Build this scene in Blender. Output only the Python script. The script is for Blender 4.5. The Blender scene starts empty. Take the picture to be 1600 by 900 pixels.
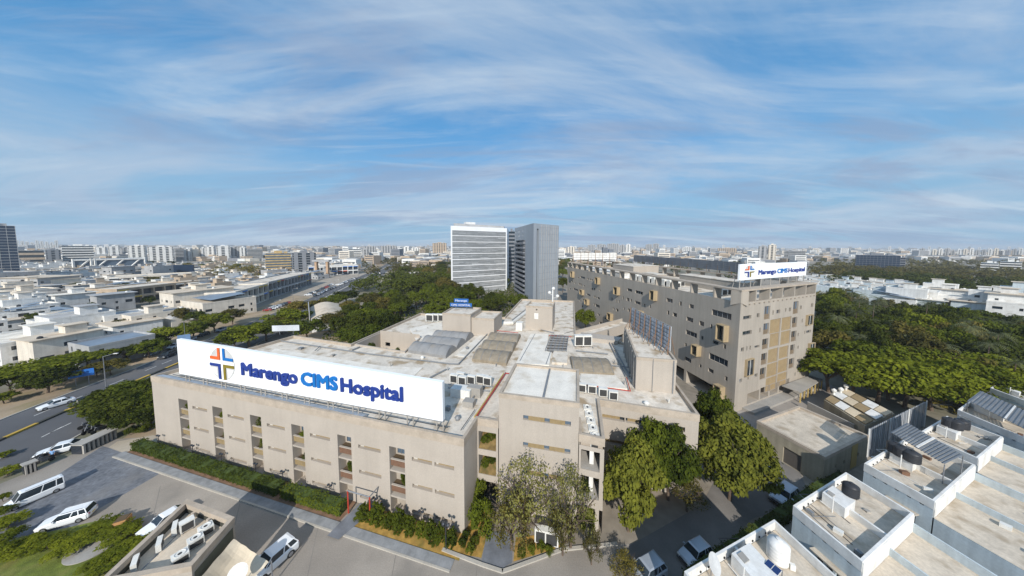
import bpy, math, random
import numpy as np
from math import radians as R, sin, cos, pi, atan, hypot
from mathutils import Matrix, Vector
from mathutils.geometry import tessellate_polygon
random.seed(7)
COL = bpy.context.scene.collection
SC = bpy.context.scene
# ------------------------------------------------------------- camera
FPX, CX, CY, CAMH = 430.0, 800.0, 415.0, 35.0        # survey of the photograph (1600 px wide)
PITCH = atan((CY - 384) / FPX); ROLL = atan(.005)
_f = Vector((0, cos(PITCH), -sin(PITCH))); _u0 = Vector((0, sin(PITCH), cos(PITCH))); _r0 = Vector((1, 0, 0))
_r = _r0 * cos(ROLL) + _u0 * sin(ROLL); _u = _u0 * cos(ROLL) - _r0 * sin(ROLL)
cam = bpy.data.cameras.new('camera'); cob = bpy.data.objects.new('camera', cam); COL.objects.link(cob)
cob.matrix_world = Matrix(((_r.x, _u.x, -_f.x, 0), (_r.y, _u.y, -_f.y, 0), (_r.z, _u.z, -_f.z, CAMH), (0, 0, 0, 1)))
cam.sensor_width = 36; cam.lens = FPX / 1600 * 36; cam.shift_y = -(450 - CY) / 1600
cam.clip_start = .5; cam.clip_end = 30000
SC.camera = cob
# ------------------------------------------------------------- light
SUN_EL, SUN_X = R(31), -.075
sd = Vector((SUN_X, -1, 0)).normalized() * cos(SUN_EL) + Vector((0, 0, sin(SUN_EL)))
sl = bpy.data.lights.new('sun', 'SUN'); sl.energy = 4.6; sl.angle = R(.5); sl.color = (1, .95, .87)
so = bpy.data.objects.new('sun', sl); COL.objects.link(so); so.rotation_euler = sd.to_track_quat('Z', 'Y').to_euler()
wd = bpy.data.worlds.new('World'); SC.world = wd; wd.use_nodes = True
nt = wd.node_tree; nt.nodes.clear(); N = nt.nodes.new; L = nt.links.new
sky = N('ShaderNodeTexSky'); sky.sky_type = 'NISHITA'; sky.sun_disc = False; sky.sun_elevation = SUN_EL
sky.sun_rotation = math.atan2(SUN_X, -1); sky.altitude = 100; sky.air_density = 1.0; sky.dust_density = .4; sky.ozone_density = 2.0
tc = N('ShaderNodeTexCoord'); sep = N('ShaderNodeSeparateXYZ'); L(tc.outputs['Generated'], sep.inputs[0])
def wm(op, a, b=None, clamp=False):
    n = N('ShaderNodeMath'); n.operation = op; n.use_clamp = clamp
    for i, v in enumerate((a, b)):
        if v is None: continue
        if isinstance(v, (int, float)): n.inputs[i].default_value = v
        else: L(v, n.inputs[i])
    return n.outputs[0]
zc = wm('MAXIMUM', sep.outputs[2], .0); zz = wm('ADD', zc, .13)      # clouds lie on a high flat layer
cmb = N('ShaderNodeCombineXYZ'); L(wm('DIVIDE', sep.outputs[0], zz), cmb.inputs[0]); L(wm('DIVIDE', sep.outputs[1], zz), cmb.inputs[1])
def cloud(scale, sx, sy, rot, lo, hi, detail, rough, off, dist=.6):
    mp = N('ShaderNodeMapping'); L(cmb.outputs[0], mp.inputs[0]); mp.inputs['Scale'].default_value = (sx, sy, 1)
    mp.inputs['Rotation'].default_value = (0, 0, R(rot)); mp.inputs['Location'].default_value = off
    n = N('ShaderNodeTexNoise'); L(mp.outputs[0], n.inputs['Vector']); n.inputs['Scale'].default_value = scale
    n.inputs['Detail'].default_value = detail; n.inputs['Roughness'].default_value = rough; n.inputs['Distortion'].default_value = dist
    mr = N('ShaderNodeMapRange'); mr.interpolation_type = 'SMOOTHSTEP'; L(n.outputs['Fac'], mr.inputs[0])
    mr.inputs[1].default_value = lo; mr.inputs[2].default_value = hi; return mr.outputs[0]
c_wisp = cloud(.62, .50, 1.35, -14, .475, .72, 10, .60, (4.6, 2.2, 0), 1.3)
c_fine = cloud(2.2, .33, 1.9, -5, .52, .76, 8, .6, (8, 2, 0), 1.0)
c_veil = cloud(.50, .7, 1.1, 10, .40, .66, 9, .62, (7.3, 1.2, 0), .9)
c_grey = cloud(.85, .42, 1.3, 6, .45, .62, 9, .62, (5.5, 9.3, 0), .9)
def mixc(fac, a, b):
    n = N('ShaderNodeMix'); n.data_type = 'RGBA'
    if isinstance(fac, float): n.inputs[0].default_value = fac
    else: L(fac, n.inputs[0])
    for i, v in ((6, a), (7, b)):
        if isinstance(v, tuple): n.inputs[i].default_value = (*v, 1)
        else: L(v, n.inputs[i])
    return n.outputs[2]
# the photograph's clear sky is a saturated azure, paler at the horizon
tint = N('ShaderNodeMix'); tint.data_type = 'RGBA'; tint.blend_type = 'MULTIPLY'; tint.inputs[0].default_value = 1
L(sky.outputs[0], tint.inputs[6]); tint.inputs[7].default_value = (.80, 1.22, 1.42, 1)
hz = N('ShaderNodeMapRange'); hz.interpolation_type = 'SMOOTHSTEP'; L(zc, hz.inputs[0]); hz.inputs[1].default_value = 0; hz.inputs[2].default_value = .42
base = mixc(.55, mixc(hz.outputs[0], (3.5, 5.5, 7.4), tint.outputs[2]), mixc(hz.outputs[0], (3.0, 5.1, 7.2), (1.15, 4.05, 8.0)))
c1 = mixc(wm('MULTIPLY', c_veil, .80), base, (4.9, 6.1, 7.7))
c2 = mixc(wm('MULTIPLY', c_grey, .60), c1, (3.1, 4.1, 6.0))
c3 = mixc(wm('MULTIPLY', c_wisp, .66), c2, (6.5, 7.6, 8.7))
c4 = mixc(wm('MULTIPLY', c_fine, .30), c3, (6.6, 7.6, 8.7))
bg = N('ShaderNodeBackground'); L(c4, bg.inputs[0]); bg.inputs[1].default_value = .095
wo = N('ShaderNodeOutputWorld'); L(bg.outputs[0], wo.inputs[0])
SC.view_settings.view_transform = 'Standard'; SC.view_settings.look = 'None'; SC.view_settings.gamma = 1; SC.view_settings.exposure = 0
SC.cycles.max_bounces = 5; SC.cycles.diffuse_bounces = 3; SC.cycles.transparent_max_bounces = 6; SC.cycles.volume_bounces = 0
SC.cycles.use_denoising = True
# ------------------------------------------------------------- survey helpers
def ray(x, y): return _f * FPX + _r * (x - CX) - _u * (y - CY)
def P(x, y, z=0.0):
    d = ray(x, y); t = (z - CAMH) / d.z; return Vector((d.x * t, d.y * t, z))
def PV(x, y, A, B):
    ux, uy = B[0] - A[0], B[1] - A[1]; l = hypot(ux, uy); ux /= l; uy /= l
    d = ray(x, y); t = (A[0] * -uy + A[1] * ux) / (d.x * -uy + d.y * ux)
    return (d.x * t - A[0]) * ux + (d.y * t - A[1]) * uy, CAMH + d.z * t
def HOR(x): return 384 + .005 * (x - 800)
def ZT(x, ytop, Y): return CAMH + (HOR(x) - ytop) * Y / FPX
# ------------------------------------------------------------- materials
MATS = {}
def mat(name, col, rough=.85, var=.12, scale=.35, stain=None, amt=.5, sscale=.15, streak=0., bump=.15, bscale=6., metal=0., spec=.3, fine=.06):
    if name in MATS: return MATS[name]
    m = bpy.data.materials.new(name); m.use_nodes = True; t = m.node_tree; b = t.nodes['Principled BSDF']; N = t.nodes.new; L = t.links.new
    g = N('ShaderNodeNewGeometry')
    def noise(sc, det, stretch=None):
        n = N('ShaderNodeTexNoise'); n.inputs['Scale'].default_value = sc; n.inputs['Detail'].default_value = det
        if stretch:
            mp = N('ShaderNodeMapping'); L(g.outputs['Position'], mp.inputs[0]); mp.inputs['Scale'].default_value = stretch; L(mp.outputs[0], n.inputs['Vector'])
        else: L(g.outputs['Position'], n.inputs['Vector'])
        return n.outputs['Fac']
    def mr(src, lo, hi, a=0., z=1.):
        n = N('ShaderNodeMapRange'); L(src, n.inputs[0]); n.inputs[1].default_value = lo; n.inputs[2].default_value = hi; n.inputs[3].default_value = a; n.inputs[4].default_value = z; return n.outputs[0]
    def scol(src, c):
        n = N('ShaderNodeVectorMath'); n.operation = 'SCALE'
        if isinstance(c, tuple): n.inputs[0].default_value = c
        else: L(c, n.inputs[0])
        L(src, n.inputs['Scale']); return n.outputs[0]
    c = scol(mr(noise(scale, 5), .3, .7, 1 - var, 1 + var), col)
    if fine: c = scol(mr(noise(bscale * .8, 3), .3, .7, 1 - fine, 1 + fine), c)
    if streak:
        c = scol(mr(noise(1.0, 6, (1.6, 1.6, .07)), .35, .7, 1, 1 - streak), c)
    if stain:
        mx = N('ShaderNodeMix'); mx.data_type = 'RGBA'; L(mr(noise(sscale, 7), .52, .68, 0, amt), mx.inputs[0]); L(c, mx.inputs[6]); mx.inputs[7].default_value = (*stain, 1); c = mx.outputs[2]
    L(c, b.inputs['Base Color']); b.inputs['Roughness'].default_value = rough; b.inputs['Metallic'].default_value = metal; b.inputs['Specular IOR Level'].default_value = spec
    if bump:
        bn = N('ShaderNodeBump'); bn.inputs['Strength'].default_value = bump; bn.inputs['Distance'].default_value = .05; L(noise(bscale, 4), bn.inputs['Height']); L(bn.outputs[0], b.inputs['Normal'])
    MATS[name] = m; return m
def leafmat(name, col, var=.45, tr=.25, hue=(1.35, 1.1, .7)):
    m = bpy.data.materials.new(name); m.use_nodes = True; t = m.node_tree; t.nodes.clear(); N = t.nodes.new; L = t.links.new
    g = N('ShaderNodeNewGeometry'); oi = N('ShaderNodeObjectInfo')
    n = N('ShaderNodeTexNoise'); n.inputs['Scale'].default_value = .7; n.inputs['Detail'].default_value = 3; L(g.outputs['Position'], n.inputs['Vector'])
    n2 = N('ShaderNodeTexWhiteNoise'); n2.noise_dimensions = '3D'
    sn = N('ShaderNodeVectorMath'); sn.operation = 'SNAP'; sn.inputs[1].default_value = (.35, .35, .35); L(g.outputs['Position'], sn.inputs[0]); L(sn.outputs[0], n2.inputs['Vector'])
    mx = N('ShaderNodeMix'); mx.data_type = 'RGBA'; mx.inputs[6].default_value = (*[c * (1 - var) for c in col], 1); mx.inputs[7].default_value = (*[min(1, c * (1 + var) * h) for c, h in zip(col, hue)], 1)
    a = N('ShaderNodeMath'); a.operation = 'MULTIPLY_ADD'; L(n2.outputs['Value'], a.inputs[0]); a.inputs[1].default_value = .28; L(n.outputs['Fac'], a.inputs[2])
    a2 = N('ShaderNodeMath'); a2.operation = 'MULTIPLY_ADD'; L(oi.outputs['Random'], a2.inputs[0]); a2.inputs[1].default_value = .55; L(a.outputs[0], a2.inputs[2])
    mr = N('ShaderNodeMapRange'); L(a2.outputs[0], mr.inputs[0]); mr.inputs[1].default_value = .50; mr.inputs[2].default_value = 1.30; L(mr.outputs[0], mx.inputs[0])
    d = N('ShaderNodeBsdfDiffuse'); L(mx.outputs[2], d.inputs[0]); tl = N('ShaderNodeBsdfTranslucent'); L(mx.outputs[2], tl.inputs[0])
    ms = N('ShaderNodeMixShader'); ms.inputs[0].default_value = tr; L(d.outputs[0], ms.inputs[1]); L(tl.outputs[0], ms.inputs[2])
    o = N('ShaderNodeOutputMaterial'); L(ms.outputs[0], o.inputs[0]); MATS[name] = m; return m
def glass(name, col=(.02, .03, .04), rough=.12):
    m = bpy.data.materials.new(name); m.use_nodes = True; b = m.node_tree.nodes['Principled BSDF']
    b.inputs['Base Color'].default_value = (*col, 1); b.inputs['Roughness'].default_value = rough; b.inputs['Specular IOR Level'].default_value = .8; MATS[name] = m; return m
M_PL = mat('beige_plaster', (.43, .38, .325), var=.05, scale=.25, streak=.06, bscale=9, stain=(.41, .36, .30), amt=.3, sscale=.2)
M_PL2 = mat('tower_plaster', (.40, .355, .30), var=.06, scale=.2, streak=.12, bscale=9)
M_RIM = mat('parapet_cement', (.42, .355, .285), var=.12, scale=.8, stain=(.30, .25, .19), amt=.4, sscale=.9)
M_ROOF = mat('roof_coating', (.64, .575, .49), var=.13, scale=.45, stain=(.33, .24, .14), amt=.85, sscale=.42, bscale=3, fine=.1)
M_ROOFW = mat('roof_white', (.74, .69, .61), var=.09, scale=.5, stain=(.50, .42, .32), amt=.6, sscale=.35, fine=.08)
M_ROOFD = mat('roof_dusty', (.60, .51, .40), var=.12, scale=.4, stain=(.40, .31, .22), amt=.6, sscale=.25)
M_OLV = mat('olive_panel', (.27, .20, .105), var=.1, scale=2)
M_BRN = mat('brown_panel', (.17, .095, .06), var=.12, scale=2)
M_TAN = mat('tan_screen', (.31, .23, .13), var=.08, scale=1, stain=(.34, .22, .1), amt=.3, sscale=.6)
M_WHT = mat('white_paint', (.76, .75, .72), var=.07, scale=.5, streak=.14, stain=(.50, .47, .42), amt=.45, sscale=.6)
M_SIGN = mat('sign_white', (.86, .88, .89), rough=.5, var=.015, fine=.01, bump=0)
M_CON = mat('concrete_grey', (.35, .33, .30), var=.15, scale=.3, stain=(.22, .2, .18), amt=.4)
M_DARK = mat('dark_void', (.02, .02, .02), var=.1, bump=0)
M_STEEL = mat('steel_grey', (.30, .31, .33), rough=.5, metal=.6, var=.15, scale=2)
M_RUST = mat('rusty_steel', (.22, .13, .08), rough=.8, var=.3, scale=2)
M_RED = mat('red_pipe', (.42, .05, .03), rough=.5, var=.15, scale=2)
M_YEL = mat('yellow_pipe', (.55, .38, .05), rough=.6, var=.1)
M_ASPH = mat('asphalt', (.105, .105, .11), var=.18, scale=.08, stain=(.17, .155, .14), amt=.7, sscale=.06, bscale=14)
M_DRIVE = mat('drive_concrete', (.30, .268, .232), var=.24, scale=.10, stain=(.20, .185, .165), amt=.8, sscale=.14, bscale=10, fine=.1)
M_SOIL = mat('dry_soil', (.34, .26, .175), var=.25, scale=.15, stain=(.22, .19, .08), amt=.7, sscale=.2, bscale=5)
M_KERB = mat('kerb_stone', (.42, .39, .34), var=.12)
M_DIRT = mat('orange_litter', (.40, .24, .06), var=.35, scale=1.2, stain=(.14, .14, .03), amt=.6, sscale=.8, bscale=12)
M_GRASS = mat('lawn', (.135, .165, .028), var=.35, scale=.9, stain=(.26, .23, .07), amt=.7, sscale=.5, bscale=20, bump=.8, fine=.25)
M_BLUE = mat('blue_paint', (.03, .17, .55), rough=.5, var=.05, bump=0)
M_NAVY = mat('letter_navy', (.018, .045, .24), rough=.4, var=.03, bump=0, fine=0)
M_CYAN = mat('letter_cyan', (.008, .15, .46), rough=.4, var=.03, bump=0, fine=0)
M_ORG = mat('logo_orange', (.72, .13, .03), rough=.4, var=.03, bump=0)
M_OLG = mat('logo_olive', (.22, .17, .02), rough=.4, var=.03, bump=0)
M_LGREY = mat('logo_grey', (.55, .55, .54), rough=.4, var=.1, scale=.8, bump=0)
M_CWHT = mat('car_white', (.78, .80, .82), rough=.25, var=.02, bump=0, fine=0, spec=.6)
M_CSIL = mat('car_silver', (.42, .46, .52), rough=.25, var=.02, bump=0, fine=0, spec=.6, metal=.3)
M_CDRK = mat('car_dark', (.03, .035, .045), rough=.25, var=.05, bump=0, fine=0, spec=.6)
M_TYRE = mat('tyre', (.02, .02, .02), var=.1, bump=0)
M_LITE = mat('lamp_lens', (.75, .75, .72), rough=.2, var=.02, bump=0)
M_TAIL = mat('tail_red', (.45, .02, .02), rough=.3, var=.02, bump=0)
M_BARK = mat('bark', (.13, .095, .07), var=.3, scale=2, bscale=10, bump=.5)
M_AC = mat('ac_casing', (.68, .67, .63), rough=.6, var=.08, scale=1)
M_GRIL = mat('ac_grille', (.05, .05, .05), rough=.6, var=.1, scale=3)
M_TANK = mat('tank_black', (.035, .036, .04), rough=.45, var=.2, scale=1)
M_SHEET = mat('sheet_grey', (.23, .24, .25), rough=.5, var=.12, scale=.6, metal=.2)
M_BLWALL = mat('pale_blue_wall', (.56, .63, .66), var=.07, scale=.5, streak=.2, stain=(.40, .44, .44), amt=.4, sscale=.5)
M_TERR = mat('terrace_floor', (.56, .485, .39), var=.13, scale=.6, stain=(.33, .26, .18), amt=.75, sscale=.5, fine=.1)
M_PAVE = mat('paver_blue', (.15, .16, .18), var=.2, scale=.5, bump=.4, stain=(.22, .215, .21), amt=.7, sscale=.2, fine=.25, bscale=3)
M_CANV = mat('canvas_cream', (.62, .54, .42), var=.08, scale=.6, stain=(.42, .33, .22), amt=.4)
M_MESH = mat('green_mesh', (.10, .10, .07), var=.1, scale=2)
GL = glass('window_glass'); GLB = glass('glass_blue', (.09, .13, .18), .2); GLN = glass('glass_navy', (.015, .03, .06), .2)
# ------------------------------------------------------------- mesh builder
W = {}
class MB:
    def __init__(s): s.v = []; s.f = []; s.m = []
    def poly(s, pts, m=0):
        i = len(s.v); s.v += [tuple(p) for p in pts]; s.f.append(tuple(range(i, i + len(pts)))); s.m.append(m); return s
    def hexa(s, b, t, m=0, bottom=True):
        i = len(s.v); n = len(b); s.v += [tuple(p) for p in b] + [tuple(p) for p in t]
        for k in range(n): j = (k + 1) % n; s.f.append((i + k, i + j, i + n + j, i + n + k)); s.m.append(m)
        s.f.append(tuple(i + n + k for k in range(n))); s.m.append(m)
        if bottom: s.f.append(tuple(i + k for k in reversed(range(n)))); s.m.append(m)
        return s
    def prism(s, p2, z0, z1, m=0, bottom=True): return s.hexa([(p[0], p[1], z0) for p in p2], [(p[0], p[1], z1) for p in p2], m, bottom)
    def box(s, cx, cy, z0, sx, sy, sz, rz=0, m=0):
        c, d = cos(rz), sin(rz)
        return s.prism([(cx + x * c - y * d, cy + x * d + y * c) for x, y in ((-sx / 2, -sy / 2), (sx / 2, -sy / 2), (sx / 2, sy / 2), (-sx / 2, sy / 2))], z0, z0 + sz, m)
    def tube(s, a, b, r, n=6, m=0, r2=None):
        a = Vector(a); b = Vector(b); d = (b - a); q = d.normalized().orthogonal().normalized(); w = d.normalized().cross(q); r2 = r if r2 is None else r2
        A = [a + (q * cos(2 * pi * k / n) + w * sin(2 * pi * k / n)) * r for k in range(n)]; B = [b + (q * cos(2 * pi * k / n) + w * sin(2 * pi * k / n)) * r2 for k in range(n)]
        return s.hexa(A, B, m)
    def lathe(s, cx, cy, prof, n=16, m=0):
        i = len(s.v)
        for r, z in prof: s.v += [(cx + r * cos(2 * pi * k / n), cy + r * sin(2 * pi * k / n), z) for k in range(n)]
        for a in range(len(prof) - 1):
            for k in range(n): j = (k + 1) % n; s.f.append((i + a * n + k, i + a * n + j, i + (a + 1) * n + j, i + (a + 1) * n + k)); s.m.append(m)
        s.f.append(tuple(i + (len(prof) - 1) * n + k for k in range(n))); s.m.append(m); s.f.append(tuple(i + k for k in reversed(range(n)))); s.m.append(m); return s
    def build(s, name, mats, parent=None, smooth=False):
        if not isinstance(mats, (list, tuple)): mats = [mats]
        v = s.v; loc = None
        if parent is not None:
            Mi = W[parent].inverted(); v = [tuple(Mi @ Vector(p)) for p in v]
        else:
            a = np.array(v); loc = ((a[:, 0].min() + a[:, 0].max()) / 2, (a[:, 1].min() + a[:, 1].max()) / 2, a[:, 2].min()); v = [tuple(p) for p in (a - loc)]
        me = bpy.data.meshes.new(name); me.from_pydata(v, [], s.f)
        for m in mats: me.materials.append(m)
        if len(mats) > 1: me.polygons.foreach_set('material_index', s.m)
        if smooth: me.polygons.foreach_set('use_smooth', [True] * len(s.f))
        me.update(); o = bpy.data.objects.new(name, me); COL.objects.link(o)
        if parent is not None: o.parent = parent; W[o] = W[parent]
        else: o.location = loc; W[o] = Matrix.Translation(loc)
        return o
def tag(o, label=None, cat=None, group=None, kind=None):
    if label: o['label'] = label
    if cat: o['category'] = cat
    if group: o['group'] = group
    if kind: o['kind'] = kind
    return o
def thing(name, label, cat, loc, rz=0, group=None, sc=None):
    o = bpy.data.objects.new(name, None); COL.objects.link(o); loc = Vector((loc[0], loc[1], loc[2] if len(loc) > 2 else 0)); o.location = loc; o.rotation_euler = (0, 0, rz)
    o.empty_display_size = .3; W[o] = Matrix.Translation(loc) @ Matrix.Rotation(rz, 4, 'Z')
    if sc: o.scale = sc
    return tag(o, label, cat, group)
KIDS = {}
def dup(root, loc, rz=0, label=None, group=None, sc=None):
    if root not in KIDS: KIDS[root] = [(c, list(c.children)) for c in root.children]
    r = root.copy(); COL.objects.link(r); r.location = loc; r.rotation_euler = (0, 0, rz)
    if sc: r.scale = sc
    if label: r['label'] = label
    if group: r['group'] = group
    for ch, gs in KIDS[root]:
        c = ch.copy(); COL.objects.link(c); c.parent = r
        for g in gs: d = g.copy(); COL.objects.link(d); d.parent = c
    return r
def seg(a, b, t): return (a[0] + (b[0] - a[0]) * t, a[1] + (b[1] - a[1]) * t)
def along(A, B):
    l = hypot(B[0] - A[0], B[1] - A[1]); u = ((B[0] - A[0]) / l, (B[1] - A[1]) / l); return l, u, (-u[1], u[0])     # n points inwards (away from camera) when A is the left end
def fp(A, B, u, z, d=0):
    l, t, n = along(A, B); return (A[0] + t[0] * u + n[0] * d, A[1] + t[1] * u + n[1] * d, z)
def wall(mb, A, B, z0, z1, ops, m=0, mr=None, dep=.5):
    """wall face from A to B (left to right seen from outside) with recessed openings ops = [(u0,u1,z0,z1,depth)]"""
    l = along(A, B)[0]; ops = [(max(.05, o[0]), min(l - .05, o[1]), max(z0, o[2]), min(z1 - .02, o[3]), o[4] if len(o) > 4 else dep) for o in ops]
    us = sorted({0, l, *[round(o[0], 3) for o in ops], *[round(o[1], 3) for o in ops]}); zs = sorted({z0, z1, *[round(o[2], 3) for o in ops], *[round(o[3], 3) for o in ops]})
    for i in range(len(us) - 1):
        k = 0
        while k < len(zs) - 1:
            uc = (us[i] + us[i + 1]) / 2
            inside = lambda zc: any(o[0] < uc < o[1] and o[2] < zc < o[3] for o in ops)
            if inside((zs[k] + zs[k + 1]) / 2): k += 1; continue
            j = k
            while j + 1 < len(zs) - 1 and not inside((zs[j + 1] + zs[j + 2]) / 2): j += 1
            mb.poly([fp(A, B, us[i], zs[k]), fp(A, B, us[i + 1], zs[k]), fp(A, B, us[i + 1], zs[j + 1]), fp(A, B, us[i], zs[j + 1])], m); k = j + 1
    for o in ops:
        a, b, c, d, e = o; r = m if mr is None else mr
        q = lambda u, z, w: fp(A, B, u, z, w)
        mb.poly([q(a, c, 0), q(a, d, 0), q(a, d, e), q(a, c, e)], r); mb.poly([q(b, d, 0), q(b, c, 0), q(b, c, e), q(b, d, e)], r)
        mb.poly([q(a, c, 0), q(a, c, e), q(b, c, e), q(b, c, 0)], r); mb.poly([q(a, d, 0), q(b, d, 0), q(b, d, e), q(a, d, e)], r)
def inset(poly, t):
    n = len(poly); out = []
    for i in range(n):
        p0, p1, p2 = poly[i - 1], poly[i], poly[(i + 1) % n]
        def nrm(a, b): l = hypot(b[0] - a[0], b[1] - a[1]); return (-(b[1] - a[1]) / l, (b[0] - a[0]) / l)
        n1, n2 = nrm(p0, p1), nrm(p1, p2); k = 1 + n1[0] * n2[0] + n1[1] * n2[1]; k = max(k, .3)
        out.append((p1[0] + (n1[0] + n2[0]) * t / k, p1[1] + (n1[1] + n2[1]) * t / k))
    return out
def rim(mb, poly, z0, z1, t=.3, m=0, mo=None, lip=0.):
    """parapet ring on a CCW polygon; lip makes it stand a little proud of the wall"""
    o = inset(poly, -lip) if lip else poly; i = inset(poly, t); n = len(poly)
    for k in range(n):
        j = (k + 1) % n
        mb.poly([(*o[k], z1), (*o[j], z1), (*i[j], z1), (*i[k], z1)], m); mb.poly([(*i[j], z0), (*i[k], z0), (*i[k], z1), (*i[j], z1)], m)
        if lip: mb.poly([(*o[k], z0), (*o[j], z0), (*o[j], z1), (*o[k], z1)], m)
def flat(name, pts, z, m, kind='structure', holes=None):
    loops = [[Vector((p[0], p[1], 0)) for p in pts]] + [[Vector((p[0], p[1], 0)) for p in h] for h in (holes or [])]
    allp = [p for l in loops for p in l]; mb = MB(); mb.v = [(p.x, p.y, z) for p in allp]
    for t in tessellate_polygon(loops):
        a, b, c = [allp[k] for k in t]
        if (b - a).cross(c - a).z < 0: t = (t[0], t[2], t[1])
        mb.f.append(tuple(t)); mb.m.append(0)
    return mb, m
def sheet(name, pts, z, m, holes=None):
    mb, m = flat(name, pts, z, m, holes=holes); o = mb.build(name, m); o['kind'] = 'structure'; return o
def pp(*pts, z=0): return [tuple(P(x, y, z)[:2]) for x, y in pts]
# ============================================================= ground and roads
M_GND = mat('city_ground', (.27, .235, .19), var=.25, scale=.02, stain=(.10, .11, .055), amt=.85, sscale=.012, bscale=1.0, fine=.15)
g = MB(); g.poly([(-9000, -60, 0), (9000, -60, 0), (9000, 16000, 0), (-9000, 16000, 0)]); tag(g.build('ground', M_GND), kind='structure')
med = [(-88, 38), (-91, 47), (-94, 59), (-98, 79), (-103, 100), (-108, 120), (-114, 145), (-124, 181), (-137, 225), (-152, 275), (-175, 355), (-214, 480), (-262, 620), (-330, 820), (-440, 1150)]
def offs(line, d):
    out = []
    for i, p in enumerate(line):
        a = line[max(0, i - 1)]; b = line[min(len(line) - 1, i + 1)]; l = hypot(b[0] - a[0], b[1] - a[1]); out.append((p[0] + (b[1] - a[1]) / l * d, p[1] - (b[0] - a[0]) / l * d))
    return out
def strip(name, line, d0, d1, z, m, h=0):
    A = offs(line, d0); B = offs(line, d1); mb = MB()
    for i in range(len(line) - 1):
        q = [(*A[i], z), (*B[i], z), (*B[i + 1], z), (*A[i + 1], z)]
        if h: mb.hexa([(x, y, z) for x, y, _ in q], [(x, y, z + h) for x, y, _ in q])
        else: mb.poly(q)
    return tag(mb.build(name, m), kind='structure')
sheet('ground_verge', offs(med, 20)[:8] + [(-60, 110), (-50, 50), (-55, 10), (-85, 10)], .004, M_SOIL)
strip('ground_verge', med, -24, -8.5, .006, M_SOIL)
strip('road', med, -8.6, 11.5, .010, M_ASPH)
# kerbed median painted in yellow and black blocks
mb = MB(); mi = 0
for i in range(7):
    a, b = med[i], med[i + 1]; l = along(a, b)[0]; n = int(l / 2.0)
    for k in range(n):
        p, q = seg(a, b, k / n), seg(a, b, (k + 1) / n); _, u, nn = along(p, q); w = .28
        mb.hexa([(p[0] - nn[0] * w, p[1] - nn[1] * w, .01), (q[0] - nn[0] * w, q[1] - nn[1] * w, .01), (q[0] + nn[0] * w, q[1] + nn[1] * w, .01), (p[0] + nn[0] * w, p[1] + nn[1] * w, .01)],
                [(p[0] - nn[0] * w, p[1] - nn[1] * w, .3), (q[0] - nn[0] * w, q[1] - nn[1] * w, .3), (q[0] + nn[0] * w, q[1] + nn[1] * w, .3), (p[0] + nn[0] * w, p[1] + nn[1] * w, .3)], (k // 2) % 2)
tag(mb.build('road_median', [mat('kerb_yellow', (.50, .33, .06), var=.2), mat('kerb_black', (.06, .06, .05), var=.2)]), kind='structure')
strip('road_median', med[7:], -.6, .6, .010, M_KERB, .18)
strip('pavement', med, 11.5, 11.8, .01, M_KERB, .14); strip('pavement', med, -8.9, -8.6, .01, M_KERB, .14)
for d in (-4.3, 5.8):
    mb = MB()
    for i in range(9):
        a, b = offs(med, d)[i], offs(med, d)[i + 1]; l, u, nn = along(a, b); k = 0
        while k < l:
            p = (a[0] + u[0] * k, a[1] + u[1] * k); q = (p[0] + u[0] * 3, p[1] + u[1] * 3); w = .07
            mb.poly([(p[0] - nn[0] * w, p[1] - nn[1] * w, .015), (p[0] + nn[0] * w, p[1] + nn[1] * w, .015), (q[0] + nn[0] * w, q[1] + nn[1] * w, .015), (q[0] - nn[0] * w, q[1] - nn[1] * w, .015)][::-1]); k += 8
    tag(mb.build('road_marking', M_WHT), kind='structure')
sheet('road', [(-330, 385), (-180, 380), (-60, 405), (60, 470), (60, 482), (-70, 419), (-180, 394), (-330, 400)], .012, M_ASPH)      # crossing road at the junction
sheet('ground_parking', [(-155, 190), (-126, 180), (-142, 240), (-172, 345), (-215, 345), (-178, 240)], .009, mat('parking_dust', (.36, .31, .25), var=.2, scale=.2))
sheet('ground_junction', [(-148, 262), (-60, 275), (-40, 392), (-178, 372)], .007, mat('junction_dust', (.37, .31, .235), var=.25, scale=.08, stain=(.16, .15, .13), amt=.7, sscale=.05))
sheet('ground_quarter', offs(med, -34)[2:11] + [(-330, 400), (-900, 420), (-500, 60), (-140, 60)], .005, mat('quarter_ground', (.17, .155, .13), var=.3, scale=.1, stain=(.08, .09, .045), amt=.7, sscale=.08))
# hospital forecourt
sheet('ground_forecourt', [(-82, 10), (-72, 47), (-62, 48), (-56, 42), (-8, 30), (12, 30), (34, 30), (60, 38), (64, 26), (50, 12)], .012, M_DRIVE)
sheet('ground_pavers', [tuple(P(x, y)[:2]) for x, y in [(0, 800), (160, 697), (170, 700), (262, 733), (155, 795), (40, 880), (-60, 900)]], .018, M_PAVE)
sheet('path', pp((183, 690), (240, 680), (262, 690), (262, 733), (170, 699)), .016, mat('path_sand', (.42, .36, .28), var=.15))
sheet('lane', [(12, 29), (26, 35), (40, 47), (48, 54), (64, 60), (60, 46), (46, 42), (42, 36), (31, 33), (22, 28), (12, 15), (6, 15)], .016, mat('lane_concrete', (.20, .185, .17), var=.2, scale=.2, stain=(.13, .12, .11), amt=.5))
mb = MB()   # expansion joints and tyre wear on the drive
for k in range(0, 9, 2):
    a = P(250 + k * 62, 700 + k * 14 + 60); b = P(215 + k * 66, 905)
    l, u, n = along(a, b); mb.poly([(a.x, a.y, .0175), (b.x, b.y, .0175), (b.x + n[0] * .07, b.y + n[1] * .07, .0175), (a.x + n[0] * .07, a.y + n[1] * .07, .0175)])
tag(mb.build('ground_joints', mat('joint_tar', (.22, .20, .18), bump=0)), kind='structure')
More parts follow.
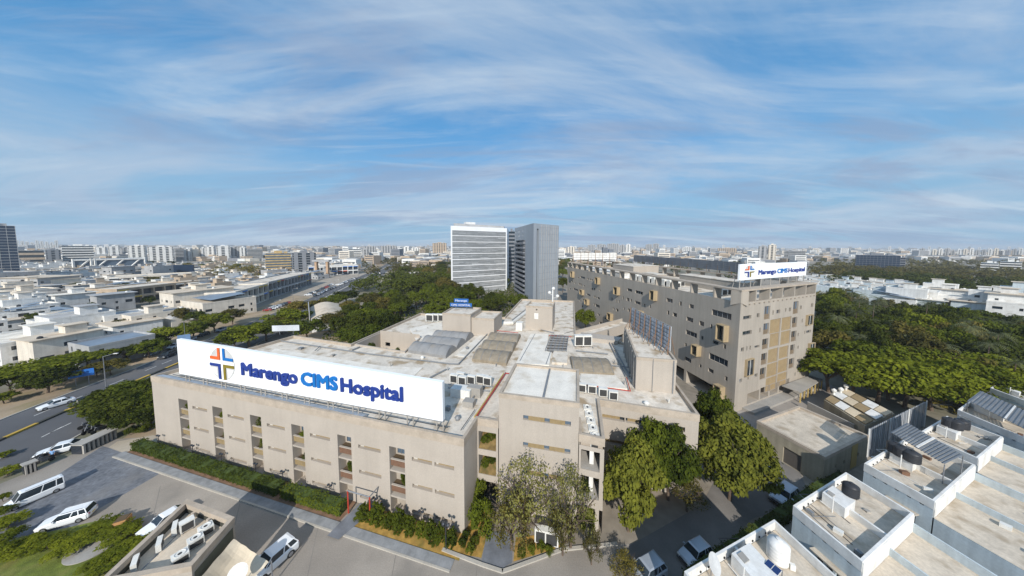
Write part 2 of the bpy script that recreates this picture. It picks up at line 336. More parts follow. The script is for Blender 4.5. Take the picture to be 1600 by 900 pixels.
# beds along the facade
A0, B0 = (-62.5, 46.2), (-5.6, 31.0)
def bed(name, u0, u1, d0, d1, z, m): return sheet(name, [fp(A0, B0, u0, 0, d0)[:2], fp(A0, B0, u1, 0, d0)[:2], fp(A0, B0, u1, 0, d1)[:2], fp(A0, B0, u0, 0, d1)[:2]], z, m)
bed('ground_bed', -1.5, 43.0, -2.8, -.02, .06, mat('bed_soil', (.22, .13, .08), var=.3, scale=1))
bed('ground_bed', 45.0, 59.5, -2.8, -.02, .06, M_DIRT)
for a, b in ((-2, 43.2), (44.9, 59)):
    mb = MB(); p = fp(A0, B0, a, 0, -3.9)[:2]; q = fp(A0, B0, b, 0, -3.9)[:2]; r = fp(A0, B0, b, 0, -2.85)[:2]; s = fp(A0, B0, a, 0, -2.85)[:2]
    mb.prism([p, q, r, s], .012, .13); tag(mb.build('pavement', mat('paving_grey', (.26, .265, .27), var=.2, scale=1)), kind='structure')
    mb = MB(); mb.prism([fp(A0, B0, a, 0, -4.1)[:2], fp(A0, B0, b, 0, -4.1)[:2], q, p], .012, .15); tag(mb.build('pavement', M_KERB), kind='structure')
sheet('ground_bed', pp((722, 838), (745, 862), (752, 872), (700, 862), (640, 840), (700, 820)), .03, M_DIRT)
sheet('ground_bed', pp((715, 830), (758, 780), (765, 820), (752, 872), (738, 868)), .034, M_DIRT)
sheet('ground_bed', pp((802, 878), (806, 840), (850, 835), (878, 855)), .03, M_DIRT)
sheet('path', pp((762, 830), (802, 832), (800, 880), (785, 888), (752, 878)), .04, mat('path_slate', (.17, .18, .20), var=.2, scale=.8))
for pts in ([(690, 862), (752, 886), (785, 897), (800, 892)], [(800, 892), (880, 862), (965, 853)]):
    mb = MB()
    for a, b in zip(pts, pts[1:]):
        a = P(*a); b = P(*b); l, u, n = along(a, b); mb.prism([(a.x, a.y), (b.x, b.y), (b.x + n[0] * .35, b.y + n[1] * .35), (a.x + n[0] * .35, a.y + n[1] * .35)], .012, .16)
    tag(mb.build('pavement', M_KERB), kind='structure')

# ============================================================= hospital, low wing complex
ZR, ZP = 11.6, 12.2
hosp = thing('hospital_building', 'sprawling low beige hospital with flat white roofs and slotted front wall', 'building', (-30, 45, 0))
out = [A0, B0, (-4.5, 35), (-1.7, 34.35), (-1.0, 37), (8.9, 35), (8.3, 31.95), (11.1, 31.1), (13.1, 39.5), (25.6, 35.9), (27.6, 44.4), (30.5, 57), (24.5, 67.5), (16.6, 70), (26, 113.6), (4.2, 117.2), (-2.3, 87), (-18.3, 86), (-30.8, 91.6), (-37.2, 62.3), (-54.9, 67.9)]
hole = [(-36.3, 62.9), (-23.4, 58.6), (-23.1, 67.8), (-34.6, 71.0)]
mb, m = flat('roof', inset(out, .3), ZR, None, holes=[hole]); mb.build('roof', M_ROOF, hosp)
mb = MB(); mb.poly([(*p, 8.0) for p in hole]); mb.build('terrace', M_ROOFD, hosp)
mb = MB()
for k in range(4):
    a, b = hole[k], hole[(k + 1) % 4]
    if k == 2: wall(mb, b, a, 8, ZP + .4, [(1.5, 3.0, 8.6, 9.6, .3)])
    else: mb.poly([(*b, 8), (*a, 8), (*a, ZR + .35), (*b, ZR + .35)])
hi = inset(hole, -.3)
for k in range(4):
    j = (k + 1) % 4; mb.poly([(*hole[k], ZR + .35), (*hole[j], ZR + .35), (*hi[j], ZR + .35), (*hi[k], ZR + .35)]); mb.poly([(*hi[k], ZR), (*hi[j], ZR), (*hi[j], ZR + .35), (*hi[k], ZR + .35)])
mb.build('terrace_wall', M_PL, hosp)
# front wall with planted slots and slit windows
SL = [6.84, 15.13, 23.5, 31.78, 40.08, 48.41]
ops = [(u, u + 2.3, .1, 9.17, 1.3) for u in SL]
slits = []
for zt in (8.42, 4.85, 1.32):
    for u in SL:
        if u > 48: slits.append((51.75, 54.6, zt - .52, zt)); slits.append((54.95, 57.6, zt - .52, zt))
        else: slits.append((u + 3.45, u + 7.0, zt - .5, zt))
    slits.append((2.3, 5.6, zt - .5, zt)) if zt < 0 else None
mb = MB(); wall(mb, A0, B0, 0, ZP - .25, ops + [(*s, .42) for s in slits])
n = len(out)
for k in range(1, n):
    a, b = out[k], out[(k + 1) % n]
    if k in (3, 4, 5, 8): continue
    if k == 2:
        wall(mb, a, b, 3.5, ZP - .25, [(.15, 2.6, 7.9, 10.4, 3.2), (.15, 2.6, 4.4, 7.1, 3.2)]); continue
    if k == 6:
        wall(mb, a, b, 3.0, ZP - 1.35, [(.25, 2.45, 7.8, 10.3, 2.6), (.25, 2.45, 4.2, 7.0, 2.6)]); continue
    mb.poly([(*a, 0), (*b, 0), (*b, ZP - .25), (*a, ZP - .25)])
I0, I1 = out[8], out[9]
iops = [(.5, 3.6, 9.35, 10.05, .5), (3.75, 6.3, 9.35, 10.05, .5), (6.5, 11.4, 9.35, 10.05, .5)] + [(.5, 11, 5.6, 6.3, .5)]
wall(mb, I0, I1, 0, ZP - .25, iops)
mb.build('wall', M_PL, hosp)
for s in slits:
    a, b, c, d = s; mb = MB(); mb.poly([fp(A0, B0, a + (.55 if b < 51 or a < 52 else .3), c, .41), fp(A0, B0, b, c, .41), fp(A0, B0, b, d, .41), fp(A0, B0, a + (.55 if b < 51 or a < 52 else .3), d, .41)]); mb.build('slit_panel', M_OLV, hosp)
for s in slits:
    a, b, c, d = s; w = .55 if b < 51 or a < 52 else .3; p = MB(); p.poly([fp(A0, B0, a, c, .405), fp(A0, B0, a + w, c, .405), fp(A0, B0, a + w, d, .405), fp(A0, B0, a, d, .405)]); p.build('window', mat('window_blind', (.55, .53, .48), rough=.4), hosp)
mb = MB(); mb2 = MB(); mb3 = MB()
def slotfill(u, brown):
    q = lambda a, b, c, d, z0, z1, m, mbb: mbb.hexa([fp(A0, B0, a, z0, c), fp(A0, B0, b, z0, c), fp(A0, B0, b, z0, d), fp(A0, B0, a, z0, d)], [fp(A0, B0, a, z1, c), fp(A0, B0, b, z1, c), fp(A0, B0, b, z1, d), fp(A0, B0, a, z1, d)])
    for z in (7.25, 3.7):
        p = MB(); q(u + .02, u + 2.28, .25, .33, z - .85, z, 0, p); p.build('planter_panel', M_BRN if brown else M_OLV, hosp)
        for a_, z0_, z1_, d0_, d1_, nm_, m_ in ((0, z, z + .09, .18, .42, 'planter_ledge', M_PL), (0, z - 1.5, z - 1.28, .05, 1.28, 'slot_floor', M_PL), (0, z - .85, z - .1, .335, 1.28, 'planter_soil', mat('planter_earth', (.10, .07, .04)))):
            p = MB(); q(u + .02, u + 2.28, d0_, d1_, z0_, z1_, 0, p); p.build(nm_, m_, hosp)
    for z in (8.9, 5.0, 1.9):
        pass
    p = MB(); p.poly([fp(A0, B0, u + .3, 7.4, 1.28), fp(A0, B0, u + 2.1, 7.4, 1.28), fp(A0, B0, u + 2.1, 9.0, 1.28), fp(A0, B0, u + .3, 9.0, 1.28)]); w = p.build('window', GLB, hosp)
    p = MB()
    for x in (.3, .9, 1.5, 2.06): q(u + x, u + x + .06, 1.2, 1.27, 7.4, 9.0, 0, p)
    p.build('frame', M_STEEL, w)
for i, u in enumerate(SL): slotfill(u, i >= 4)
for u in SL: mb = MB(); mb.poly([fp(A0, B0, u, .1, 1.29), fp(A0, B0, u + 2.3, .1, 1.29), fp(A0, B0, u + 2.3, 9.17, 1.29), fp(A0, B0, u, 9.17, 1.29)]); mb.build('slot_back', M_PL2, hosp)
for o in iops: mb = MB(); mb.poly([fp(I0, I1, o[0], o[2], .49), fp(I0, I1, o[1], o[2], .49), fp(I0, I1, o[1], o[3], .49), fp(I0, I1, o[0], o[3], .49)]); mb.build('slit_panel', M_OLV, hosp)
for u in (3.0, 5.6, 8.2, 10.2):
    p = MB(); p.poly([fp(I0, I1, u, 9.36, .48), fp(I0, I1, u + 1.05, 9.36, .48), fp(I0, I1, u + 1.05, 10.04, .48), fp(I0, I1, u, 10.04, .48)]); p.build('window', GL, hosp)
mb = MB(); rim(mb, out, ZR - .4, ZP, .32, lip=.05); mb.build('parapet', M_RIM, hosp)
# metal flashing behind the front parapet
mb = MB(); mb.hexa([fp(A0, B0, .5, ZR, .35), fp(A0, B0, 44, ZR, .35), fp(A0, B0, 44, ZR, 1.15), fp(A0, B0, .5, ZR, 1.15)], [fp(A0, B0, .5, ZP - .05, .36), fp(A0, B0, 44, ZP - .05, .36), fp(A0, B0, 44, ZP - .2, 1.15), fp(A0, B0, .5, ZP - .2, 1.15)])
mb.build('flashing', mat('zinc_flashing', (.55, .57, .60), rough=.4, metal=.4, var=.15, scale=1), hosp)
# pavilion block
GZ = 16.0; G = [(-1.6, 34.3), (8.25, 32.1), (10.4, 41.3), (.6, 43.5)]
gops = []
for zt in (13.5, 9.9, 6.2): gops += [(3.2, 9.15, zt - .62, zt, .35)]
mb = MB(); wall(mb, G[0], G[1], 0, GZ - .3, gops)
for k in (1, 2, 3): a, b = G[k], G[(k + 1) % 4]; mb.poly([(*a, 0), (*b, 0), (*b, GZ - .3), (*a, GZ - .3)])
gl_, gu_, gn_ = along(G[0], G[1])
mb.build('pavilion_wall', M_PL, hosp)
for zt in (13.5, 9.9, 6.2):
    mb = MB()
    for a, b in ((3.85, 5.9), (6.55, 8.45)): mb.hexa([fp(G[0], G[1], a, zt - .62, .1), fp(G[0], G[1], b, zt - .62, .1), fp(G[0], G[1], b, zt - .62, .34), fp(G[0], G[1], a, zt - .62, .34)], [fp(G[0], G[1], a, zt - .02, .1), fp(G[0], G[1], b, zt - .02, .1), fp(G[0], G[1], b, zt - .02, .34), fp(G[0], G[1], a, zt - .02, .34)])
    mb.build('slit_panels', M_OLV, hosp)
    for a, b in ((3.2, 3.85), (5.9, 6.55), (8.45, 9.15)): p = MB(); p.poly([fp(G[0], G[1], a, zt - .6, .33), fp(G[0], G[1], b, zt - .6, .33), fp(G[0], G[1], b, zt, .33), fp(G[0], G[1], a, zt, .33)]); p.build('window', GLB, hosp)
mb = MB(); mb.poly([(*p, GZ - .35) for p in inset(G, .3)]); mb.build('pavilion_roof', M_ROOFW, hosp)
mb = MB(); rim(mb, G, GZ - .6, GZ, .33, lip=.05); mb.build('parapet', M_RIM, hosp)
mb = MB(); a = seg(inset(G, .34)[0], inset(G, .34)[1], .55); b = seg(inset(G, .34)[3], inset(G, .34)[2], .55); l, u, nn = along(a, b); mb.prism([a, (a[0] - nn[0] * .28, a[1] - nn[1] * .28), (b[0] - nn[0] * .28, b[1] - nn[1] * .28), b], GZ - .35, GZ - .18); mb.build('roof_gutter', M_SHEET, hosp)
# gallery with air conditioning gully between the pavilion and right wing
mb = MB(); ga = [(8.3, 31.95), (11.1, 31.1), (13.1, 39.5), (10.2, 40.3)]; rim(mb, ga, 10.4, ZP - .9, .18); mb.build('parapet', M_RIM, hosp)
mb = MB(); mb.poly([(*p, ZR - 1.1) for p in ga]); mb.build('gully_floor', M_ROOFW, hosp)
# garden ledges in the openings
for k, (zf) in ((2, 7.95), (2, 4.45), (6, 7.85), (6, 4.25)):
    a, b = out[k], out[k + 1]; mb = MB(); mb.poly([fp(a, b, .15, zf, .05), fp(a, b, 2.5, zf, .05), fp(a, b, 2.5, zf + (1.7 if k == 2 else 0), 3.1), fp(a, b, .15, zf + (1.7 if k == 2 else 0), 3.1)]); mb.build('planted_ledge' if k == 2 else 'gallery_floor', mat('ledge_planting', (.19, .13, .05), var=.4, scale=1.5, stain=(.07, .09, .02), amt=.8, sscale=1.2) if k == 2 else M_CON, hosp)
    if k == 6: mb = MB(); c = fp(a, b, 1.5, 0, 1.3); mb.box(c[0], c[1], zf, .5, .5, 2.3, -.25); mb.build('gallery_window', M_WHT, hosp)
p = MB(); c = P(932, 790, 0); c = fp(out[6], out[7], 2.3, 0, .3)
p.box(c[0], c[1], 0, .45, .45, 3.1, -.25); p.build('column', M_PL, hosp)
# lift and stair blocks on the roofs
def rblock(name, pts, z0, z1, roofm=M_ROOF, wm_=M_PL, openings=None, par=.35):
    mb = MB(); n = len(pts)
    for k in range(n):
        a, b = pts[k], pts[(k + 1) % n]
        if openings and k in openings: wall(mb, a, b, z0, z1 - .2, openings[k])
        else: mb.poly([(*a, z0), (*b, z0), (*b, z1 - .2), (*a, z1 - .2)])
    w = mb.build(name, wm_, hosp); mb = MB(); rim(mb, pts, z1 - .45, z1, .25, lip=.04); mb.build('coping', M_RIM, w); mb = MB(); mb.poly([(*p, z1 - par) for p in inset(pts, .25)]); mb.build('block_roof', roofm, w); return w
rblock('stair_block', [(-18.6, 72.6), (-10.8, 70.8), (-8.9, 79), (-17.2, 81)], ZR, 17.0)
rblock('stair_block', [(-10.7, 71.6), (-4.6, 70.4), (-2.8, 78.6), (-8.8, 79.5)], ZR, 16.0)
w = rblock('lift_block', [(3.9, 76.2), (11.2, 74.5), (13.0, 81.6), (5.8, 83.2)], ZR, 18.3, openings={0: [(2.4, 3.6, 14.6, 16.4, .2), (2.9, 3.3, 17.1, 17.45, .2)]})
p = MB(); p.poly([fp((3.9, 76.2), (11.2, 74.5), 2.4, 14.6, .19), fp((3.9, 76.2), (11.2, 74.5), 3.6, 14.6, .19), fp((3.9, 76.2), (11.2, 74.5), 3.6, 16.4, .19), fp((3.9, 76.2), (11.2, 74.5), 2.4, 16.4, .19)]); p.build('door', M_AC, w)
J = [(20.3, 43.5), (26.1, 42.3), (30.6, 58), (25.2, 60.2)]
rblock('plant_block', J, ZR, 17.1, roofm=M_ROOF)
mb = MB()
for k in range(7):
    a = seg(J[3], J[0], (k + .5) / 7); mb.box(a[0] - .1, a[1], ZR, .3, .5, 5.2, -.3)
mb.build('plant_block_fins', M_CON, hosp)
mb = MB()
for t in (.42, .93): a = seg(J[0], J[1], t); mb.tube((a[0], a[1] - .06, ZR), (a[0], a[1] - .06, 17), .05 if t < .5 else .1)
mb.build('downpipe', M_SHEET, hosp)
# raised roof slabs, vaults and gutters
def slab(pts, z, h, m, name='roof_slab'): mb = MB(); mb.prism(pts, z, z + h); return mb.build(name, m, hosp)
slab(pp((829, 521), (857, 521), (854, 548), (862, 550), (858, 570), (806, 567), z=12), ZR, .35, M_ROOFW)
slab(pp((865, 548), (888, 549), (886, 567), (862, 566), z=12), ZR, .4, M_ROOF)
slab(pp((907, 582), (962, 585), (980, 606), (906, 600), z=12), ZR, .25, M_ROOFW)
slab(pp((430, 543), (600, 570), (660, 572), (640, 592), (560, 590), (405, 556), z=12), ZR, .12, M_ROOFW)
slab(pp((905, 527), (965, 534), (972, 528), (908, 520), z=12.3), ZR, .9, M_PL)
slab(pp((640, 512), (690, 500), (692, 517), (650, 530), z=12), ZR, .10, M_ROOFW)
slab([(-4, 57), (1.5, 54.5), (4, 69), (-3.6, 71.5)][::1] if False else [(-12, 57), (-9.3, 56.2), (-5.9, 69.6), (-8.4, 70)], ZR, .06, M_ROOFW)
def vaults(c, nseg, m, h):
    """c = near-left, near-right, far-right, far-left corners; each vault arches between the two side edges"""
    for i in range(nseg):
        t0, t1 = i / nseg, (i + .97) / nseg; a, b, d, e = seg(c[1], c[2], t0), seg(c[1], c[2], t1), seg(c[0], c[3], t1), seg(c[0], c[3], t0); mb = MB(); K = 12; top = []
        for k in range(K + 1):      # barrel runs from side to side, arch spans front to back
            t = k / K; z = ZR + .3 + h * sin(pi * (.05 + .9 * t)) ** .8; p = seg(a, b, t); q = seg(e, d, t); top.append(((*p, z), (*q, z)))
        for k in range(K):
            mb.poly([top[k][0], top[k + 1][0], top[k + 1][1], top[k][1]])
            mb.poly([(*top[k][0][:2], ZR), (*top[k + 1][0][:2], ZR), top[k + 1][0], top[k][0]]); mb.poly([(*top[k + 1][1][:2], ZR), (*top[k][1][:2], ZR), top[k][1], top[k + 1][1]])
        mb.poly([(*top[0][1][:2], ZR), (*top[0][0][:2], ZR), *top[0]]); mb.poly([(*top[-1][0][:2], ZR), (*top[-1][1][:2], ZR), top[-1][1], top[-1][0]])
        v = mb.build('vault_roof', m, hosp); mb = MB()
        for t in (.03, .25, .5, .75, .97):
            for k in range(K): p, q = Vector(top[k][0]).lerp(Vector(top[k][1]), t), Vector(top[k + 1][0]).lerp(Vector(top[k + 1][1]), t); s_ = Vector((.08, 0, 0)); up_ = Vector((0, 0, .05)); mb.hexa([p, p + s_, q + s_, q], [p + up_, p + s_ + up_, q + s_ + up_, q + up_])
        mb.build('vault_rib', M_SHEET, v)
M_VG = mat('vault_sheet_grey', (.25, .25, .25), rough=.55, var=.12, scale=.7, stain=(.30, .25, .19), amt=.6, sscale=.3)
M_VB = mat('vault_sheet_brown', (.30, .25, .185), rough=.6, var=.15, scale=1, streak=.2)
vaults([(-22.6, 58.6), (-13.6, 55.4), (-9.8, 69.5), (-18.6, 71)], 3, M_VG, 1.5)
vaults([(-8.0, 54.2), (-1.0, 52.2), (2.4, 69.5), (-5.0, 71)], 3, M_VB, 1.1)
mb = MB(); K = 10; a, b, c, d = [P(x, y, 12) for x, y in ((902, 578), (966, 583), (962, 563), (900, 557))]
vaults([(11.3, 48.8), (18.6, 48.2), (19.2, 55), (12.2, 56)], 1, M_VB, 1.0)
# pipe runs on the roof
def pipes(name, pts, r, m, z=None, par=hosp):
    mb = MB(); q = [Vector(p) if len(p) == 3 else Vector((*P(p[0], p[1], z or 12.0)[:2], z or 12.0)) for p in pts]
    for a, b in zip(q, q[1:]): mb.tube(a, b, r)
    return mb.build(name, m, par)
pipes('red_pipe', [(745, 650), (790, 583), (810, 585)], .10, M_RED, 12.1)
pipes('red_pipe', [(858, 524), (893, 526)], .09, M_RED); pipes('red_pipe', [(905, 600), (985, 611), (979, 590)], .08, M_RED)
pipes('red_pipe', [(763, 515), (810, 520)], .08, M_RED); pipes('yellow_pipe', [(741, 652), (787, 583)], .07, M_YEL, 12.15)
for pts in ([(435, 532), (577, 553), (700, 568), (716, 569)], [(716, 569), (765, 518)], [(562, 542), (550, 547)], [(900, 548), (950, 553)], [(860, 550), (853, 570)], [(672, 590), (697, 577)], [(725, 620), (745, 602)], [(738, 622), (757, 604)], [(952, 535), (978, 588)], [(956, 535), (984, 588)], [(812, 565), (836, 522)]):
    pipes('roof_pipe', pts, .14, M_SHEET, 11.85)
pipes('duct', [(787, 505), (800, 505), (823, 487)], .5, M_AC, 12.0)
# courtyard plant frame
mb = MB(); c = [P(x, y, 11.8) for x, y in ((852, 550), (885, 551), (888, 528), (861, 526))]
for t in np.linspace(0, 1, 7):
    a = c[0].lerp(c[3], t); b = c[1].lerp(c[2], t); mb.tube(a + Vector((0, 0, .5)), b + Vector((0, 0, .5)), .1)
for t in np.linspace(0, 1, 6):
    a = c[0].lerp(c[1], t); b = c[3].lerp(c[2], t); mb.tube(a + Vector((0, 0, .5)), b + Vector((0, 0, .5)), .08); mb.tube(a, a + Vector((0, 0, .5)), .07); mb.tube(b, b + Vector((0, 0, .5)), .07)
mb.build('pipe_frame', M_SHEET, hosp)
mb = MB(); mb.poly([(p.x, p.y, 11.62) for p in c]); mb.build('plant_well', mat('grimy_floor', (.25, .22, .19), var=.4, scale=.8), hosp)
for x, y in ((705, 607), (718, 606)): pass

# ============================================================= tall hospital block on the right
C0, C1, CF = (47.0, 55.8), (76.2, 68.3), (30.9, 152.3)       # near corner, end-facade far corner, long-facade far corner
CB = (C1[0] + CF[0] - C0[0], C1[1] + CF[1] - C0[1])
TW, TS = 23.5, 26.2
tow = thing('hospital_tower', 'seven-storey beige hospital block with boxed windows and open roof frame', 'building', (*C0, 0))
def facade_rects(rects, ox, oy, sc, A, B):
    out = []
    s0 = lambda u, z: None
    for x0, y0, x1, y1 in rects:
        X0, Y0, X1, Y1 = ox + x0 / sc, oy + y0 / sc, ox + x1 / sc, oy + y1 / sc; xm, ym = (X0 + X1) / 2, (Y0 + Y1) / 2
        u0, za = PV(X0, ym, A, B); u1, zb = PV(X1, ym, A, B); um, zm = PV(xm, ym, A, B)
        slope = abs((zb - za) / (X1 - X0)) if X1 > X0 else 0       # metres of z drift per px when going level in the picture
        _, zt = PV(xm, Y0, A, B); _, zl = PV(xm, Y1, A, B); h = (zt - zl) - .6 * slope * (X1 - X0); h = max(h, .55); out.append((u0, u1, zm - h / 2, zm + h / 2))
    return out
LW4 = [(408,362,415,376),(427,366,456,384),(470,376,478,390),(487,382,495,398),(497,384,504,398),(357,398,364,410),(372,392,380,404),(390,404,396,416),(418,408,428,424),(430,412,438,428),(446,420,453,432),(360,440,368,452),(384,440,412,460),(545,448,552,462),(512,440,520,456),(466,474,490,492),(496,438,504,454),(720,442,750,464),(770,455,818,482),(622,500,628,518),(650,510,655,528),(666,515,672,534),(692,492,698,512),(716,500,732,524),(740,508,748,528),(768,520,803,545),(826,538,833,558),(860,545,868,565),(966,503,1004,533),(1047,523,1060,552),(1108,540,1136,570),(1248,577,1372,635),(632,562,640,580),(650,568,664,590),(697,560,703,578),(724,568,736,590),(765,585,782,606),(970,580,982,608),(1005,593,1030,622),(1090,620,1132,655),(1170,645,1200,680),(1240,665,1252,695),(1085,703,1156,750),(1182,738,1196,765),(1255,766,1290,797),(1322,790,1337,822),(1080,783,1092,808),(512,488,518,502),(520,492,526,506),(532,496,548,512),(510,536,516,550),(520,540,548,566),(422,545,445,562),(420,512,426,524),(440,508,448,520),(462,528,470,542),(536,598,548,616),(500,580,508,594),(412,372,418,382)]
LWB = [(1310,412,1430,485),(1160,430,1200,468),(1155,512,1222,562),(1305,500,1340,535),(1410,550,1427,583),(1247,560,1262,585),(1320,600,1335,625),(1250,475,1264,500)]
OR4 = [(375,335,393,375),(530,372,555,418),(432,448,455,485),(463,506,487,548),(646,430,680,485),(875,452,915,520),(605,592,637,645),(790,577,830,655),(1290,660,1368,778),(1136,788,1192,868)]
ORB = [(1355,595,1422,695)]
fix = lambda L_: [(-b, -a, c, d) for a, b, c, d in L_]
LA, LB_ = CF, C0
LL = along(CF, C0)[0]
lw = facade_rects(LW4, 800, 340, 4, LA, LB_) + facade_rects(LWB, 780, 450, 4, LA, LB_)
orl = facade_rects(OR4, 800, 340, 4, LA, LB_) + facade_rects(ORB, 780, 450, 4, LA, LB_)
lw += [(20 + 9.3 * k + (k * 37 % 5), 21.2 + 9.3 * k + (k * 37 % 5) + (k % 3) * .7, z, z + .9) for k in range(6) for z in (2.6, 5.4)]
lw = [o for o in lw if not any(o[0] < q[1] + .1 and o[1] > q[0] - .1 and o[2] < q[3] and o[3] > q[2] for q in orl)]
ground_ops = [(u, u + 8.2, .1, 3.3, 5.0) for u in (38, 47.5, 57, 66.5, 76, 85)]
lw = [o for o in lw if o[2] > 3.4]
for o in list(lw):
    for p in lw:
        if p is not o and o in lw and o[0] < p[1] and o[1] > p[0] and o[2] < p[3] and o[3] > p[2]: lw.remove(o)
mb = MB(); wall(mb, LA, LB_, 0, TW, [(*o, .3) for o in lw] + ground_ops)
E1 = [(235,545,328,595),(395,520,425,570),(482,435,548,595),(577,487,592,540),(625,478,668,525),(725,460,740,505),(770,453,795,500),(820,380,880,530),(900,430,922,475),(1030,405,1055,450),(228,720,335,780),(423,690,438,745),(470,635,535,770),(808,565,865,690),(920,585,932,630),(950,725,962,765),(975,715,1028,755),(872,750,885,793),(457,815,525,945),(797,725,855,855),(785,885,835,1005)]
E2 = [(210,20,245,72),(270,8,284,60),(308,0,325,50),(368,0,425,22),(445,85,510,230),(430,255,495,400),(420,425,485,565),(770,145,828,270),(760,300,815,430),(360,160,370,205),(285,360,300,400),(190,385,222,435),(368,325,400,370),(335,510,362,555),(178,552,255,605),(865,155,892,195),(835,315,848,355),(938,115,1002,160),(910,265,990,310),(870,0,885,40)]
PN1 = [(548,583,670,760),(685,560,795,725),(545,750,655,918),(675,722,785,890)]
PN2 = [(525,28,640,205),(655,0,762,155),(510,195,632,370),(642,150,755,320),(497,357,620,540),(632,310,745,480)]
OE1 = [(958,532,1035,660)]; OE2 = [(242,145,345,355), (985,-40,1060,50)]
ew = facade_rects(E1, 1130, 420, 7.5, C0, C1) + facade_rects(E2, 1130, 540, 7.5, C0, C1)
pn = facade_rects(PN1, 1130, 420, 7.5, C0, C1) + facade_rects(PN2, 1130, 540, 7.5, C0, C1)
oe = facade_rects(OE1, 1130, 420, 7.5, C0, C1) + facade_rects(OE2, 1130, 540, 7.5, C0, C1)
eg = [(4.6, 9.2, .8, 3.2, 2.5), (9.7, 13.0, .8, 3.4, 3), (13.6, 17, .8, 3.4, 3), (17.6, 22, .8, 3.4, 3)]
wall(mb, C0, C1, 0, TW, [(*o, .35) for o in ew if o[2] > 3.3] + [(*o, .22) for o in pn] + eg)
for a, b in ((C1, CB), (CB, CF)): mb.poly([(*a, 0), (*b, 0), (*b, TW), (*a, TW)])
mb.build('wall', M_PL2, tow)
def pane(A, B, o, d, m, name='window', par=None, bars=True):
    a, b, c, e = o[:4]; p = MB(); p.poly([fp(A, B, a, c, d), fp(A, B, b, c, d), fp(A, B, b, e, d), fp(A, B, a, e, d)]); w = p.build(name, m, par); return w
for o in lw:
    w = pane(LA, LB_, o, .28, GL, par=tow)
    if o[1] - o[0] > 1.6:
        p = MB(); k = 1.2
        while k < o[1] - o[0] - .3: p.hexa([fp(LA, LB_, o[0] + k, o[2], .2), fp(LA, LB_, o[0] + k + .08, o[2], .2), fp(LA, LB_, o[0] + k + .08, o[2], .27), fp(LA, LB_, o[0] + k, o[2], .27)], [fp(LA, LB_, o[0] + k, o[3], .2), fp(LA, LB_, o[0] + k + .08, o[3], .2), fp(LA, LB_, o[0] + k + .08, o[3], .27), fp(LA, LB_, o[0] + k, o[3], .27)]); k += 1.2
        if p.v: p.build('frame', M_STEEL, w)
for i, o in enumerate(ew):
    if o[2] <= 3.3: continue
    w = pane(C0, C1, o, .33, GLB if i % 5 == 2 else GL, par=tow)
    if o[1] - o[0] > 1.3 or o[3] - o[2] > 2:
        p = MB(); q = lambda u0, u1, z0, z1: p.hexa([fp(C0, C1, u0, z0, .2), fp(C0, C1, u1, z0, .2), fp(C0, C1, u1, z0, .3), fp(C0, C1, u0, z0, .3)], [fp(C0, C1, u0, z1, .2), fp(C0, C1, u1, z1, .2), fp(C0, C1, u1, z1, .3), fp(C0, C1, u0, z1, .3)])
        if o[3] - o[2] > 1.6: q(o[0], o[1], o[2], o[2] + (o[3] - o[2]) * .38); 
        q((o[0] + o[1]) / 2 - .04, (o[0] + o[1]) / 2 + .04, o[2], o[3]); p.build('frame', mat('rail_brown', (.20, .15, .10), var=.1) if o[3] - o[2] > 1.6 else M_STEEL, w)
for o in pn: pane(C0, C1, o, .2, M_TAN, 'screen_panel', tow)
for o in eg[1:]:
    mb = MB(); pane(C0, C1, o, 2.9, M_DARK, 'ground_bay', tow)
pane(C0, C1, eg[0], 2.4, GL, 'ground_window', tow)
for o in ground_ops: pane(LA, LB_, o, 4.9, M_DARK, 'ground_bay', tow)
M_ORI = mat('oriel_ochre', (.40, .31, .19), var=.1, streak=.15)
def oriel(A, B, o, pr=1.15):
    a, b, c, d = o; q = lambda u, z, w: fp(A, B, u, z, w); p = MB(); t = .14
    for u0, u1, z0, z1 in ((a, b, d - t, d), (a, b, c, c + t), (a, a + t, c + t, d - t), (b - t, b, c + t, d - t)):
        p.hexa([q(u0, z0, -pr), q(u1, z0, -pr), q(u1, z0, -.003), q(u0, z0, -.003)], [q(u0, z1, -pr), q(u1, z1, -pr), q(u1, z1, -.003), q(u0, z1, -.003)])
    w = p.build('boxed_window', M_ORI, tow); p = MB(); p.poly([q(a + t, c + t, -.3), q(b - t, c + t, -.3), q(b - t, d - t, -.3), q(a + t, d - t, -.3)]); p.build('pane', GL, w)
    p = MB(); m_ = (a + b) / 2; p.hexa([q(m_ - .05, c + t, -.36), q(m_ + .05, c + t, -.36), q(m_ + .05, c + t, -.31), q(m_ - .05, c + t, -.31)], [q(m_ - .05, d - t, -.36), q(m_ + .05, d - t, -.36), q(m_ + .05, d - t, -.31), q(m_ - .05, d - t, -.31)]); p.build('mullion', M_WHT, w)
for o in orl:
    cu = (o[0] + o[1]) / 2; hw = max(.9, min(1.5, (o[1] - o[0]) / 2 * .7)); oriel(LA, LB_, (cu - hw, cu + hw, o[2], o[3]), 1.3)
for o in oe: cu = (o[0] + o[1]) / 2; hw = min(1.35, (o[1] - o[0]) / 2); oriel(C0, C1, (cu - hw, cu + hw, o[2], o[3]), .45)
TP = [C0, C1, CB, CF]
mb = MB(); mb.poly([(*p, TW - .9) for p in TP]); mb.build('roof', M_ROOF, tow)
mb = MB(); rim(mb, TP, TW - .9, TW + .02, .25); mb.build('parapet', M_RIM, tow)
mb = MB(); rim(mb, TP, TS - .35, TS, 2.2, lip=.1)
i2 = inset(TP, 2.2); o2 = inset(TP, -.1)
for k in range(4): j = (k + 1) % 4; mb.poly([(*o2[j], TS - .35), (*o2[k], TS - .35), (*i2[k], TS - .35), (*i2[j], TS - .35)])
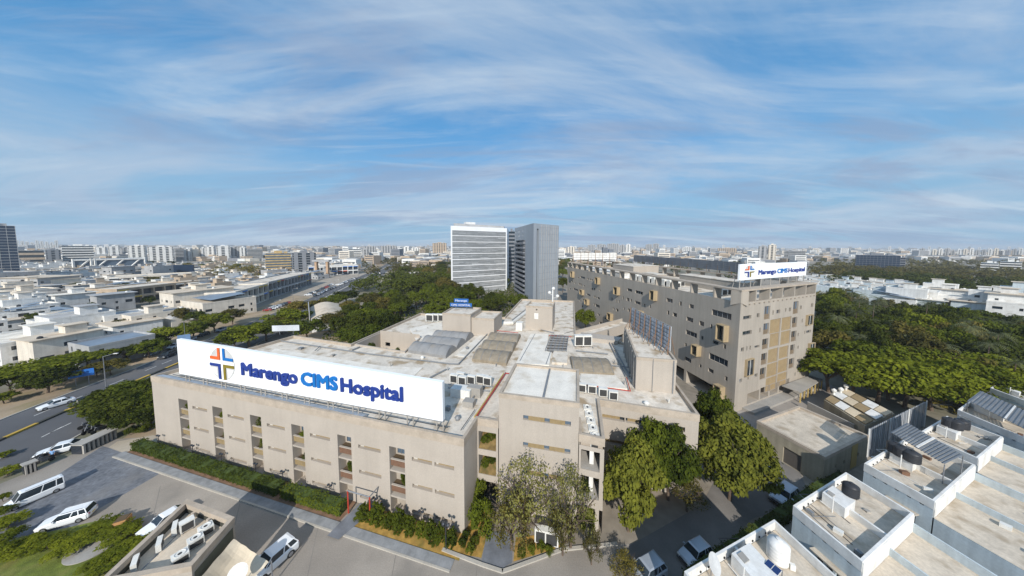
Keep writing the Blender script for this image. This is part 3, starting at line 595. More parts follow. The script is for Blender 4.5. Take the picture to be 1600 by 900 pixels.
mb.build('roof_frame_slab', M_RIM, tow)
def posts(A, B, us, w=.35, dep=1.9):
    for u in us:
        p = MB(); p.hexa([fp(A, B, u, TW, .02), fp(A, B, u + w, TW, .02), fp(A, B, u + w, TW - .8, dep), fp(A, B, u, TW - .8, dep)], [fp(A, B, u, TS - .35, .02), fp(A, B, u + w, TS - .35, .02), fp(A, B, u + w, TS - .35, dep), fp(A, B, u, TS - .35, dep)]); p.build('roof_post', M_PL2, tow)
le = along(C0, C1)[0]; posts(C0, C1, [.02] + [le * k / 6 for k in range(1, 6)] + [le - .37])
posts(LA, LB_, [.02] + [LL * k / 15 for k in range(1, 15)] + [LL - .37]); posts(CB, CF, [le * k / 5 for k in range(5)]); posts(C1, CB, [LL * k / 15 for k in range(1, 15)])
for k in range(17): mb = MB(); c = fp(C0, C1, 1.2 + k * 1.85, TW - .55, -.13); mb.box(c[0], c[1], TW - .5, .5, .3, .14, .4); mb.build('drip_block', M_RIM, tow)
ti = lambda s, t: (C0[0] + (C1[0] - C0[0]) * s + (CF[0] - C0[0]) * t, C0[1] + (C1[1] - C0[1]) * s + (CF[1] - C0[1]) * t)
for s0, s1, t0, t1, h, m in ((.45, .62, .08, .30, 3.2, M_PL2), (.35, .8, .52, .68, 4.2, M_PL), (.3, .45, .36, .44, 2.6, M_PL), (.12, .3, .50, .58, 2.0, M_WHT)):
    q = [ti(s0, t0), ti(s1, t0), ti(s1, t1), ti(s0, t1)]; p = MB(); p.prism(q, TW - .9, TW - .9 + h); w = p.build('roof_room', m, tow); p = MB(); p.prism(inset(q, -.15), TW - .9 + h, TW - .75 + h); p.build('room_roof', M_ROOF, w)
for t in (.56, .64, .72, .80):   # pale shade roofs along the long parapet
    q = [ti(.04, t), ti(.22, t), ti(.22, t + .065), ti(.04, t + .065)]; p = MB(); p.prism(q, TW + 1.1, TW + 1.2); p.build('shade_roof', M_WHT, tow)
# entrance apron in front of the tower end
mb = MB(); mb.prism([fp(C0, C1, 3, 0, -2.2)[:2], fp(C0, C1, 33, 0, -2.2)[:2], fp(C0, C1, 33, 0, -.02)[:2], fp(C0, C1, 3, 0, -.02)[:2]], .01, .5); tag(mb.build('pavement', M_CON), kind='structure')
sheet('ground_yard', [fp(C0, C1, -4, 0, -12)[:2], fp(C0, C1, 34, 0, -8)[:2], fp(C0, C1, 40, 0, 6)[:2], (90, 100), (76, 68), (47, 55.8), (44, 56)], .02, mat('yard_slab', (.30, .27, .24), var=.2, scale=.3, stain=(.17, .15, .13), amt=.6))
mb = thing('entrance_canopy', 'low flat concrete canopy on yellow posts at the foot of the tower block', 'canopy', fp(C0, C1, 21, 0, -2)); q = [fp(C0, C1, 18, 0, -3.6)[:2], fp(C0, C1, 31.5, 0, -2.6)[:2], fp(C0, C1, 31.5, 0, -.3)[:2], fp(C0, C1, 18, 0, -.3)[:2]]
p = MB(); p.prism(q, 2.3, 2.5); p.build('canopy_roof', M_CON, mb)
for k in range(7): c = seg(q[0], q[1], .02 + k / 6.3); p = MB(); p.box(c[0], c[1] + .1, .02, .2, .2, 2.28, .4); p.build('post', mat('post_ochre', (.5, .36, .13)), mb)
# ============================================================= signs
def txt(s, size, ext, m, parent, xf, name='lettering', bold=.0, width=None):
    cu = bpy.data.curves.new('t', 'FONT'); cu.body = s; cu.size = size; cu.extrude = ext; cu.resolution_u = 3
    o = bpy.data.objects.new('t', cu); COL.objects.link(o); bpy.context.view_layer.update()
    me = bpy.data.meshes.new_from_object(o.evaluated_get(bpy.context.evaluated_depsgraph_get())); bpy.data.objects.remove(o)
    n = len(me.vertices); co = np.zeros(n * 3); me.vertices.foreach_get('co', co); co = co.reshape(-1, 3); F_ = [tuple(p.vertices) for p in me.polygons]
    wx = co[:, 0].max() - co[:, 0].min(); k = width / wx if width else 1; x0 = co[:, 0].min()
    # heavy strokes: the same outline repeated a stroke's breadth around, each copy a few millimetres further forward
    Mi = W[parent].inverted(); V2_, F2_ = [], []; d_ = bold
    for i_, (ox, oy) in enumerate([(0, 0)] if not d_ else [(0, 0), (-d_, 0), (d_, 0), (0, d_), (0, -d_), (-d_ * .7, d_ * .7), (d_ * .7, -d_ * .7), (d_ * .7, d_ * .7), (-d_ * .7, -d_ * .7)]):
        b_ = len(V2_); V2_ += [tuple(Mi @ Vector(xf((c[0] - x0) * k + ox, c[1] + oy, c[2] + .004 * i_))) for c in co]; F2_ += [tuple(b_ + v_ for v_ in f) for f in F_]
    me = bpy.data.meshes.new(name); me.from_pydata(V2_, [], F2_); me.materials.append(m); me.update()
    r = bpy.data.objects.new(name, me); COL.objects.link(r); r.parent = parent; W[r] = W[parent]; return wx * k, r
def logo(S, T, uc, zc, rx, rz, par, off=.22):
    q = lambda u, z, d=0: fp(S, T, u, z, -off - d)
    disc = MB(); K = 40; ring = [(uc + rx * cos(2 * pi * k / K), zc + rz * sin(2 * pi * k / K)) for k in range(K)]
    disc.hexa([q(u, z, -off + .02) for u, z in ring], [q(u, z, 0) for u, z in ring]); d = disc.build('logo_disc', M_LGREY, par)
    # white cross behind the four coloured corner strokes
    def clip(pts): return pts
    w = MB(); e = .95
    w.poly([q(uc - .09 * rx, zc - e * rz, .02), q(uc + .09 * rx, zc - e * rz, .02), q(uc + .09 * rx, zc + e * rz, .02), q(uc - .09 * rx, zc + e * rz, .02)]); w.poly([q(uc - e * rx, zc - .02 * rz, .024), q(uc + e * rx, zc - .02 * rz, .024), q(uc + e * rx, zc + .17 * rz, .024), q(uc - e * rx, zc + .17 * rz, .024)])
    w.poly([q(uc - .92 * rx, zc - .3 * rz, .01), q(uc - .45 * rx, zc - .3 * rz, .01), q(uc - .45 * rx, zc - .8 * rz, .01), q(uc - .72 * rx, zc - .6 * rz, .01)]); w.poly([q(uc + .4 * rx, zc - .3 * rz, .01), q(uc + .9 * rx, zc - .3 * rz, .01), q(uc + .6 * rx, zc - .7 * rz, .01), q(uc + .42 * rx, zc - .85 * rz, .01)])
    w.build('logo_cross', M_SIGN, d)
    t = .17
    def ell(sx, sz, m, z_in, x_in=.12):
        e1 = math.sqrt(max(0, 1 - (abs(x_in) + t / 2) ** 2)) * .97; e2 = math.sqrt(max(0, 1 - (abs(z_in) + t / 2) ** 2)) * .97; p = MB()
        X = lambda v: uc + sx * v * rx; Z = lambda v: zc + v * rz
        zi = z_in; zo = z_in + sz * t
        p.hexa([q(X(x_in), Z(zi), .03), q(X(x_in + t), Z(zi), .03), q(X(x_in + t), Z(sz * e1), .03), q(X(x_in), Z(sz * e1), .03)], [q(X(x_in), Z(zi), .12), q(X(x_in + t), Z(zi), .12), q(X(x_in + t), Z(sz * e1), .12), q(X(x_in), Z(sz * e1), .12)])
        p.hexa([q(X(x_in + t), Z(zi), .03), q(X(e2), Z(zi), .03), q(X(e2), Z(zo), .03), q(X(x_in + t), Z(zo), .03)], [q(X(x_in + t), Z(zi), .12), q(X(e2), Z(zi), .12), q(X(e2), Z(zo), .12), q(X(x_in + t), Z(zo), .12)])
        p.build('logo_stroke', m, d)
    ell(-1, 1, M_ORG, .24); ell(1, 1, M_CYAN, .24); ell(-1, -1, M_NAVY, -.02); ell(1, -1, M_OLG, -.02)
S0, S1 = tuple(P(283, 583, 13.2)[:2]), tuple(P(693, 657, 13.2)[:2]); SLn = along(S0, S1)[0]
sg = thing('rooftop_sign', 'long white rooftop sign with round logo above the front wall of the low hospital', 'sign', (*seg(S0, S1, .5), ZR))
ztl, ztr = PV(283, 530, S0, S1)[1], PV(695, 597, S0, S1)[1]
mb = MB(); q = lambda u, z, d: fp(S0, S1, u, z, d)
mb.hexa([q(0, 13.2, -.2), q(SLn, 13.2, -.2), q(SLn, 13.2, .35), q(0, 13.2, .35)], [q(0, ztl, -.2), q(SLn, ztr, -.2), q(SLn, ztr, .35), q(0, ztl, .35)]); mb.build('board', M_SIGN, sg)
mb = MB(); mb.hexa([q(0, 13.1, -.22), q(SLn, 13.1, -.22), q(SLn, 13.1, .37), q(0, 13.1, .37)], [q(0, 13.197, -.22), q(SLn, 13.197, -.22), q(SLn, 13.197, .37), q(0, 13.197, .37)]); mb.build('board_trim', M_STEEL, sg)
for k in range(12):
    p = MB(); u = 1 + k * (SLn - 2) / 11
    for d in (0, .9): p.tube(q(u + d, ZR, .1), q(u + d, 13.1, .1), .09)
    p.tube(q(u, ZR, 1.8), q(u, 15.5, .3), .07); p.build('support', M_CON, sg)
logo(S0, S1, 10.6, 16.15, 2.75, 2.65, sg, .24)
def signtext(S, T, u0, u1, b0, b1, size, par, off=.22, ext=.09, bold=.02, wd=(.345, .37, .59, .61)):
    """the three words on one line rising or falling from height b0 to b1"""
    tot = u1 - u0
    parts = [('Marengo', M_NAVY, 0, wd[0]), ('CIMS', M_CYAN, wd[1], wd[2]), ('Hospital', M_NAVY, wd[3], 1.0)]
    for s, m, a, b in parts:
        w = (b - a) * tot - 2 * bold
        def xf(x, y, z, a=a):
            u = u0 + a * tot + bold + x; t = (u - u0) / tot; return fp(S, T, u, b0 + (b1 - b0) * t + y, -off - z)
        _, o = txt(s, size, ext, m, par, xf, bold=bold, width=w)
        if m is M_CYAN: o['label'] = 'raised light blue letters'
ua, zb0 = PV(381.5, 584.5, S0, S1); ub, zb1 = PV(632.5, 626.5, S0, S1); um = [(PV(x, 600, S0, S1)[0] - ua) / (ub - ua) for x in (468.5, 474, 530.5, 535)]
signtext(S0, S1, ua, ub, zb0 + .12, zb1 + .12, 2.6, sg, .24, .14, .105, wd=um)
# tower roof sign
T0, T1 = tuple(P(1154, 439, 27.3)[:2]), tuple(P(1258, 429, 27.3)[:2])
def onroof(x, z, Yv):  # point along a pixel column at depth Y
    d = ray(x, 400); t = Yv / d.y; return (d.x * t, Yv, z)
a = PV(1154, 439, C0, C1); b = PV(1258, 429, C0, C1)
T0 = fp(C0, C1, .4, 0, 1.2)[:2]; T1 = fp(C0, C1, le * .86, 0, 2.6)[:2]
u0_, zb = PV(1154, 438, T0, T1); u1_, zb2 = PV(1258, 430, T0, T1); _, zt = PV(1154, 413, T0, T1); _, zt2 = PV(1258, 409, T0, T1)
T0, T1 = fp(T0, T1, u0_, 0)[:2], fp(T0, T1, u1_, 0)[:2]; TL = along(T0, T1)[0]
ts = thing('rooftop_sign', 'smaller white rooftop sign with round logo on the corner of the hospital tower', 'sign', (*T0, TS))
mb = MB(); q = lambda u, z, d: fp(T0, T1, u, z, d); mb.hexa([q(0, zb, -.15), q(TL, zb2, -.15), q(TL, zb2, .2), q(0, zb, .2)], [q(0, zt, -.15), q(TL, zt2, -.15), q(TL, zt2, .2), q(0, zt, .2)]); mb.build('board', M_SIGN, ts)
for k in range(8): p = MB(); u = .6 + k * (TL - 1.2) / 7; p.tube(q(u, TS, .05), q(u, zb + .3, .05), .1); p.tube(q(u, TS, 1.4), q(u, zt - .6, .25), .07); p.build('support', M_CON, ts)
hs = zt - zb; logo(T0, T1, TL * .115, zb + hs * .52, TL * .062, hs * .38, ts, .17)
signtext(T0, T1, TL * .235, TL * .965, zb + hs * .27, zb2 + (zt2 - zb2) * .33, hs * .42, ts, .17, .05, .05)
# lattice backs of billboards on the tower roof and plant block
def lattice(name, label, A, B, z0, z1, n, rows, face, zfoot, dep=.8, legs=True):
    r = thing(name, label, 'billboard', (*seg(A, B, .5), zfoot)); l = along(A, B)[0]; q = lambda u, z, d=0: fp(A, B, u, z, d)
    p = MB(); p.hexa([q(0, z0, dep), q(l, z0, dep), q(l, z0, dep + .06), q(0, z0, dep + .06)], [q(0, z1, dep), q(l, z1, dep), q(l, z1, dep + .06), q(0, z1, dep + .06)]); p.build('panel', face, r)
    p = MB()
    for k in range(rows + 1): z = z0 + (z1 - z0) * k / rows; p.tube(q(0, z, dep - .1), q(l, z, dep - .1), .06, 4)
    for k in range(n * 2 + 1): u = l * k / (n * 2); p.tube(q(u, z0, dep - .1), q(u, z1, dep - .1), .04, 4)
    p.build('lattice', M_SHEET, r)
    for k in range(n + 1):
        u = l * k / n; p = MB(); p.tube(q(u, zfoot, 0), q(u, z1, dep * .4), .09, 5); p.tube(q(u, zfoot, dep + .8), q(u, z1 * .6 + z0 * .4, dep + .1), .06, 4); p.tube(q(u, (z0 + z1) / 2, dep - .1), q(u, zfoot, -1.0), .05, 4); p.build('support', M_RUST, r)
    return r
M_PANB = mat('hoarding_back', (.60, .63, .67), rough=.6, var=.12, scale=.6)
M_PAND = mat('hoarding_back_dark', (.20, .215, .24), rough=.6, var=.15, scale=.4)
def bbox_line(xa, xb, yta, ytb, yba, ybb, Ya, Yb):
    A = onroof(xa, 0, Ya)[:2]; B = onroof(xb, 0, Yb)[:2]; return A, B
A = onroof(896, 0, 152)[:2]; B = onroof(964, 0, 158)[:2]; z1 = ZT(896, 395, 152); lattice('billboard', 'white framed billboard at the far end of the tower roof', A, B, ZT(930, 405.5, 155), z1, 6, 3, M_WHT, TS - 2, .3)
A = onroof(993, 0, 150)[:2]; B = onroof(1166, 0, 84)[:2]; lattice('billboard', 'very long grey lattice back of a billboard along the far edge of the tower roof', A, B, TS + .9, TS + 4.0, 14, 5, M_PAND, TS, -.9)
A = (J[3][0] + .8, J[3][1] - .5); B = (J[1][0] + .25, J[1][1] + 3.0)
lattice('billboard', 'slanted steel billboard frame with pale blue panels on the tall plant block', A, B, 17.4, 21.6, 7, 6, M_PANB, 16.8, .4)
# small boards
def board(label, c, w, h, z0, rz, face, text=None, cat='sign', name='sign_board', foot=0, tm=None, size=None):
    r = thing(name, label, cat, (c[0], c[1], foot)); dx, dy = cos(rz) * w / 2, sin(rz) * w / 2; A = (c[0] - dx, c[1] - dy); B = (c[0] + dx, c[1] + dy)
    p = MB(); q = lambda u, z, d=0: fp(A, B, u, z, d); p.hexa([q(0, z0, -.06), q(w, z0, -.06), q(w, z0, .06), q(0, z0, .06)], [q(0, z0 + h, -.06), q(w, z0 + h, -.06), q(w, z0 + h, .06), q(0, z0 + h, .06)]); p.build('board', face, r)
    for t in (.25, .75): p = MB(); p.tube(q(w * t, foot, .15), q(w * t, z0 + h * .9, .15), .07); p.build('post', M_STEEL, r)
    return r, A, B
c = P(723, 488, 13); 
for z0, w, h in ((19.3, 6.5, 1.6), (17.6, 8.0, 1.4)):
    pass
r, A, B = board('bright blue two-tier hospital sign on posts above the stair block roof', (-14.6, 78), 6.4, 1.0, 17.5, -.1, mat('sign_blue', (.02, .11, .36), rough=.5), foot=16.65)
p = MB(); q = lambda u, z, d=0: fp(A, B, u, z, d); p.hexa([q(1.2, 18.75, -.06), q(5.4, 18.75, -.06), q(5.4, 18.75, .06), q(1.2, 18.75, .06)], [q(1.2, 19.8, -.06), q(5.4, 19.8, -.06), q(5.4, 19.8, .06), q(1.2, 19.8, .06)]); p.build('board', MATS['sign_blue'], r)
txt('CIMS HOSPITAL', 1.0, .02, M_WHT, r, lambda x, y, z: fp(A, B, .4 + x, 17.68 + y * .8, -.08 - z), width=5.6); txt('Marengo', 1.0, .02, M_WHT, r, lambda x, y, z: fp(A, B, 1.6 + x, 18.98 + y * .8, -.08 - z), width=3.4)
c = P(129, 602, 0); board('blue traffic sign on a post beside the left road', (c.x, c.y), 3.6, 1.7, 2.2, .75, M_BLUE)
c = P(289, 546, 0); board('blue and white roadside hoarding seen past the left end of the rooftop sign', (c.x, c.y), 2.8, 2.6, 2.4, .75, mat('poster_blue', (.14, .24, .40), var=.3, scale=.3))
c = P(447, 520, 12); board('pale blank board on posts over the far left roof corner', (c.x, c.y), 6.5, 1.5, 12.5, .12, mat('board_pale', (.55, .58, .62)), foot=11.6)
# dish tower antenna by the lift block
r = thing('roof_antenna', 'white mast with three round globe lights beside the lift block', 'mast', (12.9, 86, ZR)); p = MB(); p.tube((12.9, 86, ZR), (12.9, 86, 21.5), .22); p.build('mast', M_WHT, r)
for dx, z in ((-1, 20.3), (.2, 21.6), (1.5, 19.2)): p = MB(); p.lathe(12.9 + dx, 86, [(.05, z - .5), (.45, z - .3), (.55, z), (.45, z + .35), (.05, z + .55)], 10); p.tube((12.9, 86, z - .6), (12.9 + dx, 86, z - .5), .06); p.build('globe', M_WHT, r)

# ============================================================= roof air conditioners
def ac_side(w=1.3, d=.55, h=1.25):
    r = thing('air_conditioner', None, 'air conditioner', (0, 0, 0)); p = MB(); p.box(0, 0, .18, w, d, h); p.build('casing', M_AC, r)
    p = MB(); p.box(0, -d / 2 - .012, .28, w * .8, .02, h * .8); g_ = p.build('grille', M_GRIL, r)
    p = MB(); p.box(-w * .35, 0, 0, .1, d, .18); p.box(w * .35, 0, 0, .1, d, .18); p.build('feet', M_STEEL, r)
    p = MB(); p.box(0, 0, .18 + h, w * 1.02, d * 1.04, .04); p.build('lid', M_AC, r); return r
def ac_top(w=1.5, d=1.3, h=1.5):
    r = thing('air_conditioner', None, 'air conditioner', (0, 0, 0)); p = MB(); p.box(0, 0, .12, w, d, h); p.build('casing', M_AC, r)
    p = MB(); p.lathe(0, 0, [(.52, h + .12), (.58, h + .25), (.5, h + .26), (.48, h + .16)], 16); p.build('fan_ring', M_AC, r)
    p = MB(); p.lathe(0, 0, [(.46, h + .14), (.1, h + .17)], 12); p.build('fan', M_GRIL, r)
    p = MB(); p.box(0, -d / 2 - .012, .25, w * .85, .02, h * .7); p.build('grille', M_GRIL, r); return r
AC1, AC2 = ac_side(), ac_top(); used = set()
def put(proto, loc, rz, label, group, sc=None):
    if proto not in used: 
        used.add(proto); KIDS[proto] = [(c, list(c.children)) for c in proto.children]; proto.location = loc; proto.rotation_euler = (0, 0, rz)
        if sc: proto.scale = sc
        proto['label'] = label
        if group: proto['group'] = group
        return proto
    return dup(proto, loc, rz, label, group, sc or (1, 1, 1))
for k, x in enumerate((672, 680, 688)): c = P(x, 501, 12); put(AC1, (c.x, c.y, ZR), -.2, 'white box condenser in the row of three beside the stair block on the back roof', 'three condensers by the stair block', (1.9, 1.6, 1.7))
for k, (x, y) in enumerate(((710, 598), (720, 595), (737, 600), (751, 599), (762, 602), (723, 601))): c = P(x, y, 11.7); put(AC1, (c.x, c.y, ZR), -.3, 'weathered condenser in the cluster right of the long white sign', 'condensers right of the long sign', (1.1, 1.1, 1.1))
for k, (x, y) in enumerate(((909, 611), (925, 613), (942, 618), (958, 623))): c = P(x, y, 11.8); put(AC1, (c.x, c.y, ZR), -.2, 'condenser with black grille in the row below the red pipe on the right wing', 'condensers below the red pipe', (1.0, 1.2, 1.0))
for k in range(5): c = seg((10.3, 32.2), (11.0, 38.2), k / 4); put(AC2, (c[0], c[1], 10.5), -.2, 'condenser in the narrow gully between the pavilion and the right wing', 'condensers in the gully', (.75, 1.0, .8))
for x in (904, 917): c = P(x, 541, 11.7); put(AC1, (c.x, c.y, ZR), .05, 'big white twin condenser behind the brown vault of the right wing', 'twin condensers behind the vault', (1.6, 1.8, 1.9))
rows = [(.10, .32, 14, 'long line of condensers along the middle of the tower roof'), (.2, .2, 6, 'condenser group near the long edge of the tower roof')]
for k in range(16): c = ti(.34, .26 + k * .022); put(AC2, (*c, TW - .9), .2, 'condenser in the long double row across the tower roof', 'tower roof condensers', (1.0, 1.0, 1.15))
for k in range(10): c = ti(.20, .24 + k * .024); put(AC2, (*c, TW - .9), .2, 'condenser in the row just inside the shaded long edge of the tower roof', 'tower roof edge condensers', (1.1, 1.1, 1.2))
for k in range(5): c = ti(.28 + k * .07, .10); put(AC1, (*c, TW - .9), .2, 'condenser in the row behind the small tower sign', 'condensers behind the small sign', (1.2, 1.2, 1.2))
for k, (x, y) in enumerate(((846, 842), (862, 846))): c = P(x, y, .5); put(AC1, (c.x, c.y, .02), -.2, 'white condenser on the ground under the sparse tree by the pavilion', 'condensers on the ground by the pavilion', (1.2, 1.2, 1.3))

gv = random.Random(17)
for x, y in ((470, 545), (520, 556), (610, 572), (560, 580), (660, 560), (700, 556), (730, 545), (700, 578), (752, 560), (760, 536), (840, 505), (870, 498), (884, 484), (842, 488), (700, 640), (715, 655), (660, 600), (650, 518), (668, 513), (880, 574), (920, 572), (960, 568), (975, 600), (1010, 632), (1045, 628), (930, 545), (790, 546), (775, 572), (905, 600), (985, 540)):
    c = P(x, y, 11.7); p = MB(); t_ = gv.random()
    if t_ < .4: p.tube((c.x, c.y, ZR), (c.x, c.y, ZR + gv.uniform(.4, .9)), .09); nm_ = 'vent_pipe'
    elif t_ < .75: p.box(c.x, c.y, ZR, gv.uniform(.4, .9), gv.uniform(.4, .8), gv.uniform(.3, .7), gv.uniform(-.4, 0)); nm_ = 'roof_box'
    else: p.lathe(c.x, c.y, [(.3, ZR), (.3, ZR + .3), (.42, ZR + .35), (.2, ZR + .6)], 10); nm_ = 'roof_cowl'
    p.build(nm_, gv.choice((M_AC, M_CON, M_SHEET)), hosp)
for x, y, w_, d_, h_ in ((722, 612, 3.2, 1.6, 1.3), (742, 612, 2.2, 1.2, 1.5), (757, 590, 1.4, 1.0, 1.0), (733, 628, 1.6, 1.2, .9), (852, 500, 1.6, 1.4, 2.0), (838, 508, 2.6, 2.0, 1.8), (812, 512, 1.8, 1.8, 2.2)):
    c = P(x, y, 12.2); p = MB(); p.box(c.x, c.y, ZR, w_, d_, h_, -.25); p.build('duct_box', gv.choice((M_AC, M_ROOFW, M_CON)), hosp)
for pts in ([(700, 600), (770, 604)], [(700, 606), (765, 611)], [(706, 616), (733, 584)], [(768, 610), (790, 582)], [(866, 583), (905, 588)], [(905, 565), (985, 574)], [(985, 574), (990, 600)], [(800, 500), (828, 478)], [(845, 515), (866, 520)], [(500, 541), (492, 548)]):
    pipes('roof_pipe', pts, .1, M_SHEET, 11.95)
for pts in ([(270, 585), (700, 668)], [(720, 672), (742, 640)]): pipes('parapet_cable', pts, .05, M_CDRK, 12.2)

# ============================================================= covered bridge to the tower
bA, bB = P(900, 528, 11.5), P(985, 504, 11.5)
br = thing('link_bridge', 'covered sloping concrete bridge between the low hospital and the tower', 'bridge', (20, 72, 0))
l, u, n = along(bA, bB); w = 4.2; q = lambda t, s: (bA.x + u[0] * t + n[0] * s, bA.y + u[1] * t + n[1] * s)
p = MB(); p.prism([q(0, 0), q(l + 2, 0), q(l + 2, .25), q(0, .25)], 8.6, 11.4); p.prism([q(0, w - .25), q(l + 2, w - .25), q(l + 2, w), q(0, w)], 8.6, 11.6); p.build('wall', M_PL, br)
p = MB(); p.prism([q(0, .25), q(l + 2, .25), q(l + 2, w - .25), q(0, w - .25)], 8.4, 10.6); p.build('roof', M_ROOF, br)
for k in range(6): p = MB(); c = q(1.5 + k * l / 6, .6); p.box(c[0], c[1], 0, .5, .5, 8.4, .3); p.build('column', M_CON, br)

# ============================================================= vehicles
def loft(mb, st, m=0, n=None):
    """st = list of rings of equal length"""
    for i in range(len(st) - 1):
        a, b = st[i], st[i + 1]; k = len(a)
        for j in range(k): h = (j + 1) % k; mb.poly([a[j], b[j], b[h], a[h]], m)
    mb.poly(st[0], m); mb.poly(st[-1][::-1], m)
def car_proto(kind, paint, name='parked_car', cat='car'):
    r = thing(name, None, cat, (0, 0, 0))
    if kind == 'suv': L_, Wd, belt, H_, prof = 4.5, 1.82, 1.02, 1.68, dict(hood=.9, cab0=-.95, cab1=2.15, r0=-.35, r1=1.9)
    elif kind == 'sedan': L_, Wd, belt, H_, prof = 4.4, 1.72, .92, 1.45, dict(hood=.82, cab0=-.95, cab1=1.75, r0=-.25, r1=1.05)
    elif kind == 'van': L_, Wd, belt, H_, prof = 5.0, 1.85, 1.15, 2.25, dict(hood=1.05, cab0=-1.75, cab1=2.48, r0=-1.15, r1=2.4)
    else: L_, Wd, belt, H_, prof = 3.8, 1.68, .95, 1.52, dict(hood=.85, cab0=-.9, cab1=1.85, r0=-.3, r1=1.5)
    h = Wd / 2; x0, x1 = -L_ / 2, L_ / 2
    def ring(x, hw, zl, zt, rr=.12): return [(x, -hw * .94, zl), (x, -hw, zl + .2), (x, -hw, zt - rr), (x, -hw * .9, zt), (x, 0, zt + .03), (x, hw * .9, zt), (x, hw, zt - rr), (x, hw, zl + .2), (x, hw * .94, zl)]
    hd = prof['hood']; b = belt
    st = [ring(x0, h * .80, .32, hd * .72), ring(x0 + .12, h * .93, .25, hd * .86), ring(x0 + .5, h, .22, hd * .97), ring(prof['cab0'], h, .22, b), ring(0, h, .22, b + .01), ring(prof['cab1'] - .1, h, .22, b + .02), ring(x1 - .35, h * .99, .24, b - .02 if kind != 'sedan' else b), ring(x1 - .08, h * .93, .28, b - .06), ring(x1, h * .85, .36, b * .86)]
    p = MB(); loft(p, st); p.build('body', paint, r, smooth=False)
    def gr(x, hw, z): return [(x, -hw, z), (x, hw, z)]
    c0, c1, r0, r1 = prof['cab0'], prof['cab1'], prof['r0'], prof['r1']; g0, g1 = h * .93, h * .74
    bz = b - .01; tz = H_ - .07
    p = MB(); p.hexa([(c0, -g0, bz), (c1, -g0 * .97, bz), (c1, g0 * .97, bz), (c0, g0, bz)], [(r0, -g1, tz), (r1, -g1, tz), (r1, g1, tz), (r0, g1, tz)]); p.build('window_glass', GL, r)
    p = MB(); p.hexa([(r0 - .08, -g1 - .03, tz), (r1 + .08, -g1 - .03, tz), (r1 + .08, g1 + .03, tz), (r0 - .08, g1 + .03, tz)], [(r0 + .12, -g1 + .08, H_), (r1 - .12, -g1 + .08, H_), (r1 - .12, g1 - .08, H_), (r0 + .12, g1 - .08, H_)]); p.build('roof', paint, r)
    pill = [(c0, r0), ((c0 + c1) / 2 + .05, (r0 + r1) / 2 + .1), (c1 - .06, r1 - .02)]
    if kind in ('suv', 'van', 'hatch'): pill.insert(2, (c1 - .75, r1 - .6))
    for a_, b_ in pill:
        for s in (-1, 1):
            p = MB(); g_ = g0 + .012; t_ = g1 + .012; p.hexa([(a_ - .04, s * g_, bz), (a_ + .05, s * g_, bz), (a_ + .05, s * (g_ - .03), bz), (a_ - .04, s * (g_ - .03), bz)], [(b_ - .04, s * t_, tz), (b_ + .05, s * t_, tz), (b_ + .05, s * (t_ - .03), tz), (b_ - .04, s * (t_ - .03), tz)]); p.build('pillar', paint, r)
    for sx in (x0 + .78, x1 - .82):
        for s in (-1, 1):
            p = MB(); p.tube((sx, s * (h - .2), .33), (sx, s * (h + .01), .33), .33, 14); w = p.build('wheel', M_TYRE, r); p = MB(); p.tube((sx, s * (h + .0), .33), (sx, s * (h + .025), .33), .2, 10); p.build('rim', M_STEEL, w)
    for s in (-1, 1):
        p = MB(); p.box(x0 + .06, s * h * .66, hd * .62, .12, .34, .16); p.build('headlight', M_LITE, r); p = MB(); p.box(x1 - .05, s * h * .72, b * .66, .1, .22, .24); p.build('tail_light', M_TAIL, r)
        p = MB(); p.box(c0 + .35, s * (h + .09), b - .02, .16, .2, .14); p.build('mirror', paint, r)
    p = MB(); p.box(x0 + .01, 0, hd * .46, .04, h * 1.1, .18); p.build('grille', M_GRIL, r)
    p = MB(); p.box(x1 + .01, 0, b * .5, .03, .5, .12); p.build('number_plate', M_YEL, r); p = MB(); p.box(x0 + .1, 0, .22, .3, h * 1.7, .14); p.build('bumper', M_GRIL, r); p = MB(); p.box(0, h * .97, .24, L_ * .55, .06, .12); p.build('sill', M_GRIL, r)
    if kind in ('suv', 'van'):
        for s in (-1, 1): p = MB(); p.box((r0 + r1) / 2, s * g1 * .86, H_, (r1 - r0) * .8, .05, .06); p.build('roof_rail', M_STEEL, r)
    return r
suvW, sedW, hatW, hatS, vanW, suvD = [car_proto(k, m) for k, m in (('suv', M_CWHT), ('sedan', M_CWHT), ('hatch', M_CWHT), ('hatch', M_CSIL), ('van', M_CWHT), ('hatch', M_CDRK))]
hatR, hatB = car_proto('hatch', mat('car_red', (.30, .03, .025), rough=.25, var=.02, bump=0, fine=0, spec=.6)), car_proto('hatch', mat('car_grey', (.14, .15, .16), rough=.25, var=.02, bump=0, fine=0, spec=.6, metal=.3)); vanW['category'] = 'van'; vanW.name = 'van'
def car_px(proto, rear, front, label, group=None, sc=1.0, z=.02):
    a, b = P(*rear, .9), P(*front, .9); c = (a + b) / 2; return put(proto, (c.x, c.y, z), math.atan2(a.y - b.y, a.x - b.x), label, group, (sc, sc, sc))
car_px(suvW, (134, 797), (74, 814), 'white SUV with roof rails parked on the slate forecourt', sc=.92)
car_px(vanW, (84, 758), (22, 784), 'white high-roofed ambulance van parked on the slate forecourt', sc=.84)
car_px(sedW, (126, 690), (60, 707), 'white sedan with its boot up parked by the slatted barrier', sc=1.05)
car_px(sedW, (114, 621), (60, 636), 'white sedan driving along the far edge of the left road', sc=1.0)
car_px(hatW, (443, 856), (408, 886), 'white SUV in the shadow beside the gatehouse canopy', sc=1.15)
car_px(sedW, (272, 800), (242, 818), 'white car half hidden behind the gatehouse wall', sc=.95)
car_px(suvD, (272, 549), (250, 558), 'black car parked by the far kerb of the left road', sc=1.15)
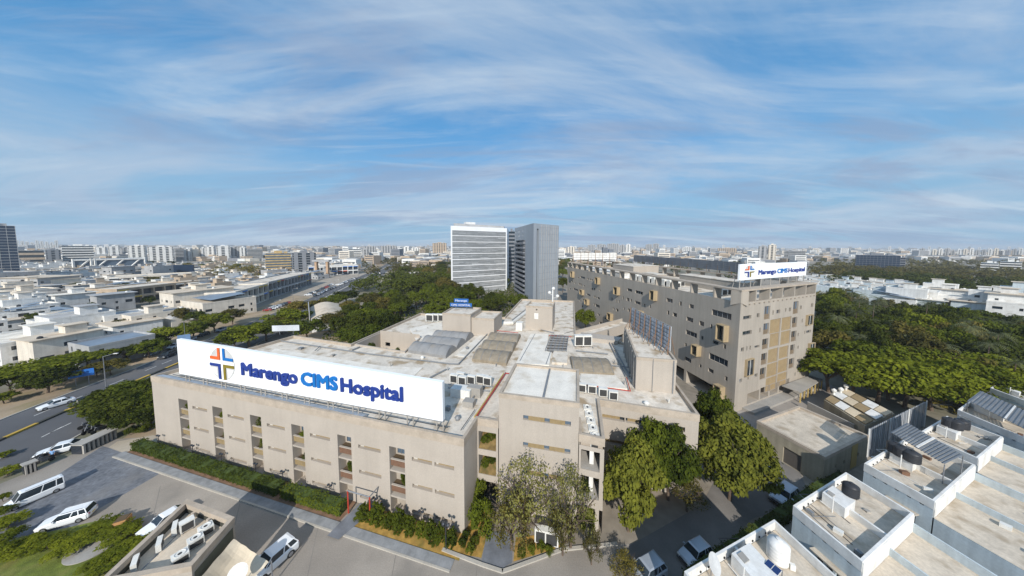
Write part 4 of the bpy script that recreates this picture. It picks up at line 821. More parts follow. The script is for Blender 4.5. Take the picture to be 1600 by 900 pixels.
car_px(hatS, (1104, 850), (1068, 870), 'silver hatchback in the shade below the large front tree', sc=1.0)
car_px(hatS, (1030, 878), (990, 902), 'silver car at the bottom edge in the shade of the lane', sc=1.12)
car_px(hatS, (1243, 758), (1207, 785), 'blue grey van-like hatchback parked in the lane by the hedge', sc=1.15)
car_px(hatW, (1184, 703), (1208, 728), 'white hatchback parked between the tree and the flat outbuilding', sc=1.05)
# cars along the far road and lots
rg = random.Random(3)
def lot(a, b, n, ang, lab, grp, jit=.6):
    for k in range(n):
        t = (k + .5) / n; pr = rg.choice([hatW, hatR, hatS, suvD, sedW, hatB, suvD]); put(pr, (a[0] + (b[0] - a[0]) * t + rg.uniform(-jit, jit), a[1] + (b[1] - a[1]) * t, .02), ang + rg.uniform(-.1, .1), lab, grp, (1, 1, 1))
lot((-129, 142), (-133, 162), 7, 0.5, 'parked car nose-in beside the arcade of shops in the row nearest the camera', 'cars before the shop arcade')
lot((-140, 186), (-158, 240), 12, .6, 'parked car in the long row along the far arcade road', 'cars along the arcade road')
lot((-150, 235), (-163, 285), 11, .4, 'parked car on the far side lot of the arcade', 'cars on the far arcade lot')
lot((-133, 183), (-146, 226), 8, 1.9, 'car standing in traffic on the left road beyond the trees', 'cars in traffic beyond the trees')
lot((-175, 330), (-95, 345), 14, .2, 'parked car at the busy junction', 'cars at the junction'); lot((-150, 300), (-80, 312), 12, 1.2, 'car parked on the dusty junction lot', 'cars on the dusty lot')
lot((-70, 112), (-52, 122), 6, 1.3, 'parked car between the trees behind the low hospital', 'cars behind the low hospital'); lot((-60, 100), (-48, 106), 4, 1.2, 'parked car beside the white shed', 'cars beside the white shed')
lot((-205, 372), (-238, 480), 12, 1.87, 'car queueing on the road past the junction', 'cars queueing past the junction')
lot((-112, 82), (-119, 112), 5, 1.75, 'car parked under the verge trees of the left road', 'cars under the verge trees', 1.2)
# motorbikes and a person
def bike_proto():
    r = thing('motorbike', None, 'motorbike', (0, 0, 0))
    for x in (-.6, .6): p = MB(); p.tube((x, -.05, .3), (x, .05, .3), .3, 12); w = p.build('wheel', M_TYRE, r)
    p = MB(); loft(p, [[(x, -w_, z0), (x, w_, z0), (x, w_ * .7, z1), (x, -w_ * .7, z1)] for x, w_, z0, z1 in ((-.35, .1, .45, .8), (-.1, .16, .3, .9), (.2, .14, .3, .75), (.5, .1, .5, .78))]); p.build('body', M_CDRK, r)
    p = MB(); p.box(.25, 0, .76, .7, .24, .1); p.build('seat', M_TYRE, r)
    p = MB(); p.tube((-.6, 0, .3), (-.35, 0, 1.0), .04); p.tube((-.35, -.32, 1.02), (-.35, .32, 1.02), .025); p.build('handlebar', M_STEEL, r); return r
bk = bike_proto()
for k, (x, y) in enumerate(((136, 668), (143, 671), (150, 673), (146, 666), (156, 675), (140, 676))): c = P(x, y); put(bk, (c.x, c.y, .02), 1.2 + .2 * (k % 3), 'motorbike in the cluster parked behind the slatted barrier', 'motorbikes behind the barrier', (1.15,) * 3)
for k, (x, y) in enumerate(((58, 722), (64, 719), (69, 723), (75, 716))): c = P(x, y); put(bk, (c.x, c.y, .02), .7, 'black motorbike in the short row beside the man in blue', 'motorbikes beside the man', (1.1,) * 3)
c = P(122, 636); put(bk, (c.x, c.y, .02), 1.2, 'motorbike being ridden along the yellow and black median of the left road', None, (1.1,) * 3)
def person(label, loc, rz, shirt, trousers, seated=False, hair=(.02, .015, .01)):
    """one skinned body with clothes as child meshes"""
    r = thing('person', label, 'person', loc, rz)
    V = [(0, 0, .95), (0, 0, 1.15), (0, .0, 1.38), (0, 0, 1.5), (0, -.02, 1.62), (0, -.01, 1.72)]; Rr = [.15, .14, .16, .06, .10, .085]; E_ = [(0, 1), (1, 2), (2, 3), (3, 4), (4, 5)]
    def add(p, rad, frm): V.append(p); Rr.append(rad); E_.append((frm, len(V) - 1)); return len(V) - 1
    for s in (-1, 1):
        a = add((s * .19, 0, 1.40), .06, 2); b = add((s * .25, -.02, 1.13), .045, a); c_ = add((s * .24, -.12, .90), .036, b); add((s * .235, -.15, .80), .035, c_)
        if seated: h = add((s * .12, -.02, .88), .09, 0); k = add((s * .18, -.42, .80), .07, h); f = add((s * .18, -.36, .40), .05, k); add((s * .18, -.48, .33), .04, f)
        else: h = add((s * .10, 0, .84), .095, 0); k = add((s * .11, -.03, .47), .065, h); f = add((s * .12, .02, .09), .045, k); add((s * .12, -.14, .04), .04, f)
    me = bpy.data.meshes.new('body'); me.from_pydata(V, E_, []); o = bpy.data.objects.new('body', me); COL.objects.link(o)
    md = o.modifiers.new('s', 'SKIN'); o.modifiers.new('u', 'SUBSURF').levels = 1
    for i, rr in enumerate(Rr): me.skin_vertices[0].data[i].radius = (rr, rr * (.75 if i in (0, 1, 2) else 1))
    me.skin_vertices[0].data[0].use_root = True; bpy.context.view_layer.update()
    m2 = bpy.data.meshes.new_from_object(o.evaluated_get(bpy.context.evaluated_depsgraph_get())); bpy.data.objects.remove(o)
    for mm in (mat('skin', (.22, .12, .075), bump=0), shirt, trousers): m2.materials.append(mm)
    for pl in m2.polygons: z = pl.center.z; x = abs(pl.center.x); pl.material_index = 2 if z < .93 and x < .21 else (1 if z < 1.49 and not (x > .2 and z < 1.15) else 0); pl.use_smooth = True
    ob = bpy.data.objects.new('body', m2); COL.objects.link(ob); ob.parent = r
    p = MB(); p.lathe(0, 0.0, [(.09, 1.66), (.105, 1.71), (.09, 1.77), (.03, 1.805)], 10); 
    W[r] = Matrix.Identity(4); p.build('hair', mat('hair_black', hair, bump=0), r); return r
c = P(83, 718); person('man in a light blue shirt and dark trousers standing beside the parked motorbikes', (c.x, c.y, .02), .6, mat('shirt_blue', (.20, .36, .60), bump=0), mat('trousers_dark', (.03, .035, .06), bump=0))
c = P(122, 637); person('rider in a pale shirt on the motorbike by the median', (c.x, c.y, .08), 2.75, mat('shirt_pale', (.6, .6, .58), bump=0), mat('trousers_dark', (.03, .035, .06)), True)

# ============================================================= slatted barrier boxes and gate pieces
def slat_barrier(label, a, b, dep, h, n):
    a, b = P(*a), P(*b); r = thing('barrier', label, 'barrier', ((a.x + b.x) / 2, (a.y + b.y) / 2, 0)); l, u, nn = along(a, b); q = lambda t, s, z: (a.x + u[0] * t + nn[0] * s, a.y + u[1] * t + nn[1] * s, z)
    p = MB(); p.hexa([q(0, .3, .02), q(l, .3, .02), q(l, dep, .02), q(0, dep, .02)], [q(0, .3, h - .15), q(l, .3, h - .15), q(l, dep, h - .15), q(0, dep, h - .15)]); p.build('core', M_CDRK, r)
    p = MB(); p.hexa([q(-.1, -.02, h - .15), q(l + .1, -.02, h - .15), q(l + .1, dep + .02, h - .15), q(-.1, dep + .02, h - .15)], [q(-.1, -.02, h), q(l + .1, -.02, h), q(l + .1, dep + .02, h), q(-.1, dep + .02, h)]); p.build('cap', M_CON, r)
    for k in range(n): t = (k + .1) * l / n; p = MB(); w = l / n * .45; p.hexa([q(t, 0, .02), q(t + w, 0, .02), q(t + w, .29, .02), q(t, .29, .02)], [q(t, 0, h - .152), q(t + w, 0, h - .152), q(t + w, .29, h - .152), q(t, .29, h - .152)]); p.build('slat', M_CON, r)
slat_barrier('long dark boundary wall block with upright concrete slats beside the slate forecourt', (131, 710), (186, 683), 2.0, 1.7, 8)
slat_barrier('short slatted wall block behind the ambulance van', (40, 743), (60, 735), 1.2, 1.6, 3)

# ============================================================= gatehouse with sunken plant roof
GH = 5.5; a, b = P(292, 780, GH), P(366, 808, GH); l, u, nn = along(a, b); q2 = lambda t, s: (a.x + u[0] * t + nn[0] * s, a.y + u[1] * t + nn[1] * s)
back = P(150, 912, GH); back2 = P(303, 885, GH); dl = 12.5
gh = thing('gatehouse', 'small beige gatehouse with an open walled roof full of condensers', 'building', (*q2(l / 2, -5), 0))
g0 = [(a.x, a.y), tuple(P(150, 912, GH)[:2]), tuple(P(299, 884, GH)[:2]), (b.x, b.y)]
p = MB()
for k in range(4):
    c, d = g0[k], g0[(k + 1) % 4]
    p.poly([(*c, 0), (*d, 0), (*d, GH - .5), (*c, GH - .5)])
p.build('wall', M_PL2, gh); p = MB(); rim(p, g0, GH - .55, GH, .42, lip=.03)
i1 = inset(g0, .42); p.build('roof_beam', M_RIM, gh)
p = MB()
for k in range(4): j = (k + 1) % 4; p.poly([(*i1[j], 4.4), (*i1[k], 4.4), (*i1[k], GH - .55), (*i1[j], GH - .55)])
p.build('inner_wall', mat('shade_mesh', (.055, .055, .045), var=.2), gh)
p = MB(); p.poly([(*c, 4.41) for c in i1]); p.build('sunken_roof', M_ROOFD, gh)
i3 = inset(g0, .5)
for t in (.42, .80): c = seg(i3[3], i3[0], t); p = MB(); p.box(c[0], c[1], 4.41, .35, .3, GH - 4.95, -.25); p.build('pillar', M_PL, gh)
p = MB()
c0_, c1_ = seg(g0[3], g0[2], .06), seg(g0[3], g0[2], .95); l_, u_, n_ = along(c1_, c0_) if False else along(c0_, c1_)
sgn = 1
for z0, z1 in ((2.6, 4.6),): p.hexa([(c0_[0] + .03, c0_[1] - .02, z0), (c1_[0] + .03, c1_[1] - .02, z0), (c1_[0] + .06, c1_[1] - .03, z0), (c0_[0] + .06, c0_[1] - .03, z0)], [(c0_[0] + .03, c0_[1] - .02, z1), (c1_[0] + .03, c1_[1] - .02, z1), (c1_[0] + .06, c1_[1] - .03, z1), (c0_[0] + .06, c0_[1] - .03, z1)])
p.build('louvre_panel', M_MESH, gh)
c = P(292, 818, 4.0); put(AC1, (*P(293, 829, 4.3)[:2], 4.42), 1.0, 'cube-shaped white condenser at the top end of the gatehouse roof', None, (.8, 1.3, .75))
for k, (x, y) in enumerate(((274, 832), (250, 857), (212, 888))): c = P(x, y, 4.4); put(AC1, (c.x, c.y, 4.42), 2.35, 'slim condenser along the dark left wall of the gatehouse roof', 'slim gatehouse condensers', (1.0, .65, .6))
for k, (x, y) in enumerate(((322, 832), (306, 850), (282, 876))): c = P(x, y, 4.5); put(AC2, (c.x, c.y, 4.42), 1.0, 'fan-topped condenser along the right wall of the gatehouse roof', 'fan-topped gatehouse condensers', (.72, .72, .5))
pipes('roof_pipe', [(*P(212, 900, 4.4)[:2], 4.4), (*P(283, 830, 4.4)[:2], 4.4)], .07, M_SHEET, par=gh); pipes('roof_pipe', [(*P(240, 866, 4.4)[:2], 4.35), (*P(300, 848, 4.4)[:2], 4.35)], .05, M_SHEET, par=gh)
# canvas canopy and dish
def drape(name, label, ctrl, K=14, thick=.03):
    """ctrl: 4 corners a,b,c,d in world coordinates, sagging sheet"""
    a, b, c, d = [Vector(x) for x in ctrl]; p = MB(); rows_ = []
    for i in range(K + 1):
        s = i / K; row = []
        for j in range(K + 1):
            t = j / K; pt = a.lerp(b, s).lerp(d.lerp(c, s), t); edge = s * (1 - s) * t * (1 - t) * 16
            pinch = (1 - 4 * (s * (1 - s))) * 0; pt = pt + Vector((0, 0, -.9 * edge + .05 * sin(s * 23) * (1 - t) + .04 * sin(t * 19 + s * 7))); row.append(pt)
        rows_.append(row)
    for i in range(K):
        for j in range(K): p.poly([rows_[i][j], rows_[i + 1][j], rows_[i + 1][j + 1], rows_[i][j + 1]])
    return p
r = thing('canvas_canopy', 'cream tensioned canvas canopy fixed to the right wall of the gatehouse', 'canopy', (-24, 22, 0))
p = drape('', '', [(*P(365, 842, 4.2)[:2], 4.2), (*P(420, 878, 2.6)[:2], 2.6), (*P(372, 930, 2.4)[:2], 2.4), (*P(285, 935, 4.0)[:2], 4.0)]); p.build('canvas', M_CANV, r, smooth=True)
p = MB(); c = P(424, 878, 2.6); p.tube((c.x, c.y, .02), (c.x, c.y, 2.7), .06); p.build('pole', M_STEEL, r)
r = thing('satellite_dish', 'white satellite dish on the canvas canopy beside the gatehouse', 'dish', (*P(372, 893, 3.4)[:2], 2.6)); c = P(372, 893, 3.9); p = MB(); p.tube((c.x, c.y, 2.4), (c.x, c.y, 3.7), .05); p.build('stand', M_STEEL, r); p = MB()
prof = [(.05, 0), (.3, .04), (.6, .16), (.75, .26)]; K = 18; nrm = Vector((.5, -.7, .55)).normalized(); e1 = nrm.orthogonal().normalized(); e2 = nrm.cross(e1)
rr = [[Vector((c.x, c.y, 3.8)) + (e1 * cos(2 * pi * k / K) + e2 * sin(2 * pi * k / K)) * ra + nrm * za for k in range(K)] for ra, za in prof]
loft(p, rr); p.build('dish', M_WHT, r, smooth=True)

# ============================================================= flat outbuilding, container roofs and metal screens
M_OUT = mat('outbuilding_wall', (.36, .32, .24), var=.12, streak=.2)
OB = [tuple(P(*c, 4.6)[:2]) for c in ((1183, 657), (1289, 714), (1357, 680), (1248, 634))]
ob = thing('outbuilding', 'low flat-roofed khaki outbuilding beside the foot of the tower', 'building', (*OB[0], 0))
p = MB(); 
for k in range(4):
    a, b = OB[k], OB[(k + 1) % 4]
    if k == 0: wall(p, a, b, 0, 4.4, [(3.9, 6.2, .05, 2.7, .2)])
    elif k == 1: wall(p, a, b, 0, 4.4, [(3.2, 3.7, 1.8, 2.4, .2), (5.7, 6.2, 1.8, 2.4, .2), (10, 10.5, 1.8, 2.4, .2)])
    else: p.poly([(*a, 0), (*b, 0), (*b, 4.4), (*a, 4.4)])
p.build('wall', M_OUT, ob); pane(OB[0], OB[1], (3.9, 6.2, .05, 2.7), .19, mat('shutter', (.10, .09, .08)), 'shutter_door', ob)
for u in (3.2, 5.7, 10): pane(OB[1], OB[2], (u, u + .5, 1.8, 2.4), .19, GL, 'window', ob)
p = MB(); p.poly([(*c, 4.25) for c in inset(OB, .3)]); p.build('roof', M_TERR, ob); p = MB(); rim(p, OB, 4.1, 4.6, .35, lip=.04); p.build('parapet', M_RIM, ob)
l, u, nn = along(OB[1], OB[2]); p = MB(); p.hexa([fp(OB[1], OB[2], 8.0, .4, -.06), fp(OB[1], OB[2], 9.8, .4, -.06), fp(OB[1], OB[2], 9.8, .4, -.001), fp(OB[1], OB[2], 8.0, .4, -.001)], [fp(OB[1], OB[2], 8.0, 4.2, -.06), fp(OB[1], OB[2], 9.8, 4.2, -.06), fp(OB[1], OB[2], 9.8, 4.2, -.001), fp(OB[1], OB[2], 8.0, 4.2, -.001)]); p.build('wall_panel', mat('ochre_wall', (.42, .31, .12), var=.05), ob)
# rows of small stepped sheet roofs
sh = thing('sheet_shed', 'long low shed with stepped rows of tan and blue sheets and roof vents', 'shed', (66, 52, 0))
q = [tuple(P(*c, 3.4)[:2]) for c in ((1288, 622), (1352, 662), (1398, 643), (1322, 605))]
p = MB(); p.prism(q, 0, 3.0); p.build('wall', M_OUT, sh)
for i in range(4):
    for j in range(3):
        f = lambda s, t: seg(seg(q[0], q[1], s), seg(q[3], q[2], s), t); z = 3.1 + .12 * (j % 2); pts = [f(i / 4 + .01, j / 3 + .03), f((i + 1) / 4 - .01, j / 3 + .03), f((i + 1) / 4 - .01, (j + 1) / 3 - .06), f(i / 4 + .01, (j + 1) / 3 - .06)]
        p = MB(); p.hexa([(*c, z) for c in pts], [(pts[0][0], pts[0][1], z + .12), (pts[1][0], pts[1][1], z + .12), (pts[2][0], pts[2][1], z + .3), (pts[3][0], pts[3][1], z + .3)]); p.build('roof_sheet', [M_TAN, M_WHT, mat('sheet_tan_pale', (.6, .5, .36))][(i + j) % 3], sh)
for x, y in ((1303, 612), (1314, 610), (1322, 605)): c = P(x, y, 4); p = MB(); p.lathe(c.x, c.y, [(.2, 3.3), (.2, 3.9), (.4, 4.1), (.42, 4.4), (.1, 4.7)], 10); p.build('roof_vent', M_AC, sh)
ms = thing('metal_fence', 'tall pale corrugated metal screen leaning over the alley behind the shed', 'fence', (68, 46, 0)); a, b = P(1357, 672, 5), P(1447, 628, 5); p = MB(); l, u, nn = along(a, b); K = int(l / .35)
for k in range(K):
    t = k * l / K; d = .08 if k % 2 else 0; p.hexa([(a.x + u[0] * t + nn[0] * d, a.y + u[1] * t + nn[1] * d, .05), (a.x + u[0] * (t + .34) + nn[0] * d, a.y + u[1] * (t + .34) + nn[1] * d, .05), (a.x + u[0] * (t + .34) + nn[0] * (d + .05), a.y + u[1] * (t + .34) + nn[1] * (d + .05), .05), (a.x + u[0] * t + nn[0] * (d + .05), a.y + u[1] * t + nn[1] * (d + .05), .05)],
       [(a.x + u[0] * t + nn[0] * d, a.y + u[1] * t + nn[1] * d, 5), (a.x + u[0] * (t + .34) + nn[0] * d, a.y + u[1] * (t + .34) + nn[1] * d, 5), (a.x + u[0] * (t + .34) + nn[0] * (d + .05), a.y + u[1] * (t + .34) + nn[1] * (d + .05), 5), (a.x + u[0] * t + nn[0] * (d + .05), a.y + u[1] * t + nn[1] * (d + .05), 5)], (k // 3) % 2)
p.build('sheets', [mat('galvanised', (.52, .54, .57), rough=.5, metal=.3, var=.15), mat('galvanised_dull', (.36, .39, .43), rough=.6, metal=.3, var=.15)], ms)
for t in (0, .33, .66, 1): c = seg(a, b, t); p = MB(); p.tube((c[0], c[1] - .1, .02), (c[0], c[1] - .1, 5.3), .08); p.build('post', M_WHT, ms)
lw_ = thing('boundary_wall', 'low concrete wall between the outbuilding and the shed', 'wall', (*P(1320, 640, 1)[:2], 0)); p = MB(); a, b = P(1262, 628, 2.2), P(1335, 664, 2.2); p.prism([(a.x, a.y), (b.x, b.y), (b.x + .3, b.y + .3), (a.x + .3, a.y + .3)], .02, 2.2); p.build('wall', M_CON, lw_)

# ============================================================= townhouses, lower right
def townhouse(label, L0, F0, dx, zt=8.0, width=None, low=True, tank='black', canopy=False, ext=12, vis=True, lowlen=11):
    """L0 = left corner, F0 = far corner, both on the parapet top; the house runs along dx (world vector) towards the right"""
    L0 = Vector(L0); F0 = Vector(F0); e = (F0 - L0).normalized(); wd = (F0 - L0).length; n = Vector(dx).normalized(); dp = Vector(dx).length
    q = lambda s, t: (L0.x + e.x * wd * s + n.x * dp * t, L0.y + e.y * wd * s + n.y * dp * t)
    r = thing('townhouse', label, 'townhouse', (*q(.5, .5), 0)); poly = [q(0, 0), q(0, 1), q(1, 1), q(1, 0)]
    p = MB(); wi = along(q(0, 0), q(0, 1))[0]
    wall(p, q(0, 0), q(0, 1), 0, zt - .12, [(wi * .42, wi * .52, 3.9, 5.3, .2), (wi * .56, wi * .66, 3.9, 5.3, .2), (wi * .7, wi * .8, 3.9, 5.3, .2)] + [(wi * (.14 + .17 * k), wi * (.14 + .17 * k) + .32, zt - 1.15, zt - .95, .1) for k in range(5)])
    for a, b in ((q(0, 1), q(1, 1)), (q(1, 1), q(1, 0)), (q(1, 0), q(0, 0))): p.poly([(*a, 0), (*b, 0), (*b, zt - .12), (*a, zt - .12)])
    p.build('wall', M_BLWALL, r)
    for k in range(3): pane(q(0, 0), q(0, 1), (wi * (.42 + .14 * k), wi * (.52 + .14 * k), 3.9, 5.3), .18, GL, 'window', r)
    p = MB(); p.hexa([fp(q(0, 0), q(0, 1), wi * .38, 5.5, -.6), fp(q(0, 0), q(0, 1), wi * .84, 5.5, -.6), fp(q(0, 0), q(0, 1), wi * .84, 5.5, -.01), fp(q(0, 0), q(0, 1), wi * .38, 5.5, -.01)], [fp(q(0, 0), q(0, 1), wi * .38, 5.62, -.6), fp(q(0, 0), q(0, 1), wi * .84, 5.62, -.6), fp(q(0, 0), q(0, 1), wi * .84, 5.62, -.01), fp(q(0, 0), q(0, 1), wi * .38, 5.62, -.01)]); p.build('window_shade', M_TERR, r)
    p = MB(); rim(p, poly, zt - 1.0, zt, .16, lip=.03); ins = inset(poly, .2)
    p.prism([q(.49, 0.02), q(.49, .985), q(.51, .985), q(.51, .02)], zt - .8, zt - .12); p.build('parapet', M_WHT, r)
    p = MB(); p.poly([(*c, zt - .8) for c in ins]); p.build('roof_terrace', M_TERR, r)
    # stair box and water tank on the party wall
    p = MB(); sb = [q(.36, .06), q(.36, .42), q(.64, .42), q(.64, .06)]; p.prism([q(.40, .10), q(.40, .46), q(.60, .46), q(.60, .10)], zt - .8, zt + .35); p.build('stair_box', M_WHT, r)
    p = MB(); p.prism([q(.43, .14), q(.43, .24), q(.48, .24), q(.48, .14)], zt + .35, zt + .45); p.build('roof_hatch', M_CON, r)
    for s, t in ((.06, .12), (.94, .12)):
        p = MB(); c = q(s, t)
        for k in range(4): d = q(s, .04 + .0 * k)
    p = MB(); p.tube((*q(.37, .3), zt - .8), (*q(.37, .3), zt + .9), .05); p.tube((*q(.37, .1), zt - .5), (*q(.37, .3), zt - .5), .04); p.build('downpipe', M_WHT, r)
    for s0, s1 in ((.04, .46), (.54, .96)):
        p = MB()
        for k in range(4): c = q(s0 + (s1 - s0) * (k + 1) / 5, .0); c2 = inset(poly, .2); a = seg(c2[0], c2[3], s0 + (s1 - s0) * (k + 1) / 5); p.box(a[0] + n.x * .02, a[1] + n.y * .02, zt - .6, .14, .06, .14, math.atan2(e.y, e.x))
        p.build('parapet_holes', M_DARK, r)
    gx = random.Random(int(L0.x * 10))
    for k in range(4):
        a, b = q(gx.uniform(.06, .45), gx.uniform(.1, .9)), q(gx.uniform(.5, .94), gx.uniform(.1, .9)); p = MB(); m_ = seg(a, (a[0], b[1]), 1); p.tube((*a, zt - .76), (m_[0], m_[1], zt - .76), .03); p.tube((m_[0], m_[1], zt - .76), (*seg(m_, b, .4), zt - .76), .03); p.build('loose_pipe', gx.choice((M_TANK, M_WHT, M_SHEET)), r)
    for k in range(5): c = q(gx.choice((gx.uniform(.06, .3), gx.uniform(.68, .93))), gx.uniform(.1, .9)); p = MB(); p.box(c[0], c[1], zt - .8, gx.uniform(.25, .7), gx.uniform(.2, .5), gx.uniform(.15, .5), gx.uniform(0, 3)); p.build('roof_clutter', gx.choice((M_CON, M_SHEET, M_BRN, M_AC)), r)
    if low:
        for k in range(3): c = q(gx.uniform(.08, .9), 1 + gx.uniform(.2, .9) * lowlen / dp); p = MB(); p.box(c[0], c[1], zt - 1.87, gx.uniform(.4, 1.0), gx.uniform(.3, .6), gx.uniform(.3, .8), gx.uniform(0, 3)); p.build('terrace_clutter', gx.choice((M_AC, M_CON, M_AC)), r)
        zl = zt - 1.45; lp = [q(0.0, 1.02), q(0.0, 1 + lowlen / dp), q(1.0, 1 + lowlen / dp), q(1.0, 1.02)]
        p = MB(); p.prism(lp, 0, zl - .45); p.build('lower_wall', M_BLWALL, r); p = MB(); p.poly([(*c, zl - .42) for c in lp]); p.build('lower_terrace', M_TERR, r)
        p = MB()
        for a, b, hh in ((lp[1], lp[2], .5), (lp[2], lp[3], .5)):
            l_, u_, n_ = along(a, b); p.prism([a, b, (b[0] + n_[0] * .15, b[1] + n_[1] * .15), (a[0] + n_[0] * .15, a[1] + n_[1] * .15)], zl - .445, zl + hh)
        c, d = q(.49, 1.02), q(.49, 1 + lowlen / dp); l_, u_, n_ = along(c, d); p.prism([c, d, (d[0] + n_[0] * .15, d[1] + n_[1] * .15), (c[0] + n_[0] * .15, c[1] + n_[1] * .15)], zl - .443, zl + .3); p.build('lower_parapet', M_BLWALL, r)
        p = MB(); p.prism([q(0.003, 1.001), q(0.003, 1.019), q(.997, 1.019), q(.997, 1.001)], zl - .41, zt - .125); p.build('white_gable', M_WHT, r)
    return r, q
def tank(label, loc, rad, h, m, lean=0, group=None):
    r = thing('water_tank', label, 'water tank', loc, 0, group); W[r] = Matrix.Translation(loc); x, y, z = loc; p = MB(); prof = [(rad, z)]
    for k in range(5): zz_ = z + .04 + h * .8 * k / 5; prof += [(rad * 1.03, zz_ + .03), (rad * 1.03, zz_ + h * .12), (rad, zz_ + h * .14)]
    prof += [(rad * .98, z + h * .84), (rad * .55, z + h * .96), (rad * .25, z + h)]; p.lathe(x, y, prof, 20); p.build('body', m, r, smooth=True)
    p = MB(); p.lathe(x, y, [(rad * .28, z + h), (rad * .28, z + h + .08), (rad * .1, z + h + .1)], 12); p.build('lid', m, r); return r
def txy(x, y, z): return tuple(P(x, y, z)[:2])
V2 = Vector(txy(1447, 803, 8)) - Vector(txy(1322, 738, 8)); V2 = Vector((1.2, -5.6))
V2 = (Vector(txy(1347, 877, 8)) - Vector(txy(1240, 790, 8)))
ZH = 8.0
t2, q2_ = townhouse('pale blue paired townhouse nearest the lane with a leaning black tank on its roof', txy(1240, 790, ZH), txy(1322, 738, ZH), V2, ZH)
t1, q1_ = townhouse('pale blue paired townhouse at the bottom edge with solar panels and a white tank', txy(1070, 893, ZH), txy(1210, 812, ZH), V2 * 1.3, ZH)
t3, q3_ = townhouse('paired townhouse with grey corrugated canopy and black tanks beyond the metal screen', txy(1351, 724, ZH), txy(1420, 682, ZH), Vector(txy(1460, 783, ZH)) - Vector(txy(1351, 724, ZH)), ZH)
t4, q4_ = townhouse('paired townhouse with three black tanks in the upper row on the right', txy(1437, 676, ZH), txy(1480, 650, ZH), Vector(txy(1528, 716, ZH)) - Vector(txy(1437, 676, ZH)), ZH)
zt_ = ZH
tank('leaning black ribbed water tank on the nearest paired townhouse', (*txy(1328, 779, 7.9), 8.36), .62, 1.3, M_TANK)
tank('tall white ribbed water tank on the bottom edge townhouse roof', (*txy(1215, 872, 7.3), 7.2), .75, 1.9, M_WHT)
for k, (x, y) in enumerate(((1408, 714), (1424, 722), (1398, 708))): tank('black water tank in the group under the corrugated canopy', (*txy(x, y, 8.2), 8.36), .7, 1.35, M_TANK, group='black tanks under the canopy')
for k, (x, y) in enumerate(((1483, 668), (1492, 671), (1502, 670))): tank('grey black water tank in the row of three on the upper right townhouse', (*txy(x, y, 8.2), 8.36), .68, 1.35, M_TANK, group='three tanks on the upper right townhouse')
def sheet_canopy(label, pts, m=M_SHEET):
    c = [Vector((*txy(x, y, z), z)) for x, y, z in pts]; r = thing('sheet_canopy', label, 'canopy', (c[0].x, c[0].y, 7)); p = MB(); K = 34
    for k in range(K):
        a, b = c[0].lerp(c[1], k / K), c[0].lerp(c[1], (k + 1) / K); d, e = c[3].lerp(c[2], k / K), c[3].lerp(c[2], (k + 1) / K); up = Vector((0, 0, .07 if k % 2 else 0)); p.hexa([a + up, b + up, e + up, d + up], [v + up + Vector((0, 0, .04)) for v in (a, b, e, d)])
    p.build('sheets', m, r); p = MB(); a, b = c[0].lerp(c[1], .5), c[3].lerp(c[2], .5); w_ = (c[1] - c[0]).normalized() * .25; p.hexa([a, a + w_, b + w_, b], [v + Vector((0, 0, .17)) for v in (a, a + w_, b + w_, b)]); p.build('ridge_strip', M_WHT, r)
    for i in range(4): p = MB(); p.tube((c[i].x, c[i].y, 7.2), c[i], .05); p.build('post', M_STEEL, r)
sheet_canopy('grey corrugated canopy over the tanks of the middle townhouse', [(1391, 676, 9.6), (1476, 726, 9.6), (1505, 712, 10.2), (1417, 661, 10.2)])
t5, q5_ = townhouse('long grey blue house with a wide corrugated roof canopy at the right edge', txy(1497, 640, ZH), txy(1530, 616, ZH), Vector(txy(1640, 700, ZH)) - Vector(txy(1497, 640, ZH)), ZH, low=False)
sheet_canopy('wide grey corrugated canopy on the house at the right edge', [(1512, 626, 9.0), (1640, 690, 9.0), (1650, 664, 9.8), (1532, 611, 9.8)])
t6, q6_ = townhouse('farther house with a dusty roof at the right edge beside the wood', txy(1548, 606, 7), txy(1562, 598, 7), Vector(txy(1640, 640, 7)) - Vector(txy(1548, 606, 7)), 7, low=False)
sp = thing('solar_panel', 'blue solar panels on the bottom edge townhouse roof', 'solar panel', (*txy(1205, 895, 8), 7.2)); c = [Vector((*txy(x, y, 8.2), z)) for x, y, z in ((1178, 893, 8.0), (1200, 878, 8.5), (1222, 897, 8.5), (1200, 915, 8.0))]
p = MB(); p.hexa([v - Vector((0, 0, .05)) for v in c], c); p.build('frame', M_AC, sp)
for i in range(2):
    for j in range(3):
        f = lambda s, t: c[0].lerp(c[1], s).lerp(c[3].lerp(c[2], s), t); p = MB(); v = [f(j / 3 + .02, i / 2 + .03), f((j + 1) / 3 - .02, i / 2 + .03), f((j + 1) / 3 - .02, (i + 1) / 2 - .03), f(j / 3 + .02, (i + 1) / 2 - .03)]; p.hexa([a + Vector((0, 0, .004)) for a in v], [a + Vector((0, 0, .02)) for a in v]); p.build('cell', glass('solar_cell' + str(i * 3 + j), (.01, .03, .12), .15) if i + j == 0 else MATS['solar_cell0'], sp)
for t in (c[0], c[2]): p = MB(); p.tube((t.x, t.y, 7.2), t, .04); p.build('leg', M_STEEL, sp)
r = thing('satellite_dish', 'grey satellite dish at the left parapet of the bottom edge townhouse', 'dish', (*txy(1112, 880, 8.2), 7.2)); c = P(1112, 880, 8.6); p = MB(); p.tube((c.x, c.y, 7.2), (c.x, c.y, 8.6), .04); p.build('stand', M_STEEL, r)
p = MB(); rr = [[Vector((c.x, c.y, 8.6)) + (e1 * cos(2 * pi * k / K) + e2 * sin(2 * pi * k / K)) * ra + nrm * za for k in range(18)] for K in (18,) for ra, za in prof]; loft(p, rr); p.build('dish', M_LGREY, r, smooth=True)
